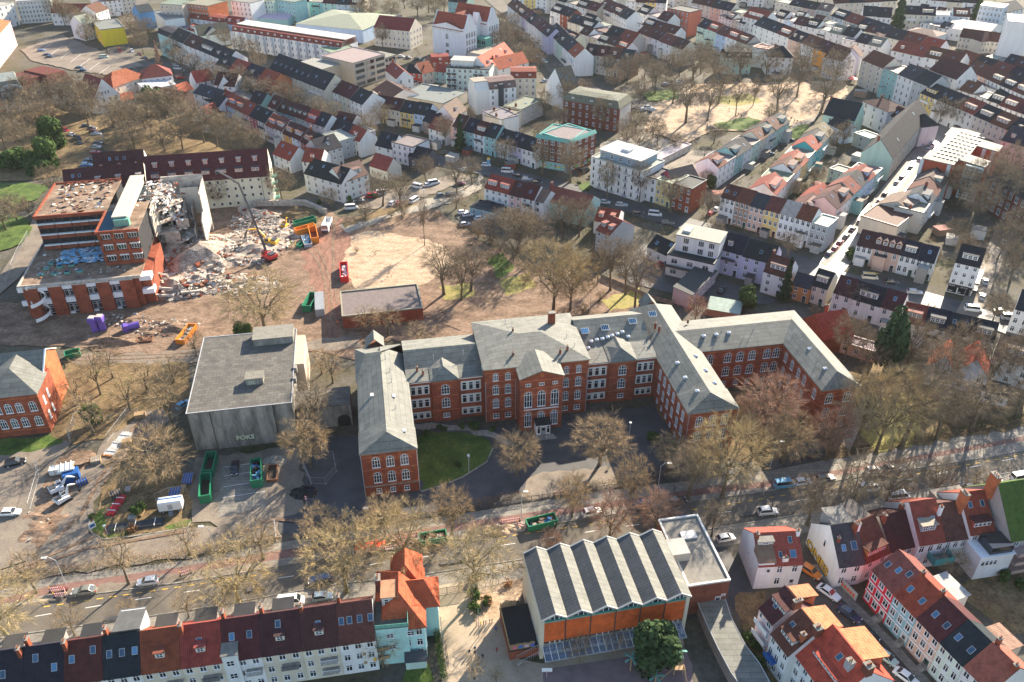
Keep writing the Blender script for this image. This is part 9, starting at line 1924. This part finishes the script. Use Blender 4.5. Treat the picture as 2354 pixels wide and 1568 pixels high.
rail_fence('dark green railing between pavement and forecourt',[(880,1205),(1078,1174),(1221,1150),(1418,1121),(1551,1104)],mat='dark_wood')
rail_fence('dark railing along the right garden edge',[(1790,1066),(1990,1040),(2353,972),(2430,958)],1.5,'dark_wood');rail_fence('grey mesh gate of the school yard',[(1000,1369),(1082,1356)],1.9,'steel_dark',.12,'gate','gate')
rail_fence('low mesh fence along the school verge',[(1085,1354),(1204,1330)],1.2,'metal');rail_fence('boundary wall of concrete posts behind the right link',[(1380,640),(1440,665),(1500,690),(1548,702)],1.6,'concrete',.05)
rail_fence('white metal fence on the bunker side of the site entrance',[(632,1206),(636,1246)],1.6,'white_steel');rail_fence('leaning bicycle rack in the school yard',[(1025,1490),(1032,1532)],1.1,'steel_dark',.3,'rack','bicycle_rack')
o=thing('garden_wall','pale garden wall with orange-red graffiti and letters below the graffiti house','wall',tuple(p(8,1050,870)),math.atan2((p(8,1190,1010)-p(8,1050,870)).y,(p(8,1190,1010)-p(8,1050,870)).x));L=(p(8,1190,1010)-p(8,1050,870)).length
b2(o,'wall',(.42,.42,.38),0,-.12,0,L,.12,2.0);random.seed(4)
for i in range(5):m=MB();n=9;r=.5;m.face([(1.8+i*.75+r*.6*math.cos(6.28*j/n)*random.uniform(.7,1.2),-.125-.002*i,1.0+r*math.sin(6.28*j/n)*random.uniform(.8,1.1)) for j in range(n)]);m.build('graffiti',['red_orange_paint'],o,fix=False)
def pole(label,pos,h,mat='metal',name='pole'):o=thing(name,label,'pole',(pos.x,pos.y,0));m=MB();m.tube((0,0,0),(0,0,h),.07,.05,6,0,True);m.build('shaft',[mat],o)
pole('tall slim mast in the middle of the school yard',p(7,948,1255),8);pole('slim mast beside the ivy wall',p(7,696,1300),7.5);pole('short post beside the tall mast',p(7,990,1228),2.2);pole('tall chimney-like mast on the roof back',p(4,1712,610),7)
def palm(label,pos,h):
 o=thing('play_palm',label,'play equipment',(pos.x,pos.y,0));m=MB();m.tube((0,0,0),(0,0,h),.14,.11,7,0,True);m.build('post',['wood'],o)
 for i in range(5):a=i*1.257;m=MB();m.hull([(0,0,h),(.1,.1,h+.1),(math.cos(a)*1.3-.25*math.sin(a),math.sin(a)*1.3+.25*math.cos(a),h+.15),(math.cos(a)*1.3+.25*math.sin(a),math.sin(a)*1.3-.25*math.cos(a),h+.15),(math.cos(a)*1.6,math.sin(a)*1.6,h+.0)]);m.build('leaf_blade',['mint_metal'],o)
palm('wooden play palm with mint leaves left of the pine',p(7,1990,1490),3.6);palm('wooden play palm with mint leaves right of the pine',p(7,2310,1440),3.4);palm('wooden play palm with mint leaves at the bottom edge',p(7,2160,1590),2.6)
o=thing('climbing_frame','wooden climbing frame with sloping beams at the bottom edge','play equipment',tuple(p(7,2290,1520)))
for a,b in(((0,0,0),(0,0,2.6)),((1.6,.2,0),(1.6,.2,2.6)),((.1,1.6,0),(.1,1.6,2.6)),((1.7,1.7,0),(1.7,1.7,2.6)),((-2.6,-1,0),(0,0,2.2)),((2,-1.6,.3),(1.6,.2,2.3))):m=MB();m.tube(a,b,.1,.09,6,0,True);m.build('beam',['wood'],o)
b1(o,'platform','wood',-.1,-.1,1.5,1.9,1.9,1.6)
o=thing('basketball_hoop','white basketball backboard on a post in the yard','hoop',tuple(p(7,1415,1555)));m=MB();m.tube((0,.5,0),(0,.5,3),.06,.06,6);m.build('post',['metal'],o);b1(o,'backboard','white',-.9,-.03,2.4,.9,.03,3.4);m=MB()
for i in range(10):m.tube((.23*math.cos(.628*i),-.3+.23*math.sin(.628*i),2.6),(.23*math.cos(.628*(i+1)),-.3+.23*math.sin(.628*(i+1)),2.6),.015,.015,4)
m.build('ring',['red_orange_paint'],o)
o=thing('bicycle','white bicycle leaning below the terrace stairs','bicycle',tuple(p(7,1228,1458)),.3)
for x in(-.5,.5):
 m=MB()
 for i in range(12):m.tube((x+.33*math.cos(.5236*i),0,.33+.33*math.sin(.5236*i)),(x+.33*math.cos(.5236*(i+1)),0,.33+.33*math.sin(.5236*(i+1))),.02,.02,4)
 m.build('wheel',['black'],o)
m=MB()
for a,b in(((-.5,0,.33),(-.15,0,.85)),((-.15,0,.85),(.35,0,.85)),((.35,0,.85),(0,0,.33)),((0,0,.33),(-.15,0,.85)),((0,0,.33),(-.5,0,.33)),((.35,0,.95),(.5,0,.33))):m.tube(a,b,.022,.022,5)
m.build('frame',['white_steel'],o);b1(o,'saddle','black',-.28,-.06,.92,-.02,.06,.98)
def person_mesh(step,armup,jc,tc):
 me=bpy.data.meshes.new('body')
 V=[(0,0,.92),(0,0,1.12),(0,0,1.36),(0,.0,1.50),(0,.02,1.66),(.0,.18,1.38),(.05,.24,1.12),(.12+armup*.1,.24,.88),(0,-.18,1.38),(-.05,-.24,1.12),(.05,-.25,.88),(0,.1,.86),(step*.5,.11,.48),(step*.35,.11,.08),(step*.35+.14,.11,.04),(0,-.1,.86),(-step*.5,-.11,.48),(-step*.75,-.11,.1),(-step*.75+.14,-.11,.04)]
 E=[(0,1),(1,2),(2,3),(3,4),(2,5),(5,6),(6,7),(2,8),(8,9),(9,10),(0,11),(11,12),(12,13),(13,14),(0,15),(15,16),(16,17),(17,18)]
 rad=[.15,.15,.17,.06,.115,.08,.06,.045,.08,.06,.045,.1,.075,.05,.045,.1,.075,.05,.045]
 me.from_pydata(V,E,[]);o=bpy.data.objects.new('tmp',me);COL.objects.link(o);sk=o.modifiers.new('s','SKIN');ss=o.modifiers.new('u','SUBSURF');ss.levels=1;ss.render_levels=1
 for i,v in enumerate(me.skin_vertices[0].data):v.radius=(rad[i]*(1.0),rad[i]*(1.15 if i in(0,1,2) else 1.0));v.use_root=(i==0)
 dg=bpy.context.evaluated_depsgraph_get();ev=o.evaluated_get(dg);r=bpy.data.meshes.new_from_object(ev);bpy.data.objects.remove(o);bpy.data.meshes.remove(me)
 for mm in(jc,tc,'skin','hair'):r.materials.append(M[mm])
 for f in r.polygons:
  z=f.center.z;y=abs(f.center.y);f.material_index=1 if z<.9 and y<.2 else(2 if(z<.92 and y>=.2) else(0 if z<1.49 else(3 if(z>1.64 or f.center.x<-.02) else 2)))
 r.name='body';return r
flatc('jacket_blue',(.03,.10,.28));flatc('jacket_red',(.5,.04,.06));flatc('jacket_dark',(.03,.03,.04));flatc('jacket_yellow',(.75,.6,.02));flatc('jacket_hivis',(.5,.75,.05));flatc('jacket_orange',(.9,.22,.02));flatc('jacket_pink',(.6,.25,.4));flatc('trousers',(.05,.055,.08));flatc('jacket_grey',(.3,.3,.32))
PM={}
def person(label,pos,rz,jc,h=1.0,step=.3):
 key=(jc,step>.1);
 if key not in PM:PM[key]=person_mesh(step,.5,jc,'trousers')
 o=thing('person',label,'person',(pos.x,pos.y,0),rz);o.scale=(h,h,h);ob('body',PM[key],o);return o
fq=S_(1480,2000,2.7)
for x,y,jc,rz,h,st,lab in((337,640,'jacket_dark',2.2,.85,.3,'child in dark jacket walking left across the sunlit yard'),(385,648,'jacket_dark',2.0,.85,.3,'child in dark clothes walking, nearest to us of the sunlit pair'),(387,610,'jacket_blue',2.0,.85,.3,'child in blue jacket walking behind the dark-clothed one'),(420,675,'jacket_grey',1.0,.85,0,'child in grey standing at the shadow edge'),(459,680,'jacket_dark',1.6,.85,0,'child in dark jacket standing in the yard shade'),(589,620,'jacket_red',1.2,.85,.3,'child in red jacket walking in the yard shade'),(579,425,'jacket_blue',-1.5,.85,.3,'child in bright blue jacket at the terrace corner'),(405,375,'jacket_grey',0,.8,0,'child in grey leaning at the bench edge, left end of the group'),(442,375,'jacket_yellow',0,.8,0,'child in yellow jacket at the bed edge'),(468,372,'jacket_dark',0,.8,0,'child in black and white at the bed edge'),(488,365,'jacket_blue',0,.8,0,'child in blue at the bed edge beside the short post'),(524,355,'jacket_blue',0,.8,0,'child in blue and white sitting right on the bed edge'),(545,352,'jacket_dark',0,.8,0,'child in dark jacket at the right end of the bed edge')):
 person(lab,fq(x,y),rz,jc,h,st)
for x,y,jc,lab in((645,368,'jacket_hivis','worker in yellow-green vest beside the small green skip'),(648,388,'jacket_hivis','worker in yellow-green vest bending in the rubble'),(672,382,'jacket_yellow','worker in yellow jacket at the green skip'),(942,882,'jacket_orange','worker in orange standing in the shade of the red track')):person(lab,f2(x,y),1.0,jc,1.05,.3)
person('person in dark coat walking on the pavement by the forecourt fence',p(7,2295,250),0,'jacket_dark',1.0);person('child in pink on the climbing frame',p(7,2275,1480),0,'jacket_pink',.8,0)
for i,(x,y) in enumerate(((170,870),(380,800),(400,815),(435,790),(320,715),(345,860),(765,850),(785,850),(745,830),(770,840))):
 person(f"distant person in dark clothes on the sandy square, {ORD[i]} of the walkers from the left",p(2,x,y),i,'jacket_dark',1.05,.3)
o=thing('awning','crimson awning over the shop front on the main road','awning',tuple(p(8,1720,345)+Vector((0,0,2.6))),R(8));m=MB();m.extr([(-1.2,-.5),(0,0),(0,.1),(-1.2,-.4)],0,5);m.build('cloth',['pipe_red'],o)
o=thing('parasol','crimson market parasol at the edge of the square','parasol',tuple(p(2,1165,570)));m=MB();m.tube((0,0,2.2),(0,0,3.2),2.6,.1,8,0,True);m.build('canopy',['pipe_red'],o);m=MB();m.tube((0,0,0),(0,0,2.6),.06,.06,6);m.build('pole',['metal'],o)
def shrubbery():
 rg=random.Random(5);m=MB();n=0;F=np.array(FOOT)
 while n<1700:
  px,py=rg.uniform(0,2353),rg.uniform(0,640)
  if px<1050 and py>400 or px<640 and py<440 or(1480<px<1940 and 190<py<320):
   if rg.random()<.9:continue
  v=at(px,py);dx=v.x-F[:,0];dy=v.y-F[:,1];u=dx*F[:,2]+dy*F[:,3];w_=-dx*F[:,3]+dy*F[:,2]
  if((u>-1)&(u<F[:,4]+1)&(w_>-1)&(w_<F[:,5]+1)).any():continue
  bad=False
  for P,wd in STRIPS:
   for a,b in zip(P,P[1:]):
    ex,ey=b[0]-a[0],b[1]-a[1];t=max(0,min(1,((v.x-a[0])*ex+(v.y-a[1])*ey)/max(1e-6,ex*ex+ey*ey)))
    if math.hypot(v.x-a[0]-t*ex,v.y-a[1]-t*ey)<wd/2+1.2:bad=True
  if bad:continue
  n+=1;r=rg.uniform(.8,2.2);h=rg.uniform(.6,2.6);mt=rg.choice([0,1,1,2,2])
  for i in range(26):
   c=Vector((v.x+rg.gauss(0,.5)*r,v.y+rg.gauss(0,.5)*r,rg.random()*h));a=Vector((rg.uniform(-1,1),rg.uniform(-1,1),rg.uniform(-1,1)))*.4;b=Vector((rg.uniform(-1,1),rg.uniform(-1,1),rg.uniform(-1,1)))*.4
   m.face([c,c+a,c+b],mt)
 k=0
 while k<60:
  px,py=rg.uniform(700,2353),rg.uniform(20,620)
  v=at(px,py);dx=v.x-F[:,0];dy=v.y-F[:,1];u=dx*F[:,2]+dy*F[:,3];w_=-dx*F[:,3]+dy*F[:,2]
  if((u>-4)&(u<F[:,4]+4)&(w_>-4)&(w_<F[:,5]+4)).any() or(1100<px<1960 and 180<py<330) or(700<px<1500 and py>400):continue
  if any(math.hypot(v.x-a[0],v.y-a[1])<9 for P,wd in STRIPS for a in P):continue
  k+=1;t=thing('garden_shed','small flat-roofed shed standing in a town back garden','shed',tuple(v),rg.uniform(0,3),'sheds in the back gardens');a,b,h=rg.uniform(1.5,3),rg.uniform(1.5,2.5),rg.uniform(2.2,3.4)
  q=MB();q.box(-a,-b,0,a,b,h);q.build('wall',['stucco'],t,col=rg.choice([(.5,.48,.45),(.3,.2,.14),(.6,.58,.55),(.3,.09,.06)]));q=MB();q.box(-a-.2,-b-.2,h+.002,a+.2,b+.2,h+.15);q.build('roof',['flat_roof'],t,col=rg.choice([ROOFC['g'],ROOFC['S'],ROOFC['l'],ROOFC['R']]))
 o=m.build('garden_shrubbery',['leaf','hedge_brown','twig_grey'],fix=False);o['kind']='stuff';o['label']='low shrubs in the town gardens'
shrubbery()
m=MB();m.box(-900,-60,-1.0,900,1500,HC+3);o=m.build('haze',['haze']);o['kind']='stuff'
